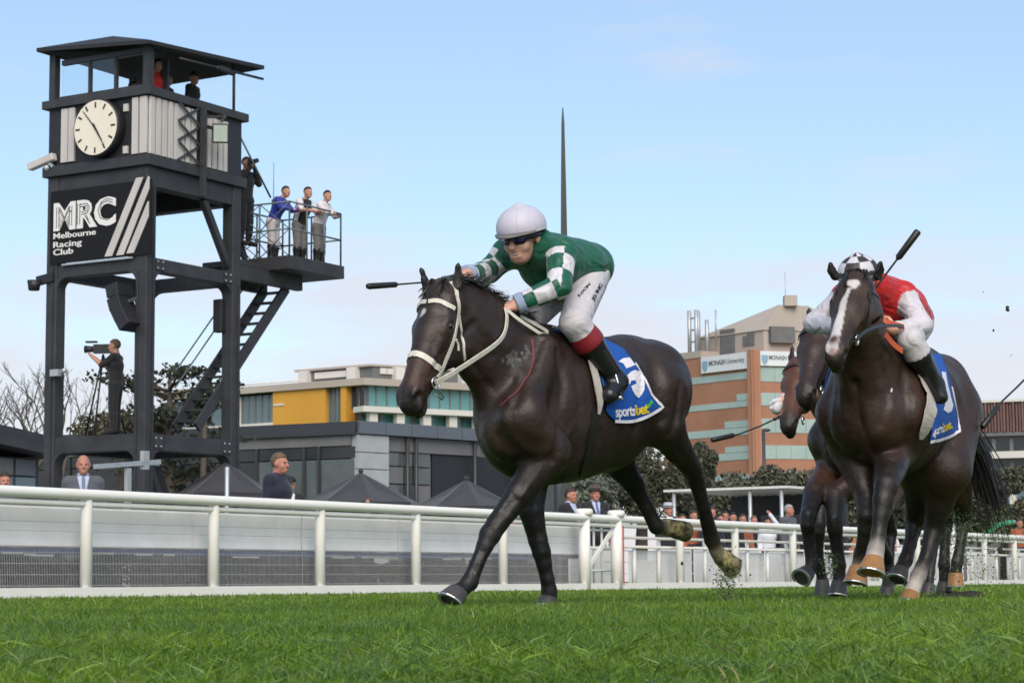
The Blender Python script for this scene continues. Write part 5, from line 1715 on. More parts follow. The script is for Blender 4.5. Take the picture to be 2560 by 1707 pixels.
# blue silks leaning on the rail, one forearm on it
pB = on_deck(682, 0.35)
J = standing(pB, yawR, 1.58, lean=0.42, armL=((-0.26, 0.22, 1.22), (-0.16, 0.44, 1.20)), armR=((0.26, 0.24, 1.20), (0.20, 0.46, 1.16)), head_yaw=-0.5)
clothed(J, 'person in royal blue silks and pale breeches leaning on the tower platform rail', top=Bl, bottom=Br, boots=BOOT, hair=HB, vox=0.016, fingers=False, group=None)
pC = on_deck(748, 0.12)
J = standing(pC, yawR - 0.2, 1.60, lean=0.30, armL=((-0.25, 0.2, 1.2), (-0.1, 0.42, 1.18)), armR=((0.26, 0.18, 1.2), (0.20, 0.42, 1.16)), head_yaw=-0.4)
clothed(J, 'person in white shirt with dark vest in the middle of the platform trio', top=Wt, bottom=Gy, boots=BOOT, hair=HK, vest=Bk, vox=0.016, fingers=False, short=True)
pD = on_deck(797, -0.08)
J = standing(pD, yawR - 0.1, 1.57, lean=0.28, armL=((-0.25, 0.2, 1.18), (-0.08, 0.40, 1.14)), armR=((0.28, 0.24, 1.2), (0.34, 0.50, 1.14)), head_yaw=-0.5)
clothed(J, 'person in plain white shirt at the right end of the platform trio', top=Wt, bottom=Gy, boots=BOOT, hair=HK, vox=0.016, fingers=False)
# photographer beside the cab, camera raised
pE = on_deck(612, 0.45); 
zE = ZA(618, 393, pE.y)
J = standing(Vector((pE.x, pE.y, zE - 1.76)), yawR - 0.3, 1.76, armL=((-0.27, 0.1, 1.25), (-0.05, 0.2, 1.52)), armR=((0.27, 0.12, 1.25), (0.06, 0.2, 1.52)), head_yaw=-0.2)
rt = clothed(J, 'photographer in black beside the tower cab holding a camera to the face', top=Bk, bottom=Bk, shoes=Bk, hair=HK, vox=0.016, fingers=False, short=False)
ck_ = J['head'] + J['hf'] * 0.16
mb = MB(); mb.cb(ck_, J['hr'] * 0.14, J['hf'] * 0.07, J['hu'] * 0.10); mb.tube([ck_ + J['hf'] * 0.03, ck_ + J['hf'] * 0.20], [0.04, 0.045], 10)
tag(mb.build('photo_camera', M_BLACK, None, ck_), 'black camera held by the photographer beside the tower cab', 'camera')
# television cameraman on the lower deck
pF = PL(288, 1075, T(0.62, 0.2), TU); pF = Vector((pF.x, pF.y, Z_LOW_T))
yl = math.atan2(0.12, -1)
J = standing(pF, yl, 1.74, armL=((-0.22, 0.20, 1.26), (-0.10, 0.42, 1.44)), armR=((0.22, 0.20, 1.24), (0.08, 0.42, 1.42)))
clothed(J, 'cameraman in black clothes standing on the lower tower deck behind a tripod', top=Bk, bottom=Bk, shoes=Bk, hair=HM, vox=0.016, fingers=False, short=True)
ch = PL(258, 872, T(0.9, 0.2), TU)
vc = thing('video_camera', 'black video camera on tripod in front of the cameraman on the lower deck', 'camera', (ch.x, ch.y, Z_LOW_T))
fl_ = J['f']; rr_ = J['r']
mb = MB(); mb.cb(ch, fl_ * 0.34, rr_ * 0.12, UP * 0.16); mb.build('camera_body', M_BLACK, vc)
mb = MB(); mb.tube([ch + fl_ * 0.17, ch + fl_ * 0.34], [0.05, 0.07], 10); mb.build('lens', M_BLACK, vc)
mb = MB(); mb.cb(ch + fl_ * 0.22 + UP * 0.13, fl_ * 0.2, rr_ * 0.1, UP * 0.03); mb.build('hood', M_BLACK, vc)
for k in range(3):
    a = 2 * math.pi * k / 3 + 0.4
    q_ = Vector((ch.x + math.cos(a) * 0.45, ch.y + math.sin(a) * 0.45, Z_LOW_T))
    mb = MB(); mb.tube([ch - UP * 0.1, q_], 0.018, 6); mb.build('tripod_leg', M_BLACK, vc)
# three figures in the open room under the roof
def up_there(px, py, Y, h, yaw, label, top, hair=None, hat=None, **kw):
    p = P(px, py, Y); b = Vector((p.x, p.y, p.z - h))
    J = standing(b, yaw, h, **kw)
    return clothed(J, label, top=top, bottom=Bk, shoes=Bk, hair=hair, hat=hat, vox=0.018, fingers=False)
up_there(393, 148, 39.0, 1.7, yawR, 'person in red top in the tower room beside the near post', Rd, HK)
up_there(416, 186, 39.6, 1.55, yawR, 'dark haired person bending behind the tower room rail', Bk, HB)
up_there(482, 184, 40.0, 1.5, yawR, 'person in wide brimmed dark hat under the tower roof overhang', Bk, None, ('trilby', Bk, None))
up_there(330, 205, 39.4, 1.5, yawR, 'person in dark top behind the tower front window', Bk, HK)
# ================================================================== spectators behind the rail
def spect(px, top_py, w, label, yaw_off=0.0, sc=1.0, **kw):
    pose = {k: kw.pop(k) for k in ('armL', 'armR', 'lean', 'head_yaw', 'head_pitch') if k in kw}
    b = FP(tpx(px, w), w)
    h = ZA(px, top_py, b.y)
    if kw.get('hat'): h -= 0.07
    J = standing(b, yaw_to_cam(b, yaw_off), h, **pose)
    J['k'] = J['k'] * sc
    return clothed(J, label, **kw), J
SG = cloth('slate_grey_suit', (0.085, 0.085, 0.10)); SN = cloth('navy_suit', (0.016, 0.018, 0.035)); SK = cloth('charcoal_suit', (0.018, 0.018, 0.020))
SBL = cloth('pale_blue_shirt', (0.42, 0.47, 0.62)); TBL = cloth('blue_tie', (0.10, 0.13, 0.28)); TGY = cloth('grey_blue_tie', (0.16, 0.20, 0.24)); SWH = cloth('white_shirt', (0.66, 0.66, 0.70))
HTB = cloth('brown_felt', (0.075, 0.055, 0.045)); HTG = cloth('pale_grey_felt', (0.42, 0.42, 0.44)); GRN = cloth('bright_green_silk', (0.02, 0.42, 0.17), 0.45)
RST = cloth('rust_cloth', (0.30, 0.09, 0.04))
spect(206, 1137, 1.5, 'bald smiling man in slate suit and blue tie by the tower foot', 0.05, top=SG, bottom=SG, shoes=Bk, suit=True, shirt=SBL, tie=TGY, skin=M_SKIN2)
spect(693, 1133, 1.1, 'brown haired man in navy jacket facing right beside a dark capped person', 1.0, 1.06, top=SN, bottom=SN, shoes=Bk, suit=True, hair=HM, skin=M_SKIN2)
spect(722, 1176, 1.7, 'person in dark cap and white shirt behind the man in navy', 0.25, top=SK, bottom=SK, shoes=Bk, suit=True, shirt=SWH, hair=HK, hat=('cap', Bk, None), skin=M_SKIN2)
spect(912, 1258, 1.3, 'spectator hidden by the rail holding up one bare hand', 0.6, top=SK, bottom=SK, shoes=Bk, hair=HK, armR=((0.20, 0.18, 1.45), (0.10, 0.22, 1.72)))
spect(1262, 1250, 1.2, "spectator in red cap behind the leading horse's foreleg", 0.3, top=Rd, bottom=SK, shoes=Bk, hair=HK, hat=('cap', Rd, None))
spect(1424, 1220, 1.2, 'dark haired man in dark suit looking right beside the gate post', 0.9, top=SK, bottom=SK, shoes=Bk, suit=True, shirt=SBL, hair=HB, skin=M_SKIN2)
spect(1487, 1205, 1.3, 'man in brown felt hat and blue tie behind the gate', 0.35, top=SK, bottom=SK, shoes=Bk, suit=True, shirt=SBL, tie=TBL, hair=HB, hat=('trilby', HTB, Bk), skin=M_SKIN2)
spect(1669, 1249, 1.4, 'man in pale grey hat above the hind hoof of the leading horse', 0.6, top=SK, bottom=SK, shoes=Bk, suit=True, shirt=SWH, hair=HG, hat=('trilby', HTG, SG), skin=M_SKIN2)
spect(1733, 1275, 3.0, 'short brown haired spectator low behind the rail, left of three', 0.4, top=RST, bottom=SK, shoes=Bk, hair=HB, skin=M_SKIN2)
spect(1779, 1266, 2.6, 'brown haired spectator just right of the trailing hind leg', 0.3, top=SN, bottom=SK, shoes=Bk, hair=HB, skin=M_SKIN2)
spect(1832, 1280, 3.0, 'dark haired spectator lowest behind the rail under the canopy', 0.2, top=SK, bottom=SK, shoes=Bk, hair=HK, skin=M_SKIN2)
spect(1801, 1284, 4.5, 'spectator with black hair partly hidden between two others', 0.2, top=SK, bottom=SK, shoes=Bk, hair=HK, skin=M_SKIN2)
for px_, py_, w_, lab_, top_, hr_ in ((1705, 1284, 5.5, 'spectator in navy leftmost under the canopy roof', SN, HB), (1758, 1282, 6.0, 'spectator in grey low between two heads under the canopy', SG, HM), (1812, 1276, 6.5, 'spectator in white top farthest back under the canopy', SWH, HK),
                               (1856, 1284, 5.0, 'spectator in rust top right of the canopy middle post', RST, HB), (1884, 1288, 6.0, 'spectator in charcoal just left of the raised arm', SK, HM)):
    spect(px_, py_, w_, lab_, 0.3, top=top_, bottom=SK, shoes=Bk, hair=hr_, skin=M_SKIN2, vox=0.016)
spect(1920, 1292, 1.6, 'spectator with one arm in white sleeve raised under the canopy', 0.2, top=SWH, bottom=SK, shoes=Bk, hair=HK, armL=((-0.30, 0.14, 1.42), (-0.02, 0.18, 1.80)), skin=M_SKIN2)
spect(1970, 1261, 1.3, 'grey haired man looking right beside the bay horses', 1.0, top=SG, bottom=SG, shoes=Bk, suit=True, hair=HG, skin=M_SKIN2)
spect(8, 1180, 2.2, 'spectator cut by the left picture edge', 0.2, top=SG, bottom=SK, shoes=Bk, hair=HB, skin=M_SKIN2)
spect(2548, 1296, 1.2, 'person in rust top with bright green sleeve at the right picture edge', 0.3, top=RST, bottom=SK, shoes=Bk, hair=HB, skin=M_SKIN2)
bg = FP(tpx(2500, 0.5), 0.5); p0, p1, p2 = PL(2474, 1328, bg, TV), PL(2500, 1310, bg, TV), PL(2534, 1304, bg, TV)
mb = MB(); mb.tube(spline([p0, p1, p2], 4), [0.03, 0.035, 0.04, 0.045, 0.05, 0.05, 0.055, 0.055, 0.055][:9], 10)
tag(mb.build('green_banner', GRN, None, p1), 'bright green rolled cloth on the rail at the right picture edge', 'cloth')
# ================================================================== horses
def coat_mat(name, rough=0.40):
    m = mat(name, (0.02, 0.013, 0.01), rough, var=0.42, scale=4.5, attr=True, spec=0.40, bump=0.0, detail=9)
    n, l = m.node_tree.nodes, m.node_tree.links
    b = n['Principled BSDF']; t = [q for q in n if q.type == 'TEX_COORD'][0]
    big = n.new('ShaderNodeTexNoise'); big.inputs['Scale'].default_value = 7.0; big.inputs['Detail'].default_value = 3
    fine = n.new('ShaderNodeTexNoise'); fine.inputs['Scale'].default_value = 110.0; fine.inputs['Detail'].default_value = 3
    l.new(t.outputs['Object'], big.inputs['Vector']); l.new(t.outputs['Object'], fine.inputs['Vector'])
    b1 = n.new('ShaderNodeBump'); b1.inputs['Strength'].default_value = 0.45; b1.inputs['Distance'].default_value = 0.04
    b2 = n.new('ShaderNodeBump'); b2.inputs['Strength'].default_value = 0.28; b2.inputs['Distance'].default_value = 0.006
    l.new(big.outputs['Fac'], b1.inputs['Height']); l.new(fine.outputs['Fac'], b2.inputs['Height'])
    l.new(b1.outputs['Normal'], b2.inputs['Normal']); l.new(b2.outputs['Normal'], b.inputs['Normal'])
    rr = n.new('ShaderNodeMapRange'); rr.inputs['From Min'].default_value = 0.35; rr.inputs['From Max'].default_value = 0.65
    rr.inputs['To Min'].default_value = rough - 0.08; rr.inputs['To Max'].default_value = rough + 0.14
    l.new(big.outputs['Fac'], rr.inputs['Value']); l.new(rr.outputs['Result'], b.inputs['Roughness'])
    return m
M_COAT = coat_mat('horse_coat', 0.45)
M_HOOFD = mat('dark_hoof_horn', (0.055, 0.050, 0.047), 0.5, var=0.25, scale=12, bump=0.2, bscale=40)
M_HOOFA = mat('amber_hoof_horn', (0.33, 0.16, 0.055), 0.5, var=0.3, scale=14, bump=0.2, bscale=40)
M_HOOFM = mat('muddy_sole', (0.045, 0.036, 0.018), 0.75, var=0.5, scale=18, bump=0.7, bscale=50, c2=(0.34, 0.29, 0.13))
M_SHOE = mat('worn_aluminium_shoe', (0.55, 0.55, 0.54), 0.35, metal=0.8, var=0.1)
M_MANE = mat('black_mane_hair', (0.012, 0.010, 0.009), 0.45, var=0.3, scale=20)
M_HEYE = mat('horse_eye', (0.008, 0.005, 0.004), 0.06, var=0.0, spec=0.8)
M_STRAPW = mat('cream_leather_strap', (0.62, 0.59, 0.50), 0.55, var=0.15, scale=25, bump=0.2)
M_STRAPB = mat('black_leather_strap', (0.015, 0.013, 0.012), 0.4, var=0.2, scale=20)
M_STRAPO = mat('orange_rubber_rein', (0.52, 0.09, 0.03), 0.6, var=0.15, scale=25, bump=0.3)
M_MART = mat('dark_red_cord', (0.13, 0.025, 0.025), 0.6, var=0.2)
M_STEEL = mat('bit_steel', (0.6, 0.6, 0.6), 0.2, metal=1.0, var=0.05)
M_CLOTHB = mat('blue_saddle_cloth', (0.004, 0.075, 0.36), 0.7, var=0.14, scale=10, bump=0.3, bscale=60)
M_CLOTHW = mat('white_cloth_print', (0.72, 0.69, 0.74), 0.75, var=0.06, scale=10)
M_CLOTHY = mat('yellow_cloth_print', (0.72, 0.52, 0.02), 0.75, var=0.08)
M_CLOTHG = mat('green_cloth_print', (0.06, 0.42, 0.06), 0.75, var=0.08)
M_FLAP = mat('beige_saddle_flap', (0.46, 0.42, 0.38), 0.7, var=0.15, scale=12, bump=0.2)

def mir(p, O, l): return Vector(p) - l * (2 * (Vector(p) - O).dot(l))

class Horse: pass

def build_horse(label, O, f, l, torso, neck, head, legs, coat, marks=(), vox=0.0125, haunch=(), extra=(), strokes=(), group='racehorses galloping on the turf', ears=None):
    """torso, neck: (centre, radius, width factor); head: (top of forehead, nose end, left vector); legs: {name: (joints, radii, hoof top, hoof sole, hoof kind)}"""
    h = Horse(); h.O, h.f, h.l = O, f, l
    s = Sdf(0.05)
    body, dark = coat['body'], coat['leg']
    for i in range(len(torso) - 1):
        (a, ra, wa), (b, rb, wb) = torso[i], torso[i + 1]
        s.cap(a, b, ra, rb, w=(wa + wb) / 2, ax=l, k=0.06, col=body)
    for c, r3 in haunch:
        s.ell(c, r3, [f, l, UP], k=0.07, col=body)
    for a, b, ra, rb in extra:
        s.cap(a, b, ra, rb, k=0.055, col=body)
    for i in range(len(neck) - 1):
        (a, ra, wa), (b, rb, wb) = neck[i], neck[i + 1]
        s.cap(a, b, ra, rb, w=(wa + wb) / 2, ax=(l if i > 0 else (l + head[2]).normalized()), k=0.07, col=body)
    # ---- head frame: x along the face, n out of the face, lh to the horse's left
    p0, p1, lh = head
    eh = (p1 - p0); sc = eh.length / 0.60; eh.normalize()
    lh = (lh - eh * lh.dot(eh)).normalized()
    nh = lh.cross(eh)
    if nh.dot(f) < 0: nh = -nh
    def hp(x, n, y=0.0): return p0 + (eh * x + nh * n + lh * y) * sc
    h.hp, h.sc, h.eh, h.nh, h.lh = hp, sc, eh, nh, lh
    A = [eh, nh, lh]
    hc, mz = coat.get('head', body), coat['muzzle']
    def E(x, n, y, r3, k=0.03, col=hc, neg=False): s.ell(hp(x, n, y), [q * sc for q in r3], A, k=k * sc, col=col, neg=neg)
    def K(x0, n0, y0, x1, n1, y1, ra, rb, w=1.0, k=0.03, col=hc): s.cap(hp(x0, n0, y0), hp(x1, n1, y1), ra * sc, rb * sc, w=w, ax=lh, k=k * sc, col=col)
    E(0.06, -0.10, 0, (0.11, 0.095, 0.085), 0.05)
    K(0.08, -0.098, 0, 0.24, -0.095, 0, 0.095, 0.092, 1.02, 0.04)
    K(0.24, -0.092, 0, 0.52, -0.062, 0, 0.088, 0.058, 0.93, 0.035)
    for y in (-1, 1):
        E(0.235, -0.205, y * 0.040, (0.105, 0.088, 0.045), 0.05)
        E(0.205, -0.075, y * 0.088, (0.050, 0.034, 0.026), 0.03)          # orbit
        E(0.30, -0.085, y * 0.070, (0.10, 0.018, 0.014), 0.03)            # facial crest
        E(0.10, -0.070, y * 0.080, (0.05, 0.035, 0.02), 0.03)
    K(0.26, -0.185, 0, 0.54, -0.125, 0, 0.068, 0.036, 0.85, 0.04)
    E(0.565, -0.072, 0, (0.075, 0.066, 0.058), 0.03, mz)
    E(0.620, -0.085, 0, (0.045, 0.058, 0.050), 0.03, mz)
    E(0.600, -0.145, 0, (0.050, 0.030, 0.038), 0.02, mz)
    for y in (-1, 1):
        E(0.575, -0.050, y * 0.046, (0.048, 0.034, 0.026), 0.02, mz)
    # ---- legs
    for nm, (js, rs, ht, hs, kind) in legs.items():
        n = len(js)
        for i in range(n - 1):
            kk = 0.06 if i == 0 else (0.03 if i == 1 else 0.014)
            t = i / max(1, n - 2)
            col = coat.get(nm) if (coat.get(nm) is not None and i >= n - coat.get(nm + '_n', 3)) else (body if i < 1 else (coat.get('fore', dark) if i < 2 else dark))
            s.cap(js[i], js[i + 1], rs[i], rs[i + 1], k=kk, col=col)
        if nm[1] == 'H' and n > 5:                                        # point of hock and its tendon
            hk = js[3]
            dirb = (js[3] - js[4]).normalized(); bk = -f
            ph = hk + dirb * 0.055 + bk * 0.035
            s.cap(ph, hk - dirb * 0.05 + bk * 0.012, 0.030, 0.030, k=0.02, col=dark)
            s.cap(js[2] + bk * 0.03, ph, 0.045, 0.024, k=0.03, col=dark)
    # ---- carve
    for y in (-1, 1):
        E(0.592, -0.052, y * 0.070, (0.032, 0.020, 0.026), 0.008, neg=True)
        E(0.205, -0.086, y * 0.112, (0.024, 0.016, 0.016), 0.008, neg=True)
    s.ell(hp(0.628, -0.128, 0), [0.040 * sc, 0.004 * sc, 0.06 * sc], A, k=0.008, neg=True)
    for y in (-1, 1):                                                     # groove behind the cheek and along the nose
        s.ell(hp(0.16, -0.215, y * 0.10), [0.08 * sc, 0.012 * sc, 0.03 * sc], [eh * 0.9 + nh * 0.4, nh * 0.9 - eh * 0.4, lh], k=0.03, neg=True)
        s.ell(hp(0.42, -0.10, y * 0.075), [0.10 * sc, 0.012 * sc, 0.02 * sc], A, k=0.03, neg=True)
    v, fc = s.mesh(vox, 1)
    if strokes:                                                           # muscle lines pressed into or raised from the coat
        h.bvh = bvh_of(v, fc)
        nn = np.zeros_like(v)
        fn = np.cross(v[fc[:, 2]] - v[fc[:, 0]], v[fc[:, 3]] - v[fc[:, 1]])
        for i in range(4): np.add.at(nn, fc[:, i], fn)
        nn /= np.maximum(np.linalg.norm(nn, axis=1), 1e-9)[:, None]
        dv = np.zeros(len(v))
        for pl, wd, dp in strokes:
            base = spline([cast(h, *q) for q in pl], 5)
            for q3 in (base, [mir(q, O, l) for q in base]):
                d = np.full(len(v), 9.0)
                for a, b in zip(q3[:-1], q3[1:]):
                    d = np.minimum(d, Sdf.ev(dict(t='c', a=np.array(a), b=np.array(b), ra=0, rb=0, w=1.0, ax=None), v))
                dv += dp * np.exp(-(d / wd) ** 2)
        v = v + nn * dv[:, None]
    c = s.colors(v, body, 0.016)
    for (p, r, colr, soft) in marks:
        d = np.linalg.norm(v - np.array(p), axis=1)
        w = np.clip((r + soft - d) / max(soft, 1e-5), 0, 1)[:, None]
        c = c * (1 - w) + np.array(colr) * w
    h.root = thing('racehorse', label, 'horse', (O.x, O.y, 0), group)
    h.body = mesh_np('body', v, fc, M_COAT, h.root, colors=c)
    h.v, h.fc = v, fc
    h.bvh = bvh_of(v, fc)
    # eyes
    for y in (-1, 1):
        mb = MB(); mb.ball(hp(0.205, -0.084, y * 0.094), 0.021 * sc, nu=10, nv=8); mb.build('eye', M_HEYE, h.root)
    # nostril lining is the carved pit; ears
    for i, y in enumerate((-1, 1)):
        if ears: b_, t_ = ears[i]
        else: b_, t_ = hp(0.0, -0.085, y * 0.065), hp(-0.155, -0.05, y * 0.075)
        se = Sdf(0.012)
        m_ = b_ * 0.5 + t_ * 0.5 + lh * y * 0.008
        fr = nh * 0.6 - eh * 0.2 + lh * y * 0.5
        ax = (t_ - b_).normalized(); wd = ax.cross(fr).normalized(); fr = wd.cross(ax)
        if fr.dot(nh) < 0: fr = -fr
        se.chain([b_, b_ * 0.6 + t_ * 0.4 + lh * y * 0.006, b_ * 0.22 + t_ * 0.78, t_], [0.026, 0.024, 0.014, 0.002], col=body)
        se.ell(b_ * 0.55 + t_ * 0.45 + fr * 0.024, [0.055, 0.020, 0.018], [ax, wd, fr], k=0.008, neg=True)
        ve, fe = se.mesh(0.006, 1)
        mesh_np('ear', ve, fe, M_COAT, h.root, colors=np.tile(np.array(coat.get('ear', dark)), (len(ve), 1)))
    # hooves
    for nm, (js, rs, ht, hs, kind) in legs.items():
        ax = (hs - ht); L = ax.length; ax.normalize()
        rt, rb = kind.get('rt', 0.050), kind.get('rb', 0.066)
        # an open-heeled wall: ring lengthened towards the toe
        toe = kind.get('toe', f); toe = (toe - ax * toe.dot(ax)).normalized(); sd = ax.cross(toe)
        mb = MB(); n = 20; vs, fs = [], []
        for t, r in ((-0.12, rt * 0.9), (0.0, rt), (0.5, (rt + rb) / 2 * 1.0), (1.0, rb)):
            for k in range(n):
                a = 2 * math.pi * k / n
                st = 1.12 if math.cos(a) > 0 else 0.86
                vs.append(ht + ax * L * t + toe * (math.cos(a) * r * st + (t * L * 0.22)) + sd * math.sin(a) * r)
        for i in range(3):
            for k in range(n):
                a, b = i * n + k, i * n + (k + 1) % n
                fs.append((a, a + n, b + n, b))
        fs.append(tuple(range(n))); 
        mb.add(vs, fs, 0, True)
        # sole set back inside the wall
        vs2 = [p - ax * 0.006 + ((ht + ax * L + toe * L * 0.22) - p) * 0.16 for p in vs[3 * n:]]
        mb.add(vs[3 * n:] + vs2, [(k, k + n, (k + 1) % n + n, (k + 1) % n) for k in range(n)] + [tuple(range(2 * n - 1, n - 1, -1))], 1, False)
        ho = mb.build('hoof', [kind.get('m', M_HOOFD), M_HOOFM if kind.get('mud') else kind.get('m', M_HOOFD)], h.root)
        mb = MB()
        ring = [vs[3 * n + k] + ax * 0.003 for k in range(n)]
        c_ = ht + ax * L + toe * L * 0.22
        pts = [ring[k % n] + (c_ - ring[k % n]) * 0.10 for k in range(-8, 9)]
        strap(mb, pts, 0.018, 0.007, nrm=ax); mb.build('horseshoe', M_SHOE, ho)
    return h

def cast(h, px, py, L=0.0):
    d = ray(px, py).normalized()
    hit = h.bvh.ray_cast(CO, d)
    if hit[0] is not None: return hit[0].copy()
    p = PL(px, py, h.O + h.l * L, h.l)
    q = h.bvh.find_nearest(p)
    return q[0].copy() if q[0] is not None else p

def pstrap(h, name, pts, width, m, mirror=False, both=False, parent=None, off=0.002, thick=0.005, hs=True, n=4):
    """strap through photograph points laid on the horse; mirrored for the far side of the head"""
    P3 = [cast(h, *p) if not isinstance(p, Vector) else p for p in pts]
    sp = spline(P3, n)
    mb = MB(); strap(mb, sp, width, thick, h.bvh, off)
    o = mb.build(name, m, parent)
    if mirror:
        O_ = h.hp(0.2, -0.1, 0)
        mb = MB(); strap(mb, [mir(p, O_, h.lh) for p in sp], width, thick, h.bvh, off)
        mb.build(name, m, parent)
    return o

def hair(name, roots, dirs, length, parent, seed=0, droop=0.5, width=0.006, curl=0.15, seg=4, m=None):
    rs = np.random.RandomState(seed)
    vs, fs = [], []
    for p, d in zip(roots, dirs):
        L = length * (0.6 + 0.6 * rs.rand())
        q = Vector(p); dd = Vector(d).normalized()
        sd = dd.cross(Vector(rs.randn(3))).normalized()
        w = width * (0.6 + 0.8 * rs.rand())
        b = len(vs)
        for i in range(seg + 1):
            ww = w * (1 - (i / seg) ** 2 * 0.92)
            vs += [q - sd * ww / 2, q + sd * ww / 2]
            dd = (dd - UP * droop * (1 / seg) + Vector(rs.randn(3)) * curl / seg).normalized()
            q = q + dd * L / seg
        for i in range(seg):
            a = b + 2 * i
            fs.append((a, a + 1, a + 3, a + 2))
    mb = MB(); mb.add(vs, fs, 0, True)
    o = mb.build(name, m or M_MANE, parent)
    o['kind'] = 'stuff'
    return o

def fill2d(poly, maxlen):
    """triangulate an outline in the photograph's plane and subdivide it"""
    bm = bmesh.new()
    vs = [bm.verts.new((x, y, 0)) for x, y in poly]
    bm.faces.new(vs)
    bmesh.ops.triangulate(bm, faces=bm.faces[:])
    for _ in range(4):
        es = [e for e in bm.edges if e.calc_length() > maxlen]
        if not es: break
        bmesh.ops.subdivide_edges(bm, edges=es, cuts=1)
        bmesh.ops.triangulate(bm, faces=bm.faces[:])
    v = [(p.co.x, p.co.y) for p in bm.verts]
    bm.verts.index_update()
    f = [tuple(q.index for q in p.verts) for p in bm.faces]
    bm.free()
    return v, f

def refine(v2, f, maxlen):
    bm = bmesh.new()
    vs = [bm.verts.new((x, y, 0)) for x, y in v2]
    for q in f:
        try: bm.faces.new([vs[i] for i in q])
        except ValueError: pass
    bmesh.ops.triangulate(bm, faces=bm.faces[:])
    for _ in range(3):
        es = [e for e in bm.edges if e.calc_length() > maxlen]
        if not es: break
        bmesh.ops.subdivide_edges(bm, edges=es, cuts=1); bmesh.ops.triangulate(bm, faces=bm.faces[:])
    bm.verts.index_update()
    v = [(p.co.x, p.co.y) for p in bm.verts]; fo = [tuple(q.index for q in p.verts) for p in bm.faces]
    bm.free(); return v, fo

def decal(name, h, v2, f, off, m, parent, bv=None):
    """print laid on the cloth: points of the photograph carried onto the cloth surface"""
    bv = bv or h.bvh
    vs, ok = [], []
    for x, y in v2:
        d = ray(x, y).normalized()
        hit = bv.ray_cast(CO, d)
        if hit[0] is None:
            q = bv.find_nearest(PL(x, y, h.O + h.l * 0.28, h.l)); loc, nn = q[0], q[1]
        else: loc, nn = hit[0], hit[1]
        if nn.dot(d) > 0: nn = -nn
        vs.append(loc + nn * off)
    fs = []
    for q in f:
        a, b, c = (vs[i] for i in q)
        nrm = (b - a).cross(c - a)
        fs.append(q if nrm.dot(CO - a) > 0 else tuple(reversed(q)))
    mb = MB(); mb.add(vs, fs)
    o = mb.build(name, m, parent)
    md = o.modifiers.new('s', 'SOLIDIFY'); md.thickness = 0.002; md.offset = 0
    return o

def poly_at(pl, t):
    """point at fraction t of a polyline"""
    L = [0.0]
    for a, b in zip(pl[:-1], pl[1:]): L.append(L[-1] + math.hypot(b[0] - a[0], b[1] - a[1]))
    x = t * L[-1]
    for i in range(len(pl) - 1):
        if x <= L[i + 1] + 1e-9:
            k = (x - L[i]) / max(1e-9, L[i + 1] - L[i])
            return (pl[i][0] + (pl[i + 1][0] - pl[i][0]) * k, pl[i][1] + (pl[i + 1][1] - pl[i][1]) * k)
    return pl[-1]

def cloth_over(h, Fe, Be, parent, nu=14, nv=26, sag=14, off=0.010, px=True):
    """saddle cloth: near side between a front and a back edge, mirrored over the spine to the far side"""
    near = []
    for j in range(nv + 1):
        t = j / nv
        a, b = poly_at(Fe, t), poly_at(Be, t)
        row = []
        for i in range(nu + 1):
            u = i / nu
            if px:
                x, y = a[0] + (b[0] - a[0]) * u, a[1] + (b[1] - a[1]) * u + sag * math.sin(math.pi * u) * max(0, (t - 0.8) / 0.2)
                d = ray(x, y).normalized(); hit = h.bvh.ray_cast(CO, d)
                if hit[0] is None:
                    q = h.bvh.find_nearest(PL(x, y, h.O + h.l * 0.1, h.l)); loc, nn = q[0], q[1]
                else: loc, nn = hit[0], hit[1]
            else:
                s_, z_ = a[0] + (b[0] - a[0]) * u, a[1] + (b[1] - a[1]) * u
                hit = h.bvh.ray_cast(h.O - h.f * s_ + h.l * 0.9 + UP * z_, -h.l)
                if hit[0] is None:
                    q = h.bvh.find_nearest(h.O - h.f * s_ + UP * z_); loc, nn = q[0], q[1]
                else: loc, nn = hit[0], hit[1]
            row.append(loc + nn * (off + 0.0012 * math.sin(u * 9 + t * 5)))
        near.append(row)
    far = []
    for row in near:
        fr = []
        for p in row:
            q = mir(p, h.O, h.l); n_ = h.bvh.find_nearest(q)
            fr.append(n_[0] + n_[1] * off)
        far.append(fr)
    rows = list(reversed(near)) + far
    vs = [p for r in rows for p in r]
    W_ = nu + 1
    fs = []
    for j in range(len(rows) - 1):
        for i in range(nu):
            a = j * W_ + i
            fs.append((a, a + 1, a + W_ + 1, a + W_))
    mb = MB(); mb.add(vs, fs, 0, True)
    o = mb.build('saddle_cloth', M_CLOTHB, parent)
    md = o.modifiers.new('s', 'SOLIDIFY'); md.thickness = 0.006; md.offset = 0
    bv = BVHTree.FromPolygons([tuple(p) for p in vs], fs)
    # white border along the front... lower and back edges of the near side
    edge = [near[j][nu] for j in range(int(nv * 0.45), nv + 1)] + [near[nv][i] for i in range(nu - 1, -1, -1)]
    mb = MB()
    P2 = []
    strap(mb, edge, 0.016, 0.004, bv, 0.004)
    b = mb.build('cloth_border', M_CLOTHW, o)
    return o, bv, near

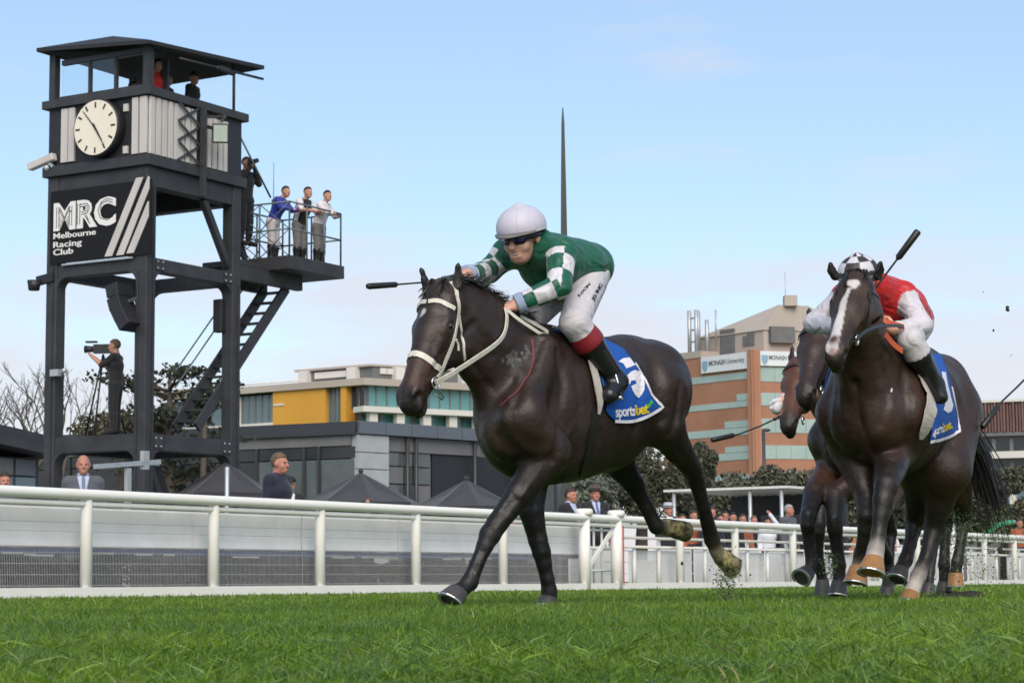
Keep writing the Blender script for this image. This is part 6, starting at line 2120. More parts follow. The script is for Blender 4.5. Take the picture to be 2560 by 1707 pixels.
def whip(name, label, pts, grip, rad, m=None):
    """riding whip: slim shaft with a padded flap"""
    o = thing(name, label, 'whip', tuple(pts[0]), 'riding whips')
    a, b = pts[0], pts[-1]
    mb = MB(); mb.tube(pts, rad * 0.55, 6); mb.build('shaft', M_STRAPB, o)
    d = (b - pts[-2]).normalized()
    mb = MB(); mb.tube([b - d * 0.20, b - d * 0.185, b - d * 0.01, b], [rad * 0.6, rad * 1.6, rad * 1.75, rad * 1.4], 8); mb.build('flap', m or M_STRAPB, o)
    d0 = (pts[1] - pts[0]).normalized()
    mb = MB(); mb.tube([a - d0 * 0.06, a + d0 * grip], rad * 1.1, 8); mb.build('grip', M_STRAPB, o)
    return o
# ================================================================== the leading horse
F1 = Vector((-0.616, -0.788, 0)).normalized(); L1 = Vector((0.788, -0.616, 0)).normalized()
O1 = Vector((0.234, 11.5, 0))
def H1(px, py, L=0.0): return PL(px, py, O1 + L1 * L, L1)
def st1(px, t, b, w):
    a, c = H1(px, t), H1(px, b)
    return ((a + c) / 2, (a - c).length / 2, w)
def nk1(px, py, rpx, w):
    c = H1(px, py); return (c, rpx * (c.y / F0), w)
torso1 = [st1(1300, 922, 1178, 0.70), st1(1328, 860, 1203, 0.66), st1(1372, 824, 1202, 0.66), st1(1430, 848, 1190, 0.72), st1(1500, 850, 1172, 0.76), st1(1568, 842, 1108, 0.82), st1(1622, 856, 1052, 0.92), st1(1652, 884, 1040, 0.92)]
neck1 = [nk1(1140, 772, 72, 0.52), nk1(1172, 812, 92, 0.46), nk1(1228, 868, 113, 0.46), nk1(1302, 955, 146, 0.56)]
legs1 = {
 'LF': ([H1(1305, 1040, .19), H1(1366, 1135, .20), H1(1297, 1236, .13), H1(1243, 1308, .07), H1(1225, 1336, .06), H1(1212, 1364, .055), H1(1192, 1410, .04), H1(1174, 1455, .02), H1(1156, 1472, .01), H1(1146, 1478, .005)],
        [.115, .104, .070, .054, .054, .042, .036, .043, .037, .046], H1(1146, 1478, .005), H1(1131, 1506, .0), dict(rt=.052, rb=.068)),
 'RF': ([H1(1290, 1060, -.17), H1(1332, 1165, -.17), H1(1328, 1275, -.14), H1(1345, 1350, -.12), H1(1354, 1380, -.11), H1(1360, 1408, -.105), H1(1368, 1445, -.10), H1(1373, 1476, -.10), H1(1373, 1494, -.10)],
        [.105, .098, .068, .051, .049, .041, .038, .042, .044], H1(1372, 1495, -.1), H1(1368, 1516, -.1), dict(rt=.048, rb=.056)),
 'LH': ([H1(1640, 985, .17), H1(1656, 1062, .20), H1(1694, 1122, .18), H1(1730, 1172, .15), H1(1742, 1205, .14), H1(1758, 1265, .125), H1(1780, 1348, .10), H1(1791, 1376, .10), H1(1798, 1386, .10)],
        [.175, .122, .080, .056, .046, .039, .045, .039, .047], H1(1800, 1386, .10), H1(1834, 1402, .12), dict(rt=.052, rb=.064, mud=True, toe=-UP * 1.0 - F1 * 0.2, m=M_HOOFM)),
 'RH': ([H1(1590, 1000, -.15), H1(1530, 1110, -.20), H1(1556, 1168, -.19), H1(1586, 1212, -.17), H1(1596, 1232, -.165), H1(1615, 1266, -.15), H1(1641, 1316, -.13), H1(1655, 1317, -.13), H1(1664, 1315, -.125)],
        [.18, .140, .082, .058, .047, .040, .044, .038, .046], H1(1666, 1314, -.125), H1(1708, 1308, -.12), dict(rt=.052, rb=.062, mud=True, toe=-UP - F1 * 0.2, m=M_HOOFM)),
}
coat1 = dict(LH=(0.36, 0.31, 0.20), LH_n=2, RH=(0.36, 0.31, 0.20), RH_n=2, body=(0.0235, 0.0135, 0.0092), leg=(0.0075, 0.006, 0.0055), fore=(0.016, 0.0105, 0.008), muzzle=(0.030, 0.016, 0.011), ear=(0.013, 0.010, 0.009))
p0, p1 = H1(1086, 703), H1(1003, 986)
haunch1 = [(H1(1652, 975, .13), (.20, .165, .25)), (H1(1605, 975, -.13), (.20, .165, .25)), (H1(1268, 1075, .09), (.12, .115, .15)), (H1(1260, 1082, -.09), (.10, .105, .15))]
extra1 = [(H1(1352, 880, .14), H1(1300, 1045, .19), .10, .105), (H1(1305, 905, -.12), H1(1278, 1050, -.165), .09, .09), (H1(1300, 1045, .19), H1(1372, 1120, .21), .10, .11),
          (H1(1672, 930, .05), H1(1694, 968, .03), .07, .055)]
_eh = (p1 - p0).normalized()
white = (0.55, 0.52, 0.50)
def hp1(x, n, y=0): return None
star = [(cast_p, r, c, so) for cast_p, r, c, so in []]
marks1 = []
strokes1 = [([(1352, 850), (1318, 930), (1285, 1010)], .030, -.014), ([(1395, 880), (1408, 980), (1398, 1080), (1380, 1150)], .030, -.016),
            ([(1300, 930), (1330, 1000), (1345, 1080)], .045, .012), ([(1600, 930), (1596, 1000), (1590, 1070)], .030, -.014),
            ([(1700, 960), (1692, 1030), (1672, 1085)], .022, -.012), ([(1650, 900), (1668, 990), (1660, 1060)], .045, .012),
            ([(1178, 905), (1225, 965), (1262, 1010)], .022, -.010), ([(1190, 800), (1245, 850), (1300, 880)], .05, .010),
            ([(1160, 770), (1200, 830), (1225, 890)], .030, -.008), ([(1370, 1140), (1320, 1200), (1262, 1280)], .018, -.008), ([(1352, 1165), (1300, 1238)], .020, .008),
            ([(1440, 950), (1450, 1050), (1436, 1150)], .022, -.006), ([(1500, 1080), (1505, 1130), (1490, 1165)], .025, -.006), ([(1640, 1000), (1636, 1050), (1660, 1085)], .030, .008),
            ([(1690, 1120), (1716, 1150)], .014, -.007), ([(1268, 1290), (1246, 1318)], .014, .006), ([(1205, 1380), (1184, 1430)], .010, -.005),
            ([(1410, 990), (1425, 1080), (1415, 1150)], .016, .005), ([(1258, 1040), (1290, 1100), (1330, 1130)], .03, .010), ([(1245, 1090), (1262, 1150)], .018, -.012)]
h1 = build_horse('dark brown racehorse with cream bridle and blue number cloth leading on the left', O1, F1, L1, torso1, neck1, (p0, p1, L1), legs1, coat1, marks1, 0.0115, haunch1, extra1, strokes1,
                 ears=[(H1(1066, 722, -.085), H1(1051, 667, -.09)), (H1(1142, 718, .085), H1(1146, 654, .10))])
# coat markings: small star, reddish muzzle sides, paler flanks
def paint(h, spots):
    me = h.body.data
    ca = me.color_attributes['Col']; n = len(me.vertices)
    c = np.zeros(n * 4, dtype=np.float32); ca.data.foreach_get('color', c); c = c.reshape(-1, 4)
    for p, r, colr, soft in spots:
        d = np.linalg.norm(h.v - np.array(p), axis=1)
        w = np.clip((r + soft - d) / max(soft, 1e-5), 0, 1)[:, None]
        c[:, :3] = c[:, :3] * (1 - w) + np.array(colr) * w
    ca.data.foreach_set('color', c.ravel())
red = (0.075, 0.030, 0.016)
paint(h1, [(cast(h1, 1040, 932), 0.035, red, 0.07), (cast(h1, 1062, 925), 0.03, (0.06, 0.026, 0.015), 0.06), (h1.hp(0.45, -0.02), 0.03, (0.05, 0.024, 0.015), 0.07),
           (h1.hp(0.63, -0.08), 0.05, (0.014, 0.011, 0.010), 0.04), (cast(h1, 1030, 988), 0.018, (0.003, 0.003, 0.003), 0.012), (cast(h1, 1052, 1012), 0.010, (0.07, 0.05, 0.045), 0.015),  # dark of the near nostril hole painted black into the muzzle colour
           (cast(h1, 1058, 779), 0.012, white, 0.010), (cast(h1, 1053, 788), 0.006, white, 0.008),
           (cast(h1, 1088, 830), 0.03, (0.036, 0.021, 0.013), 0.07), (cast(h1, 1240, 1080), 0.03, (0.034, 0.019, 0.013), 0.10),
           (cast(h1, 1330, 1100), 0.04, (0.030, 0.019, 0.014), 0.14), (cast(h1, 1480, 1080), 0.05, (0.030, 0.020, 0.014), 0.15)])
_r = random.Random(12)  # pale sweat glints painted into the neck and shoulder coat colour
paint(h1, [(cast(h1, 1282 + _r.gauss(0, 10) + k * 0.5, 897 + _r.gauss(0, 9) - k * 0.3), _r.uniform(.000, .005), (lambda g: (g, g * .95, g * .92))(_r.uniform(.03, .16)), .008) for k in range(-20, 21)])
paint(h1, [(cast(h1, 1316 + _r.gauss(0, 6), 880 + _r.gauss(0, 10)), .004, (0.10, 0.09, 0.085), .008) for k in range(8)])  # second cluster of painted glints nearer the withers
# bridle
br = thing('bridle', 'cream leather bridle and reins on the leading horse', 'bridle', tuple(h1.hp(0.2, -0.1)))
B = lambda nm, pts, w, m=M_STRAPW, **k: pstrap(h1, nm, pts, w, m, parent=br, **k)
bb = [(1072, 754), (1090, 752), (1105, 755), (1121, 763), (1136, 772)]
B('browband', bb, 0.022, mirror=True)
B('cheek_piece', [(1141, 742), (1146, 779), (1142, 806), (1137, 833), (1129, 862), (1115, 897), (1102, 929), (1086, 950)], 0.020, mirror=True)
B('throat_latch', [(1147, 788), (1151, 820), (1154, 846), (1158, 874), (1160, 900)], 0.014, mirror=True)
B('noseband', [(1022, 882), (1034, 884), (1056, 889), (1080, 905), (1099, 922)], 0.030, mirror=True)
B('headpiece', [(1141, 742), (1138, 722), (1126, 706)], 0.022, mirror=True)
B('keeper_strap', [(1137, 848), (1142, 862), (1143, 876)], 0.012, off=0.006)
B('chin_strap', [(1102, 929), (1094, 940), (1084, 955)], 0.016)
for d in (0, 1):
    c_ = cast(h1, 1085, 958) if d == 0 else mir(cast(h1, 1085, 958), h1.hp(0.2, -0.1), h1.lh)
    mb = MB()
    rr = [c_ + (h1.eh * math.cos(a) + h1.nh * math.sin(a)) * 0.030 + h1.lh * 0.012 * (1 if d == 0 else -1) for a in np.linspace(0, 2 * math.pi, 17)]
    mb.tube(rr, 0.005, 6, caps=False)
    if d == 0: mb.tube([c_ + h1.lh * 0.012, c_ + h1.lh * 0.012 + h1.eh * 0.04 - h1.nh * 0.085], 0.004, 5); mb.tube([c_ + h1.lh * 0.012 + h1.eh * 0.055 - h1.nh * 0.01, c_ + h1.lh * 0.012 + h1.eh * 0.052 - h1.nh * 0.08], 0.004, 5)
    mb.build('bit_ring', M_STEEL, br)
# near rein hangs free between the bit and the hand
rein = [H1(1090, 955, .075), H1(1131, 932, .10), H1(1188, 895, .13), H1(1228, 868, .14), H1(1252, 846, .14), H1(1263, 822, .13), H1(1266, 792, .12), H1(1262, 772, .10)]
mb = MB(); strap(mb, spline(rein, 5), 0.024, 0.007, nrm=-F1 * 0.1 + L1 * 0.9 - UP * 0.2); mb.build('rein', M_STRAPW, br)
mb = MB(); strap(mb, spline([mir(p, O1, L1) for p in rein], 5), 0.024, 0.007, nrm=-L1); mb.build('rein', M_STRAPW, br)
mb = MB(); strap(mb, spline([H1(1268, 776, .11), H1(1292, 796, .13), H1(1325, 818, .15), H1(1352, 834, .16), H1(1368, 830, .15), H1(1340, 812, .13), H1(1300, 790, .09)], 5), 0.017, 0.007, nrm=L1 * 0.9 - UP * 0.2); mb.build('rein_end', M_STRAPW, br)
B('neck_cord', [(1328, 848), (1333, 892), (1326, 930), (1308, 958), (1282, 990), (1251, 1016)], 0.010, M_MART)
# mane, forelock, tail
roots, dirs = [], []
rs_ = random.Random(3)
crest = spline([H1(1102, 706), H1(1150, 702), H1(1194, 722), H1(1236, 750), H1(1292, 786), H1(1350, 812)], 8)
for i in range(900):
    t = rs_.random() * 0.86; k = t * (len(crest) - 1); a = crest[int(k)]; b = crest[min(int(k) + 1, len(crest) - 1)]
    p = a + (b - a) * (k - int(k)) - UP * 0.015 + L1 * rs_.uniform(-0.02, 0.03)
    roots.append(p); dirs.append(UP * rs_.uniform(0.25, 0.9) - F1 * rs_.uniform(0.3, 1.0) + L1 * rs_.uniform(-0.5, 0.9))
hair('mane', roots, dirs, 0.115, h1.root, 1, droop=1.1, width=0.009, curl=0.32)
roots, dirs = [], []
for i in range(260):
    roots.append(h1.hp(rs_.uniform(-0.03, 0.03), -0.02, rs_.uniform(-0.05, 0.05))); dirs.append(h1.eh * 0.8 + h1.nh * rs_.uniform(0.0, 0.3) + h1.lh * rs_.uniform(-0.5, 0.5))
hair('forelock', roots, dirs, 0.09, h1.root, 2, droop=0.1, width=0.009, curl=0.3)
roots, dirs = [], []
dk = H1(1690, 925, 0)
for i in range(420):
    roots.append(dk + L1 * rs_.uniform(-0.03, 0.03) + UP * rs_.uniform(-0.05, 0.03)); dirs.append(-F1 * 0.75 - UP * 0.35 - L1 * rs_.uniform(0.65, 0.85))
hair('tail', roots, dirs, 0.42, h1.root, 3, droop=0.4, width=0.011, curl=0.25, seg=7)
# saddle with number cloth
sd1 = thing('racing_saddle', 'blue cloth with white 5 and pale flap under the green jockey', 'saddle', tuple(H1(1440, 850)))
Fe = [(1384, 828), (1440, 850), (1476, 890), (1500, 950), (1514, 1000), (1512, 1030), (1533, 1052)]
Be = [(1512, 852), (1558, 876), (1588, 917), (1611, 957), (1624, 990), (1654, 1016)]
cl1, cbv, near1 = cloth_over(h1, Fe, Be, sd1)
Z7 = lambda x, y: (1360 + x / 3.919, 700 + y / 3.919)
num = [[(722, 802), (768, 772), (832, 764), (886, 836), (800, 870), (772, 824)],
       [(806, 938), (846, 900), (880, 886), (925, 896), (956, 935), (978, 1010), (976, 1075), (950, 1125), (915, 1156), (888, 1130), (862, 1085), (846, 1040), (880, 1068), (906, 1058), (900, 1015), (886, 982), (842, 990), (836, 1018), (814, 1020)]]
for pg in num:
    v2, f2 = fill2d([Z7(*q) for q in pg], 9); decal('number', h1, v2, f2, 0.006, M_CLOTHW, cl1, cbv)
v2, f2 = fill2d([Z7(*q) for q in ((985, 1205), (1010, 1222), (1048, 1172), (1060, 1200), (1020, 1250), (998, 1240))], 8); decal('tick_mark', h1, v2, f2, 0.006, M_CLOTHG, cl1, cbv)
def cloth_text(h, txt, a, b, hpx, m, parent, bv, skew=0.0):
    v, f = text_mesh(txt, 1.0, 0.0, bold=0.025, spacing=0.92)
    xs = [p.x for p in v]; x0, x1 = min(xs), max(xs)
    ux, uy = (b[0] - a[0]) / (x1 - x0), (b[1] - a[1]) / (x1 - x0)
    L_ = math.hypot(b[0] - a[0], b[1] - a[1]); nx, ny = (b[1] - a[1]) / L_, -(b[0] - a[0]) / L_
    v2 = [(a[0] + ux * (p.x - x0) + nx * p.y / 0.7 * hpx, a[1] + uy * (p.x - x0) + ny * p.y / 0.7 * hpx) for p in v]
    v2, f2 = refine(v2, f, 7)
    return decal('lettering', h, v2, f2, 0.0065, m, parent, bv)
cloth_text(h1, 'sports', Z7(695, 1338), Z7(888, 1322), 25, M_CLOTHW, cl1, cbv)
cloth_text(h1, 'bet', Z7(896, 1322), Z7(1022, 1300), 25, M_CLOTHY, cl1, cbv)
fl = [((1376, 824), 6), ((1408, 836), 7), ((1436, 855), 12), ((1458, 882), 19), ((1475, 925), 25), ((1486, 970), 28), ((1491, 1005), 22), ((1488, 1035), 5)]
P3 = spline([cast(h1, *p) for p, w in fl], 5); ws = np.interp(np.linspace(0, len(fl) - 1, len(P3)), range(len(fl)), [w / 470 for p, w in fl])
mb = MB(); strap(mb, P3, list(ws), 0.008, h1.bvh, 0.020); mb.build('saddle_flap', M_FLAP, sd1)
mb = MB(); strap(mb, [mir(p, O1, L1) for p in P3], list(ws), 0.008, h1.bvh, 0.020); mb.build('saddle_flap', M_FLAP, sd1)
B2 = spline([cast(h1, 1488, 1030), cast(h1, 1478, 1090), cast(h1, 1466, 1150), cast(h1, 1458, 1185)], 5)
mb = MB(); strap(mb, B2, 0.06, 0.006, h1.bvh, 0.004); mb.build('girth', M_STRAPB, sd1)
mb = MB(); mb.tube(spline([H1(1400, 822, 0.05), H1(1440, 828, 0.08), H1(1480, 838, 0.06)], 4), [0.03, 0.04, 0.05, 0.055, 0.055, 0.05, 0.05, 0.045, 0.03], 10); mb.build('saddle_tree', M_STRAPB, sd1)
# ================================================================== jockeys
GREEN = (0.003, 0.088, 0.046); WHITE = (0.60, 0.565, 0.60)
M_SILK = mat('silk', (0.1, 0.1, 0.1), 0.48, var=0.10, scale=6, attr=True, bump=0.6, bscale=12, sheen=0.08)
M_BREECH = mat('white_breeches', (0.52, 0.49, 0.51), 0.7, var=0.08, scale=8, bump=0.5, bscale=18)
for _m, _d, _s in ((M_SILK, 0.05, 0.55), (M_BREECH, 0.04, 0.5)):
    for _n in _m.node_tree.nodes:
        if _n.type == 'BUMP':
            _n.inputs['Distance'].default_value = _d; _n.inputs['Strength'].default_value = _s
            _t = _n.inputs['Height'].links[0].from_node; _t.inputs['Detail'].default_value = 1.0; _t.inputs['Scale'].default_value = 9.0; _t.inputs['Distortion'].default_value = 1.2
M_HELM = mat('white_helmet_cover', (0.50, 0.475, 0.545), 0.5, var=0.05, scale=9, bump=0.25, bscale=14)
M_HELMC = mat('checked_helmet_cover', (0.6, 0.6, 0.6), 0.5, var=0.05, attr=True)
M_PEAK = mat('helmet_peak', (0.13, 0.125, 0.115), 0.5, var=0.15)
M_GOG = mat('goggle_frame', (0.008, 0.008, 0.009), 0.3, var=0.1)
M_LENS = mat('violet_goggle_lens', (0.035, 0.02, 0.14), 0.06, var=0.3, scale=20, spec=0.8)
M_BAND = M_BAND
M_SKIN3 = mat('lightened_skin', (0.56, 0.31, 0.225), 0.48, var=0.12, scale=16, bump=0.1, bscale=90, spec=0.35)  # skin colour lightened to make up for the helmet's shade
M_TEETH = mat('teeth', (0.42, 0.38, 0.33), 0.4, var=0.03)
M_REDB = mat('crimson_boot_top', (0.22, 0.012, 0.02), 0.5, var=0.1)
M_GLOVE = mat('pale_blue_cuff', (0.28, 0.35, 0.48), 0.8, var=0.2, scale=18, bump=0.3)
M_GLOVEW = mat('white_glove', (0.60, 0.58, 0.58), 0.8, var=0.12, scale=18)
M_GLOVEB = mat('black_glove', (0.02, 0.02, 0.02), 0.6, var=0.2)
M_PINK = mat('hot_pink_cuff', (0.80, 0.06, 0.22), 0.6, var=0.1)
M_INK = mat('black_print', (0.02, 0.02, 0.025), 0.6, var=0.1)
M_RBAND = mat('rubber_band', (0.42, 0.15, 0.06), 0.6, var=0.1)

def check_color(J, v, base, c1, c2, seg=0.105):
    """sleeve chequers: bands along the arm, halves around it"""
    out = np.tile(np.array(base), (len(v), 1))
    tor = Sdf()
    da = np.full(len(v), 9.0); tv = np.zeros(len(v)); an = np.zeros(len(v))
    for n in 'LR':
        pts = [J['s' + n], J['e' + n], J['w' + n]]
        acc = 0.0
        for i in range(2):
            a, b = np.array(pts[i]), np.array(pts[i + 1]); L = np.linalg.norm(b - a); d = (b - a) / L
            q = v - a; t = np.clip(q @ d, 0, L); r = q - t[:, None] * d
            dist = np.linalg.norm(r, axis=1)
            ref_ = np.array(J['f'] * 0.5 + UP * 0.8); x = ref_ - d * (ref_ @ d); x /= np.linalg.norm(x); y = np.cross(d, x)
            ang = np.arctan2(r @ y, r @ x)
            m = dist < da
            da[m] = dist[m]; tv[m] = (acc + t)[m]; an[m] = ang[m]
            acc += L
    sl = da < 0.085
    # keep the chest and back plain: only beyond the shoulder seam
    sl &= tv > 0.035
    ck = (np.floor((tv + 0.03) / seg).astype(int) + np.floor((an + 0.6 + math.pi) / (math.pi / 2)).astype(int)) % 2
    out[sl & (ck == 0)] = c1; out[sl & (ck == 1)] = c2
    return out

def jockey(J, label, silk, sleeve=None, vox=0.008, helm='white', goggles=True, boot_band=None, glove=M_GLOVE, breech=M_BREECH, checks=None, torso_r=None, group='jockeys riding in the race', skin=M_SKIN3, hides=False):
    prims = body_prims(J, True, 0.80)
    if torso_r:                                     # ballooning silks
        prims = [p for p in prims if p[0] != 'torso']
        for a, b, ra, rb, w in torso_r: prims.append(('torso', 'c', (a, b, ra, rb), dict(w=w, ax=J['r'])))
    root = thing('person', label, 'person', tuple(J['pelvis']), group)
    k = J['k']
    s = sdf_of(prims, SKIN_TAGS, k=0.02); v, f = s.mesh(vox * 0.8, 0); mesh_np('body', v, f, skin, root)
    s = sdf_of(prims, {'torso', 'uarm', 'farm'}, 0.013, k=0.022)
    wrist = [(np.array(J['w' + n]), np.array((J['w' + n] - J['e' + n]).normalized())) for n in 'LR']
    def cuff(X):
        d0 = np.linalg.norm(X - wrist[0][0], axis=-1); d1 = np.linalg.norm(X - wrist[1][0], axis=-1)
        c = np.where(d0 < d1, (X - wrist[0][0]) @ wrist[0][1], (X - wrist[1][0]) @ wrist[1][1]) + 0.045
        return np.where(np.minimum(d0, d1) < 0.14, c, -1.0)
    v, f = s.mesh(vox, 1, cuff)
    if checks: c = check_color(J, v, silk, *checks)
    else:
        c = np.tile(np.array(silk), (len(v), 1))
        if sleeve is not None:
            d = np.full(len(v), 9.0)
            for n in 'LR':
                for a, b, r in ((J['s' + n] * 0.8 + J['e' + n] * 0.2, J['e' + n], 0.078), (J['e' + n], J['w' + n], 0.078)):
                    d = np.minimum(d, Sdf.ev(dict(t='c', a=np.array(a), b=np.array(b), ra=r, rb=r, w=1.0, ax=None), v))
            c[d < 0] = sleeve
    mesh_np('silks', v, f, M_SILK, root, colors=c)
    s = sdf_of(prims, {'farm'}, 0.018)
    v, f = s.mesh(vox, 0, lambda X: np.abs(cuff(X) - 0.022) - 0.022 + np.where(np.minimum(np.linalg.norm(X - wrist[0][0], axis=-1), np.linalg.norm(X - wrist[1][0], axis=-1)) < 0.12, 0, 1.0))
    if len(v): mesh_split('wrist_band', v, f, glove, root)
    if hides:
        s = sdf_of(prims, {'hand'}, 0.005, k=0.004); v, f = s.mesh(0.006, 0); mesh_split('glove', v, f, glove, root)
    s = sdf_of(prims, {'hips', 'thigh'}, 0.016); v, f = s.mesh(vox, 1); mesh_np('breeches', v, f, breech, root)
    # breeches run into the boot
    kn = {n: (np.array(J['k' + n]), np.array((J['k' + n] - J['a' + n]).normalized())) for n in 'LR'}
    def near_knee(X, lo, hi):
        out = np.full(X.shape[:-1], 1.0)
        for n in 'LR':
            t = (X - kn[n][0]) @ kn[n][1]; d = np.linalg.norm(X - kn[n][0], axis=-1)
            other = 'R' if n == 'L' else 'L'
            mine = d < np.linalg.norm(X - kn[other][0], axis=-1)
            out = np.where(mine, np.maximum(t - hi, lo - t), out)
        return out
    s = sdf_of(prims, {'thigh', 'shin'}, 0.010); v, f = s.mesh(vox, 1, lambda X: near_knee(X, -0.10, 0.09)); mesh_split('breeches_leg', v, f, breech, root)
    lo_b = -0.075
    if boot_band:
        s = sdf_of(prims, {'shin'}, 0.011); v, f = s.mesh(vox, 0, lambda X: near_knee(X, -0.155, -0.065)); mesh_split('boot_top', v, f, boot_band, root); lo_b = -0.145
    s = sdf_of(prims, {'shin', 'foot'}, 0.008); v, f = s.mesh(vox, 0, lambda X: near_knee(X, -9, lo_b)); mesh_split('boot', v, f, BOOT, root)
    # helmet, peak, goggles
    H, hr, hf, hu = J['head'], J['hr'], J['hf'], J['hu']
    def hq(x, y, z): return H + (hr * x + hf * y + hu * z) * k
    s = Sdf(0.02)
    s.ell(hq(0, -0.012, 0.040), [0.114 * k, 0.132 * k, 0.102 * k], [hr, hf, hu])
    s.ell(hq(0, -0.015, 0.134), [0.020 * k, 0.020 * k, 0.016 * k], [hr, hf, hu], k=0.03)
    hh, uu, ff = np.array(H), np.array(hu), np.array(hf)
    v, f = s.mesh(0.006, 1, lambda X: (0.016 * k - (X - hh) @ uu) - 0.25 * (((X - hh) @ ff) < -0.03) * np.clip(-((X - hh) @ ff) - 0.03, 0, 0.2))
    col = None
    if helm == 'white': mesh_np('helmet', v, f, M_HELM, root)
    else:
        q = v - np.array(hq(0, -0.012, 0.02)); x, y, z = q @ np.array(hr), q @ ff, q @ uu
        el = np.arctan2(z, np.hypot(x, y)); az = np.arctan2(x, y)
        ck = (np.floor((el + 0.15) / 0.46).astype(int) + np.floor(az / (math.pi / 4) + 0.5).astype(int)) % 2
        c = np.where(ck[:, None] == 0, np.array(helm[0]), np.array(helm[1]))
        mesh_np('helmet', v, f, M_HELMC, root, colors=c)
    # grin: a line of teeth set in the mouth
    mb = MB()
    tp_ = [hq(x, 0.0985 - 20 * x * x, -0.070 + 8 * x * x) for x in np.linspace(-0.022, 0.022, 9)]
    mb.tube(tp_, [0.0015] + [0.0036] * 7 + [0.0015], 6); mb.build('teeth', M_TEETH, root)
    if helm == 'white':                           # sewn seams of the cover
        for a in (-1.15, -0.38, 0.38, 1.15, 1.92):
            pts = [hq(math.sin(a) * math.cos(e) * 0.114, -0.012 + math.cos(a) * math.cos(e) * 0.132, 0.040 + math.sin(e) * 0.102) for e in np.linspace(-0.15, 1.45, 12)]
            mb = MB(); mb.tube(pts, 0.0016, 4); mb.build('cover_seam', M_HELM, root)
        pts = [hq(math.sin(a) * 0.1115, -0.012 + math.cos(a) * 0.130, 0.024) for a in np.linspace(-2.2, 2.2, 25)]
        mb = MB(); mb.tube(pts, 0.0045, 5); mb.build('cover_hem', M_HELM, root)
    mb = MB(); vs, fs = [], []
    n = 14
    for i in range(n + 1):
        a = math.radians(-62 + 124 * i / n)
        for r_, dz in ((0.0, 0.026), (1.0, 0.016)):
            rx, ry = 0.106 + 0.014 * r_, 0.118 + 0.070 * r_ * math.cos(a) ** 2
            vs.append(hq(math.sin(a) * rx, -0.012 + math.cos(a) * ry, dz))
    for i in range(n): fs.append((2 * i, 2 * i + 1, 2 * i + 3, 2 * i + 2))
    mb.add(vs, fs, 0, True); o = mb.build('peak', M_PEAK, root); md = o.modifiers.new('s', 'SOLIDIFY'); md.thickness = 0.008
    if goggles:
        mb = MB(); pts = [hq(math.sin(a) * 0.088, -0.012 + math.cos(a) * 0.112, 0.0) for a in np.linspace(-1.9, 1.9, 25)]
        strap(mb, pts, [0.050 if abs(a) < 0.75 else 0.022 for a in np.linspace(-1.9, 1.9, 25)], 0.012, nrm=None)
        # normals outward
        mb2 = MB()
        vs, fs = [], []
        A_s = np.linspace(-1.9, 1.9, 25)
        for a in A_s:
            w = 0.024 if abs(a) < 0.75 else 0.011
            for dr, dz in ((0.0, -1), (0.012, -1), (0.012, 1), (0.0, 1)):
                vs.append(hq(math.sin(a) * (0.080 + dr), -0.006 + math.cos(a) * (0.102 + dr), 0.002 + dz * w))
        for i in range(24):
            for q_ in range(4):
                a_, b_ = i * 4 + q_, i * 4 + (q_ + 1) % 4
                fs.append((a_, b_, b_ + 4, a_ + 4))
        mb2.add(vs, fs, 0, True); go = mb2.build('goggles', M_GOG, root)
        for sg in (-1, 1):
            mb = MB(); vs = []; fs = []
            for i in range(7):
                a = sg * (0.10 + 0.55 * i / 6)
                hw_ = 0.0165 * (1 - 0.35 * abs(i - 3) / 3)
                for dz in (-1, 1): vs.append(hq(math.sin(a) * 0.0945, -0.006 + math.cos(a) * 0.1165, 0.0 + dz * hw_))
            for i in range(6): fs.append((2 * i, 2 * i + 1, 2 * i + 3, 2 * i + 2))
            mb.add(vs, fs, 0, True); o = mb.build('lens', M_LENS, go); md = o.modifiers.new('s', 'SOLIDIFY'); md.thickness = 0.003
        mb = MB(); vs, fs = [], []
        A_s = np.linspace(-0.8, 0.45, 12)
        for a in A_s:
            for dr, dz in ((0.0, -1), (0.006, -1), (0.006, 1), (0.0, 1)):
                vs.append(hq(math.sin(a) * (0.096 + dr), -0.008 + math.cos(a) * (0.120 + dr), 0.020 + dz * 0.0065))
        for i in range(11):
            for q_ in range(4):
                a_, b_ = i * 4 + q_, i * 4 + (q_ + 1) % 4
                fs.append((a_, b_, b_ + 4, a_ + 4))
        mb.add(vs, fs, 0, True); mb.build('goggle_rim', M_STRAPW, root)
    return root

def rider(jd, f, l, k=1.0, hf=None):
    J = dict(jd); J['k'] = k; J['f'] = f; J['r'] = -l; J['b'] = J['pelvis']
    hf = hf or (f * 0.96 - UP * 0.25)
    J['hf'] = hf.normalized(); J['hr'] = J['hf'].cross(UP).normalized(); J['hu'] = J['hr'].cross(J['hf'])
    for n in 'LR':
        J.setdefault('hd' + n, (J['w' + n] - J['e' + n]).normalized())
    J['curl'] = 1.35
    return J

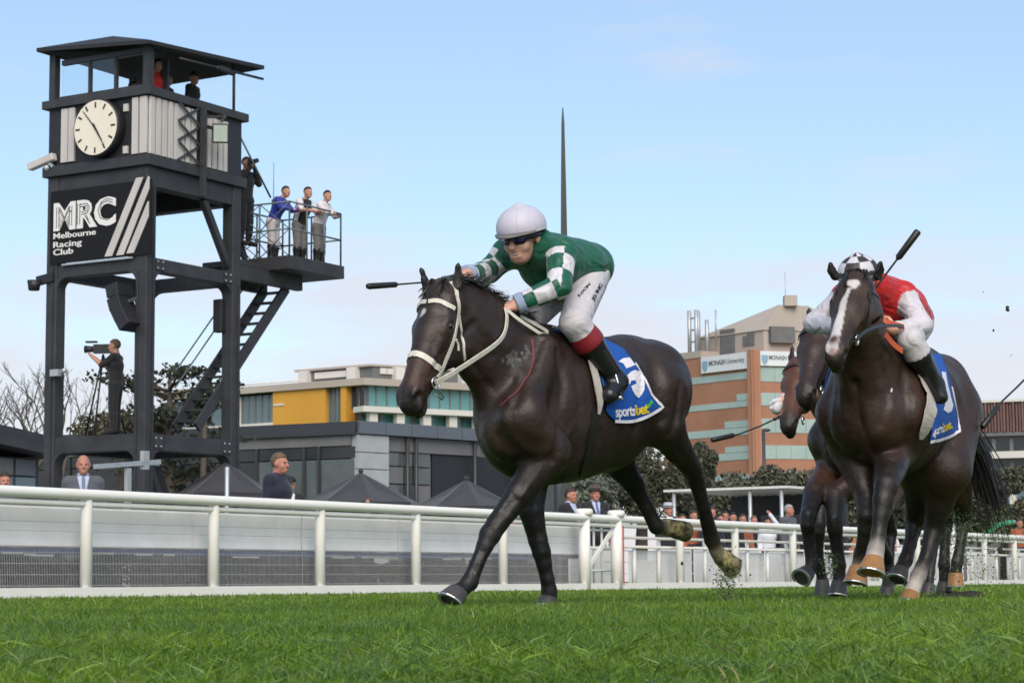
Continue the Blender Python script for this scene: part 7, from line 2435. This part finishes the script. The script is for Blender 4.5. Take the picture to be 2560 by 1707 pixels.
jd1 = dict(pelvis=H1(1452, 690), waist=H1(1425, 676), chest=H1(1372, 655), neck=H1(1335, 612), head=H1(1304, 590),
           sL=H1(1404, 632, .20), sR=H1(1268, 634, -.20), eL=H1(1398, 716, .28), eR=H1(1222, 678, -.27), wL=H1(1290, 762, .11), wR=H1(1166, 688, -.11),
           hL=H1(1472, 706, .10), hR=H1(1420, 700, -.10), kL=H1(1436, 806, .25), kR=H1(1322, 802, -.20), aL=H1(1543, 955, .31), aR=H1(1380, 965, -.30),
           tL=H1(1524, 988, .33), tR=H1(1350, 985, -.30))
J1 = rider(jd1, F1, L1, 1.14, F1 * 0.90 - UP * 0.30 + L1 * 0.16)
J1['pnL'] = -UP * 0.6 - L1 * 0.4; J1['pnR'] = -UP * 0.6 + L1 * 0.4
J1['hdL'] = (H1(1258, 772, .07) - jd1['wL']).normalized(); J1['hdR'] = (H1(1132, 694, -.05) - jd1['wR']).normalized()
tor1 = [(H1(1462, 668), H1(1430, 668), .128, .140, 1.22), (H1(1430, 668), H1(1376, 655), .140, .142, 1.22), (H1(1376, 655), jd1['neck'], .135, .085, 1.25), (jd1['sL'], jd1['sR'], .072, .072, 1.0), (H1(1440, 690), H1(1385, 682), .12, .12, 1.1)]
rj1 = jockey(J1, 'jockey in green silks with white chequered sleeves and white helmet crouched on the leading horse', GREEN, vox=0.0055, checks=(WHITE, GREEN), boot_band=M_REDB, torso_r=tor1)
whip('riding_whip', 'black padded whip pointing left over the ears of the leading horse', [H1(1138, 690, -.06), H1(1060, 706, -.08), H1(996, 711, -.10), H1(918, 716, -.13)], 0.10, 0.009)
# stirrup under the near boot
mb = MB(); c_ = (jd1['aL'] + jd1['tL']) * 0.5 - UP * 0.05
mb.tube([c_ - L1 * 0.055, c_ + L1 * 0.055], 0.010, 6)
tp = c_ + UP * 0.12 + F1 * 0.02
mb.tube([c_ + L1 * 0.055, tp + L1 * 0.03, tp, tp - L1 * 0.03, c_ - L1 * 0.055], 0.006, 6)
mb.build('stirrup', M_STEEL, sd1)
mb = MB(); strap(mb, spline([tp, (tp + H1(1462, 862, .2)) / 2, H1(1456, 850, .18)], 4), 0.02, 0.005, nrm=L1); mb.build('stirrup_leather', M_FLAP, sd1)
# black print down the near thigh
def thigh_print():
    d = (jd1['kL'] - jd1['hL']).normalized()
    bvb = None
    for ch in rj1.children:
        if ch.name.startswith('breeches') and not ch.name.startswith('breeches_leg'):
            w = WLOC[ch.name]; bvb = BVHTree.FromPolygons([tuple(v.co + w) for v in ch.data.vertices], [tuple(p.vertices) for p in ch.data.polygons]); par = ch
    hh = Horse(); hh.bvh = bvb; hh.O, hh.l = O1, L1
    for txt, a, b, hpx in (('JG INC', (1484, 752), (1506, 712), 8), ('3.OCIN', (1448, 744), (1476, 712), 6)):
        v, f = text_mesh(txt, 1.0, 0.0, bold=0.02)
        xs = [p.x for p in v]; x0, x1 = min(xs), max(xs)
        ux, uy = (b[0] - a[0]) / (x1 - x0), (b[1] - a[1]) / (x1 - x0)
        Ln = math.hypot(b[0] - a[0], b[1] - a[1]); nx, ny = (b[1] - a[1]) / Ln, -(b[0] - a[0]) / Ln
        v2 = [(a[0] + ux * (p.x - x0) + nx * p.y / 0.7 * hpx, a[1] + uy * (p.x - x0) + ny * p.y / 0.7 * hpx) for p in v]
        v2, f2 = refine(v2, f, 6)
        decal('breeches_print', hh, v2, f2, 0.003, M_INK, par, bvb)
thigh_print()
# ================================================================== the following horses
A2 = math.radians(25)
F2 = Vector((-math.sin(A2), -math.cos(A2), 0)); L2_ = Vector((math.cos(A2), -math.sin(A2), 0))
def frame(O):
    def G(px, py, s, L): return P(px, py, O.y - F2.y * s + L2_.y * L)
    def Q(s, L, z): return O - F2 * s + L2_ * L + UP * z
    return G, Q
def torso_of(Q, k=1.0):
    return [(Q(s, 0, (zt + zb) / 2 * k), (zt - zb) / 2 * k, w) for s, zt, zb, w in
            [(-.22, 1.30, .81, .70), (-.08, 1.47, .74, .69), (.06, 1.53, .73, .70), (.28, 1.48, .74, .74), (.50, 1.47, .79, .78), (.74, 1.51, .90, .82), (.93, 1.48, 1.00, .88)]]
def haunch_of(Q, k=1.0):
    return [(Q(.95, .14, 1.18 * k), (.24, .165, .29)), (Q(.95, -.14, 1.18 * k), (.24, .165, .29)), (Q(-.29, .09, 1.02 * k), (.13, .105, .155)), (Q(-.29, -.09, 1.02 * k), (.13, .105, .155))]
def shoulder_of(Q, k=1.0):
    o = []
    for y in (-1, 1):
        o += [(Q(-.02, y * .13, 1.36 * k), Q(-.22, y * .20, 1.06 * k), .10, .11), (Q(-.22, y * .20, 1.06 * k), Q(-.06, y * .20, .92 * k), .11, .10)]
    o.append((Q(1.05, 0, 1.40 * k), Q(1.16, 0, 1.30 * k), .08, .05))
    return o

# ------------------------------------------------------------------ second horse: dark bay with blaze
O2 = Vector((2.11, 12.3, 0)); G, Q = frame(O2)
p0, p1 = G(2141, 676, -.72, 0), G(2083, 868, -1.08, 0)
lh2 = Vector((0.955, -0.29, 0.02))
neckc = [(p0 + Vector((0.02, 0.12, -.10)), .125, .70), (P(2152, 800, 11.75), .165, .62), (P(2158, 890, 11.95), .215, .66), (Q(-.15, 0, 1.22), .27, .72)]
amber = dict(rt=.054, rb=.074, m=M_HOOFA)
legs2 = {
 'LF': ([Q(-.22, .18, 1.05), G(2238, 1125, -.08, .18), G(2226, 1172, -.26, .16), G(2215, 1214, -.44, .14), G(2207, 1250, -.47, .13), G(2202, 1290, -.50, .12), G(2196, 1335, -.52, .12), G(2190, 1372, -.54, .12), G(2186, 1394, -.56, .12)],
        [.125, .11, .088, .066, .056, .043, .040, .045, .052], G(2185, 1398, -.57, .12), G(2180, 1434, -.60, .12), dict(rt=.054, rb=.076, m=M_HOOFA)),
 'RF': ([Q(-.22, -.17, 1.03), Q(-.10, -.17, .88), G(2166, 1240, -.25, -.12), G(2167, 1290, -.34, -.11), G(2165, 1320, -.32, -.11), G(2160, 1350, -.28, -.1), G(2153, 1385, -.22, -.10), G(2149, 1408, -.20, -.10), G(2147, 1420, -.20, -.10)],
        [.12, .105, .066, .054, .046, .039, .043, .040, .046], G(2146, 1420, -.2, -.10), G(2141, 1458, -.22, -.10), dict(rt=.050, rb=.068, m=M_HOOFA)),
 'LH': ([Q(.95, .17, 1.15), G(2362, 1175, .62, .22), G(2350, 1245, .72, .19), G(2335, 1312, .78, .16), G(2328, 1345, .76, .155), G(2316, 1390, .70, .14), G(2296, 1440, .62, .12), G(2284, 1468, .58, .12), G(2279, 1480, .57, .12)],
        [.19, .155, .092, .060, .048, .040, .046, .041, .048], G(2279, 1482, .57, .12), G(2273, 1506, .55, .12), dict(rt=.050, rb=.060, m=M_HOOFA)),
 'RH': ([Q(.95, -.16, 1.15), G(2300, 1170, .55, -.18), G(2298, 1240, .70, -.15), G(2288, 1300, .84, -.12), G(2283, 1325, .82, -.12), G(2276, 1360, .76, -.11), G(2264, 1400, .68, -.10), G(2256, 1415, .64, -.1), G(2252, 1424, .62, -.10)],
        [.18, .14, .085, .056, .046, .038, .043, .038, .045], G(2251, 1425, .62, -.1), G(2244, 1452, .58, -.1), dict(rt=.05, rb=.062)),
}
sock = (0.48, 0.42, 0.37)
coat2 = dict(body=(0.036, 0.0185, 0.0115), leg=(0.014, 0.010, 0.0085), fore=(0.024, 0.0145, 0.0105), muzzle=(0.030, 0.018, 0.014), ear=(0.014, 0.010, 0.009), LF=sock, LF_n=2, LH=sock, LH_n=3, RF=(0.33, 0.27, 0.22), RF_n=2)
strokes2 = [([(2205, 900), (2215, 980), (2200, 1060)], .03, -.012), ([(2258, 930), (2268, 1020), (2262, 1110)], .03, -.014), ([(2140, 960), (2145, 1060), (2150, 1140)], .022, -.014),
            ([(2230, 1020), (2240, 1090)], .05, .012), ([(2100, 980), (2110, 1080)], .05, .010), ([(2150, 905), (2138, 960)], .03, -.010), ([(2370, 930), (2400, 1010), (2390, 1090)], .05, .010)]
h2 = build_horse('dark bay racehorse with white blaze and socks galloping second', O2, F2, L2_, torso_of(Q, 1.02), neckc, (p0, p1, lh2), legs2, coat2, (), 0.0115, haunch_of(Q, 1.02), shoulder_of(Q, 1.02), strokes2,
                 ears=[(P(2088, 690, 11.62), P(2074, 655, 11.58)), (P(2194, 690, 11.55), P(2203, 652, 11.52))])
bl = (0.55, 0.51, 0.50)
sp = []
for x, y, r in ((-.020, .10, .016), (-.008, .105, .019), (.006, .105, .018), (.018, .10, .012), (-.012, .125, .014)): sp.append((h2.hp(y, 0.0, -x), r, bl, .008))
for t in np.linspace(.15, .60, 26):
    u = (t - .15) / .45
    sp.append((h2.hp(t, -.004 + .012 * math.sin(u * 3.1), -.010 - .012 * math.sin(u * 3.0)), .004 + .024 * min(1.0, max(0, (u - .08) / .5)) + .004, bl, .007))
sp += [(cast(h2, 2081, 878), .012, (0.42, 0.22, 0.20), .012), (cast(h2, 2062, 815), .014, (0.085, 0.034, 0.018), .03), (cast(h2, 2145, 790), .03, (0.055, 0.033, 0.02), .05),
       (cast(h2, 2150, 1130), .05, (0.036, 0.020, 0.014), .10), (cast(h2, 2250, 1110), .04, (0.045, 0.022, 0.016), .09), (cast(h2, 2400, 960), .05, (0.036, 0.019, 0.013), .12), (cast(h2, 2345, 1240), .04, (0.040, 0.019, 0.012), .08)]
paint(h2, sp)
br2 = thing('bridle', 'black leather bridle with orange rubber reins on the blaze faced horse', 'bridle', tuple(h2.hp(.2, -.1)))
def B2_(nm, pts, w, m=M_STRAPB, **k): return pstrap(h2, nm, pts, w, m, parent=br2, **k)
B2_('browband', [(2090, 686), (2112, 668), (2140, 664), (2166, 672), (2178, 694)], .018, off=.004)
B2_('cheek_piece', [(2178, 694), (2180, 728), (2176, 760), (2171, 790), (2160, 820), (2143, 845)], .016, mirror=True)
B2_('noseband', [(2066, 808), (2084, 806), (2104, 808), (2130, 820)], .016) if False else None
for d in (0, 1):
    c_ = cast(h2, 2136, 850) if d == 0 else mir(cast(h2, 2136, 850), h2.hp(.2, -.1), h2.lh)
    mb = MB(); mb.tube([c_ + (h2.eh * math.cos(a) + h2.nh * math.sin(a)) * .030 + h2.lh * .014 * (1 if d == 0 else -1) for a in np.linspace(0, 2 * math.pi, 17)], .006, 6, caps=False); mb.build('bit_ring', M_STEEL, br2)
mb = MB(); strap(mb, spline([P(2140, 850, 11.25), P(2165, 828, 11.4), P(2200, 816, 11.6), P(2240, 815, 11.8), P(2258, 816, 11.9)], 5), .018, .006, nrm=Vector((.3, -.8, .3))); mb.build('rein', M_STRAPB, br2)
mb = MB(); strap(mb, spline([P(2198, 790, 11.75), P(2215, 805, 11.72), P(2240, 812, 11.85), P(2258, 818, 11.9)], 4), .030, .008, nrm=Vector((.2, -.9, .2))); mb.build('rubber_rein', M_STRAPO, br2)
mb = MB(); strap(mb, spline([P(2212, 836, 11.7), P(2225, 853, 11.75), P(2240, 868, 11.8), P(2254, 878, 11.85)], 4), .034, .008, nrm=Vector((.2, -.9, .2))); mb.build('rubber_rein', M_STRAPO, br2)
B2_('breast_stud', [(2226, 975), (2229, 976)], .022, M_CLOTHW)
roots, dirs = [], []
rs_ = random.Random(9)
dk = Q(1.16, 0, 1.32)
for i in range(360):
    roots.append(dk + L2_ * rs_.uniform(-.04, .04) + UP * rs_.uniform(-.06, .03)); dirs.append(Vector((rs_.gauss(.80, .09), rs_.uniform(.1, .3), rs_.gauss(-.50, .10))))
hair('tail', roots, dirs, .92, h2.root, 5, droop=1.9, width=.012, curl=.22, seg=7)
roots, dirs = [], []
for i in range(220):
    roots.append(h2.hp(rs_.uniform(-.04, .03), -.02, rs_.uniform(-.06, .06))); dirs.append(h2.eh + h2.nh * rs_.uniform(0, .3) + h2.lh * rs_.uniform(-.4, .4))
hair('forelock', roots, dirs, .06, h2.root, 6, droop=.1, width=.008, curl=.3)
sd2 = thing('racing_saddle', 'blue number cloth with white border under the red jockey', 'saddle', tuple(Q(.3, 0, 1.5)))
Fe2 = [(2296, 884), (2306, 930), (2322, 985), (2330, 1040), (2326, 1080), (2321, 1103)]
Be2 = [(2349, 890), (2366, 930), (2378, 985), (2387, 1035), (2395, 1080)]
cl2, cbv2, _n = cloth_over(h2, Fe2, Be2, sd2, nu=10, sag=2)
Z5 = lambda x, y: (1940 + x / 2.529, 540 + y / 2.529)
v2, f2 = fill2d([Z5(*q) for q in ((1043, 985), (1066, 990), (1078, 1060), (1100, 1150), (1114, 1195), (1104, 1232), (1080, 1245), (1055, 1225), (1062, 1200), (1080, 1205), (1084, 1180), (1064, 1120))], 7); decal('number', h2, v2, f2, .006, M_CLOTHW, cl2, cbv2)
cloth_text(h2, 'sports', Z5(976, 1392), Z5(1062, 1358), 19, M_CLOTHW, cl2, cbv2)
cloth_text(h2, 'bet', Z5(1064, 1356), Z5(1112, 1336), 19, M_CLOTHY, cl2, cbv2)
fl = [((2290, 930), 8), ((2306, 960), 16), ((2318, 995), 26), ((2316, 1035), 22), ((2306, 1070), 18), ((2296, 1092), 6)]
P3 = spline([cast(h2, *p) for p, w in fl], 5); ws = np.interp(np.linspace(0, len(fl) - 1, len(P3)), range(len(fl)), [w / 430 * 2.1 for p, w in fl])
mb = MB(); strap(mb, P3, list(ws), .008, h2.bvh, .018); mb.build('saddle_flap', M_FLAP, sd2)

# jockey in red with white sleeves
jd2 = dict(pelvis=G(2268, 800, .42, 0), waist=G(2246, 770, .22, 0), chest=G(2205, 752, -.02, 0), neck=G(2175, 716, -.20, 0), head=G(2146, 700, -.34, 0),
           sL=G(2258, 738, -.02, .20), sR=G(2112, 742, -.02, -.20), eL=G(2304, 812, -.06, .38), eR=G(2034, 808, -.06, -.36), wL=G(2236, 826, -.30, .16), wR=G(2120, 822, -.34, -.10),
           hL=G(2295, 815, .42, .12), hR=G(2236, 815, .42, -.12), kL=PL(2276, 852, O2 + L2_ * .25, L2_), kR=G(2160, 862, .02, -.26), aL=PL(2338, 962, O2 + L2_ * .34, L2_), aR=G(2200, 985, .22, -.33),
           tL=PL(2352, 992, O2 + L2_ * .37, L2_), tR=G(2190, 1010, .02, -.34))
J2 = rider(jd2, F2, L2_, 1.0, F2 * .95 - UP * .3)
J2['hdL'] = (G(2205, 806, -.36, .08) - jd2['wL']).normalized(); J2['hdR'] = (G(2142, 800, -.42, -.03) - jd2['wR']).normalized()
RED = (0.52, 0.010, 0.012); WH2 = (0.58, 0.545, 0.58)
tor2 = [(jd2['pelvis'], jd2['waist'], .12, .125, 1.2), (jd2['waist'], jd2['chest'], .125, .130, 1.2), (jd2['chest'], jd2['neck'], .13, .085, 1.25), (jd2['sL'], jd2['sR'], .070, .070, 1.0)]
jockey(J2, 'jockey in red silks with white sleeves and black and white chequered helmet', RED, WH2, vox=.009, helm=(WH2, (0.035, 0.025, 0.025)), glove=M_GLOVEW, torso_r=tor2)
whip('riding_whip', 'black whip raised beside the red jockey', [G(2142, 784, -.40, -.03), G(2192, 716, -.36, .10), G(2240, 652, -.32, .22), G(2296, 577, -.28, .35)], .08, .012)
whip('riding_whip', 'dark whip slanting in from the right picture edge', [P(2590, 920, 13.2), P(2545, 965, 13.1), P(2505, 1003, 13.0), P(2455, 1068, 12.9)], .05, .011)

# ------------------------------------------------------------------ third and fourth horses, mostly hidden
def pack_horse(label, O, coat, p0, p1, lh, legs, neckr, ears, jl, silk, sleeve, hat, gl, brlab, arm=None, jk=True):
    G, Q = frame(O)
    c0 = p0 + Vector((0.03, 0.14, -.12))
    nb = Q(-.15, 0, 1.22)
    neck = [(c0, .125, .66), (c0 * .62 + nb * .38 - UP * .02, .165, .60), (c0 * .3 + nb * .7, .215, .66), (nb, .27, .72)]
    h = build_horse(label, O, F2, L2_, torso_of(Q), neck, (p0, p1, lh), legs(G, Q), coat, (), .0155, haunch_of(Q), shoulder_of(Q), (), ears=ears)
    roots, dirs = [], []
    dk = Q(1.16, 0, 1.30)
    rr = random.Random(int(O.x * 100))
    for i in range(140):
        roots.append(dk + L2_ * rr.uniform(-.04, .04)); dirs.append(-F2 * .7 - UP * rr.uniform(.5, .9) + L2_ * rr.uniform(-.2, .1))
    hair('tail', roots, dirs, .6, h.root, 4, droop=.9, width=.014, curl=.2, seg=6)
    b = thing('bridle', brlab, 'bridle', tuple(h.hp(.2, -.1)))
    for y in (1, -1):
        pts = [h.hp(.02, -.10, y * .10), h.hp(.20, -.16, y * .11), h.hp(.36, -.15, y * .08), h.hp(.48, -.13, y * .07)]
        mb = MB(); strap(mb, spline(pts, 4), .017, .006, h.bvh, .004); mb.build('cheek_piece', M_STRAPB, b)
        mb = MB(); c_ = h.hp(.50, -.13, y * .075); mb.tube([c_ + (h.eh * math.cos(a) + h.nh * math.sin(a)) * .030 for a in np.linspace(0, 2 * math.pi, 15)], .006, 6, caps=False); mb.build('bit_ring', M_STEEL, b)
    mb = MB(); strap(mb, spline([h.hp(.10, -.08, -.10), h.hp(.10, .0, -.05), h.hp(.10, .01, 0), h.hp(.10, .0, .05), h.hp(.10, -.08, .10)], 4), .018, .006, h.bvh, .004); mb.build('browband', M_STRAPB, b)
    # saddle cloth in the horse's own measure
    s_ = thing('racing_saddle', 'blue saddle cloth with white border on ' + brlab.split(' on ')[1], 'saddle', tuple(Q(.3, 0, 1.5)))
    cloth_over(h, [(.10, 1.50), (.18, 1.25), (.24, .92)], [(.52, 1.46), (.55, 1.2), (.60, .90)], s_, px=False, nu=8, nv=14)
    mb = MB(); mb.tube([Q(.0, 0, 1.56), Q(.15, 0, 1.55), Q(.3, 0, 1.53)], [.03, .06, .05], 8); mb.build('saddle_tree', M_STRAPB, s_)
    loc1 = lambda p: ((p - O1).dot(-F1), (p - O1).dot(L1), p.z)
    jd = {k: Q(*[loc1(p)[0], loc1(p)[1], loc1(p)[2] - .02]) for k, p in jd1.items()}
    if arm: jd.update(arm(G, Q))
    J = rider(jd, F2, L2_, 1.0)
    tor = [(jd['pelvis'], jd['waist'], .12, .125, 1.2), (jd['waist'], jd['chest'], .125, .130, 1.2), (jd['chest'], jd['neck'], .13, .085, 1.25), (jd['sL'], jd['sR'], .068, .068, 1.0)]
    if arm: J['hdR'] = arm(G, Q, True)
    if jk: jockey(J, jl, silk, sleeve, vox=.012, helm=hat, glove=gl[0], torso_r=tor, hides=gl[1])
    return h, J, G
def legs3(G, Q):
    return {
     'RF': ([Q(-.22, -.17, 1.03), Q(-.14, -.17, .90), G(2036, 1232, -.45, -.15), G(2020, 1290, -.66, -.14), G(2019, 1312, -.67, -.14), G(2022, 1350, -.64, -.14), G(2030, 1405, -.62, -.14), G(2026, 1422, -.64, -.14), G(2020, 1430, -.66, -.14)],
            [.12, .105, .072, .052, .047, .038, .042, .038, .045], G(2019, 1430, -.66, -.14), G(2003, 1450, -.72, -.14), dict(rt=.05, rb=.066)),
     'LF': ([Q(-.22, .17, 1.03), Q(-.14, .17, .90), G(2088, 1240, -.35, .08), G(2086, 1300, -.50, .06), G(2087, 1322, -.50, .06), G(2092, 1360, -.48, .05), G(2098, 1412, -.46, .05), G(2098, 1440, -.46, .05), G(2098, 1455, -.46, .05)],
            [.12, .105, .078, .056, .050, .042, .044, .040, .046], G(2098, 1456, -.46, .05), G(2096, 1488, -.48, .05), dict(rt=.05, rb=.060)),
     'LH': ([Q(.95, .17, 1.12), G(2392, 1170, .70, .20), G(2402, 1235, .85, .18), G(2410, 1295, 1.0, .16), G(2408, 1315, 1.0, .16), G(2402, 1355, .95, .15), G(2393, 1405, .9, .14), G(2390, 1425, .9, .14), G(2389, 1432, .9, .14)],
            [.19, .145, .080, .052, .044, .036, .042, .038, .044], G(2389, 1434, .9, .14), G(2390, 1462, .9, .14), dict(rt=.05, rb=.058, m=M_HOOFA)),
     'RH': ([Q(.95, -.17, 1.12), G(2345, 1180, .70, -.20), G(2355, 1240, .85, -.18), G(2366, 1300, 1.0, -.16), G(2365, 1320, 1.0, -.16), G(2362, 1360, .95, -.15), G(2360, 1410, .9, -.14), G(2361, 1440, .9, -.14), G(2362, 1455, .9, -.14)],
            [.19, .145, .080, .052, .044, .036, .042, .038, .044], G(2362, 1456, .9, -.14), G(2362, 1486, .9, -.14), dict(rt=.05, rb=.058))}
O3 = Vector((2.34, 14.33, 0))
coat3 = dict(body=(0.036, 0.018, 0.012), leg=(0.012, 0.009, 0.008), fore=(0.062, 0.026, 0.014), muzzle=(0.020, 0.014, 0.012), head=(0.036, 0.018, 0.012), ear=(0.02, 0.012, 0.010))
h3, J3, G3_ = pack_horse('brown racehorse close behind and left of the blaze faced horse', O3, coat3, P(2040, 796, 13.75), P(2008, 972, 13.40), Vector((.93, -.36, 0)), legs3, 0, None,
                    'jockey in dark silks hidden behind the red jockey', (0.02, 0.02, 0.05), None, 'white', (M_GLOVEB, False), 'black leather bridle on the brown horse third in the pack')
def legs4(G, Q):
    return {
     'RF': ([Q(-.22, -.17, 1.03), Q(-.12, -.17, .90), G(2052, 1245, -.3, -.13), G(2048, 1310, -.40, -.10), G(2047, 1330, -.40, -.1), G(2046, 1370, -.36, -.1), G(2050, 1420, -.30, -.1), G(2054, 1440, -.28, -.1), G(2056, 1450, -.28, -.1)],
            [.12, .105, .072, .052, .047, .038, .042, .038, .045], G(2056, 1450, -.28, -.1), G(2058, 1484, -.26, -.1), dict(rt=.05, rb=.064, mud=True)),
     'LF': ([Q(-.22, .17, 1.03), Q(-.06, .17, .88), Q(-.28, .14, .68), Q(-.42, .12, .52), Q(-.38, .12, .46), Q(-.25, .11, .40), Q(-.12, .11, .32), Q(-.08, .11, .26), Q(-.08, .11, .22)],
            [.12, .105, .072, .052, .047, .038, .042, .038, .045], Q(-.08, .11, .21), Q(-.04, .11, .13), dict(rt=.05, rb=.062)),
     'LH': ([Q(.95, .17, 1.12), Q(.80, .2, .92), Q(1.0, .18, .70), Q(1.18, .16, .52), Q(1.17, .16, .47), Q(1.12, .15, .34), Q(1.05, .14, .20), Q(1.02, .14, .13), Q(1.0, .14, .10)],
            [.19, .145, .080, .052, .044, .036, .042, .038, .044], Q(1.0, .14, .095), Q(.98, .14, .01), dict(rt=.05, rb=.06)),
     'RH': ([Q(.95, -.17, 1.12), Q(.70, -.2, .90), Q(.85, -.18, .70), Q(1.0, -.16, .52), Q(.98, -.16, .47), Q(.92, -.15, .34), Q(.84, -.14, .20), Q(.80, -.14, .13), Q(.78, -.14, .10)],
            [.19, .145, .080, .052, .044, .036, .042, .038, .044], Q(.78, -.14, .095), Q(.76, -.14, .01), dict(rt=.05, rb=.06))}
O4 = Vector((2.80, 16.7, 0))
coat4 = dict(body=(0.060, 0.024, 0.014), leg=(0.014, 0.010, 0.009), fore=(0.05, 0.022, 0.013), muzzle=(0.016, 0.012, 0.011), head=(0.095, 0.035, 0.018), ear=(0.03, 0.015, 0.011))
def arm4(G, Q, hand=False):
    w, e = P(1958, 1000, 15.95), P(2010, 985, 16.25)
    if hand: return (P(1934, 1036, 15.9) - w).normalized()
    return dict(wR=w, eR=e, sR=Q(-.05, -.20, 1.55))
h4, J4, G4_ = pack_horse('chestnut racehorse with dark muzzle at the back of the pack', O4, coat4, P(1996, 888, 16.1), P(1966, 1046, 15.72), Vector((.93, -.36, 0)), legs4, 0, None,
                    'jockey with pink cuff and white glove hidden behind the pack', (0.70, 0.05, 0.2), (0.70, 0.05, 0.2), 'white', (M_GLOVEW, True), 'black leather bridle on the chestnut horse at the back', arm4)
mb = MB(); w_ = J4['wR']; d_ = (J4['wR'] - J4['eR']).normalized(); mb.tube([w_ - d_ * .10, w_ - d_ * .02], [.062, .055], 12); mb.build('pink_cuff', M_PINK, J4.get('root') or [o for o in bpy.data.objects if o.get('label', '').startswith('jockey with pink')][0])
whip('riding_whip', 'dark slim whip held low in the white glove', [P(1940, 1046, 15.9), P(1900, 1065, 15.8), P(1850, 1084, 15.7), P(1779, 1100, 15.6)], .02, .011)

# ------------------------------------------------------------------ turf thrown up by the hooves
M_CLOD = mat('damp_soil', (0.035, 0.028, 0.018), 0.95, var=0.4, scale=30, bump=0.6, bscale=60)
M_TUFT = mat('torn_grass', (0.085, 0.135, 0.04), 0.7, var=0.5, scale=30)
def clod(px, py, Y, r, seed):
    rs = np.random.RandomState(seed); c = P(px, py, Y)
    mb = MB(); mb.ball(c, r, r * .8, r * 1.2, 7, 5)
    for v in mb.v: v += Vector(rs.randn(3)) * r * .28
    for i in range(7):
        d = Vector(rs.randn(3)).normalized(); s_ = d.orthogonal().normalized() * r * .12
        mb.add([c + d * r * .6 - s_, c + d * r * .6 + s_, c + d * r * (1.5 + rs.rand() * 1.4)], [(0, 1, 2)], 1)
    return mb.build('turf_clod', [M_CLOD, M_TUFT], None, c)
for i, (px, py, r, lab) in enumerate(((2519, 772, .013, 'largest flying turf clod high in the right sky'), (2484, 826, .006, 'small turf clod below the largest one in the right sky'), (2459, 730, .003, 'tiny dark turf speck highest in the right sky'),
                                      (2528, 888, .003, 'tiny turf speck above the slatted building'), (2500, 1375, .013, 'turf clod flying right of the black tail tip'), (1705, 1408, .008, 'turf clod falling below the trailing hind hoof'))):
    o = clod(px, py, 12.6, r, i); tag(o, lab, 'turf clod', 'clods of turf in the air')
def spray(cx, cy, sx, sy, Y, n, seed, label, soil=.3, size=.02):
    rs = np.random.RandomState(seed); mb = MB()
    for i in range(n):
        c = P(cx + rs.randn() * sx, cy + rs.randn() * sy, Y + rs.randn() * .25)
        if c.z < .02: c.z = .03 + .05 * rs.rand()
        d = Vector(rs.randn(3)).normalized(); u = d.orthogonal().normalized()
        L_ = size * (.5 + 1.3 * rs.rand()); w = L_ * (.16 + .3 * rs.rand())
        k = 1 if rs.rand() > soil else 0
        if k == 0: w = L_ * .6; L_ *= .55
        q = d.cross(u)
        mb.add([c - d * L_ - u * w * .4, c + u * w, c + d * L_, c - u * w + q * w], [(0, 1, 2), (0, 2, 3)], k)
    o = mb.build('turf_spray', [M_CLOD, M_TUFT], None, P(cx, cy, Y)); tag(o, label, 'turf spray', kind='stuff')
spray(1815, 1455, 17, 34, 12.4, 700, 1, 'torn grass and soil thrown up below the trailing hind hoof', .45, .007)
spray(2400, 1330, 26, 26, 13.6, 480, 2, 'green torn turf flying around the hind legs of the second horse', .1, .0085)
spray(2495, 1325, 30, 26, 13.4, 300, 3, 'green torn turf flying beside the black tail', .1, .0085)
spray(2440, 1430, 60, 45, 13.4, 600, 4, 'scattered soil and grass crumbs low behind the second horse', .5, .007)
spray(2075, 1405, 14, 18, 12.6, 260, 5, 'grass bits around the forelegs of the brown horse', .2, .007)
mb = MB(); c_ = P(2390, 1486, 13.6); mb.ball(Vector((c_.x, c_.y, .0)), .22, .3, .06, 12, 6)
rsx = np.random.RandomState(3)
for v in mb.v: v += Vector(rsx.randn(3)) * .015
tag(mb.build('turf_divot', M_CLOD, None, Vector((c_.x, c_.y, 0))), 'dark torn divot of soil in the grass under the hind legs', 'divot')
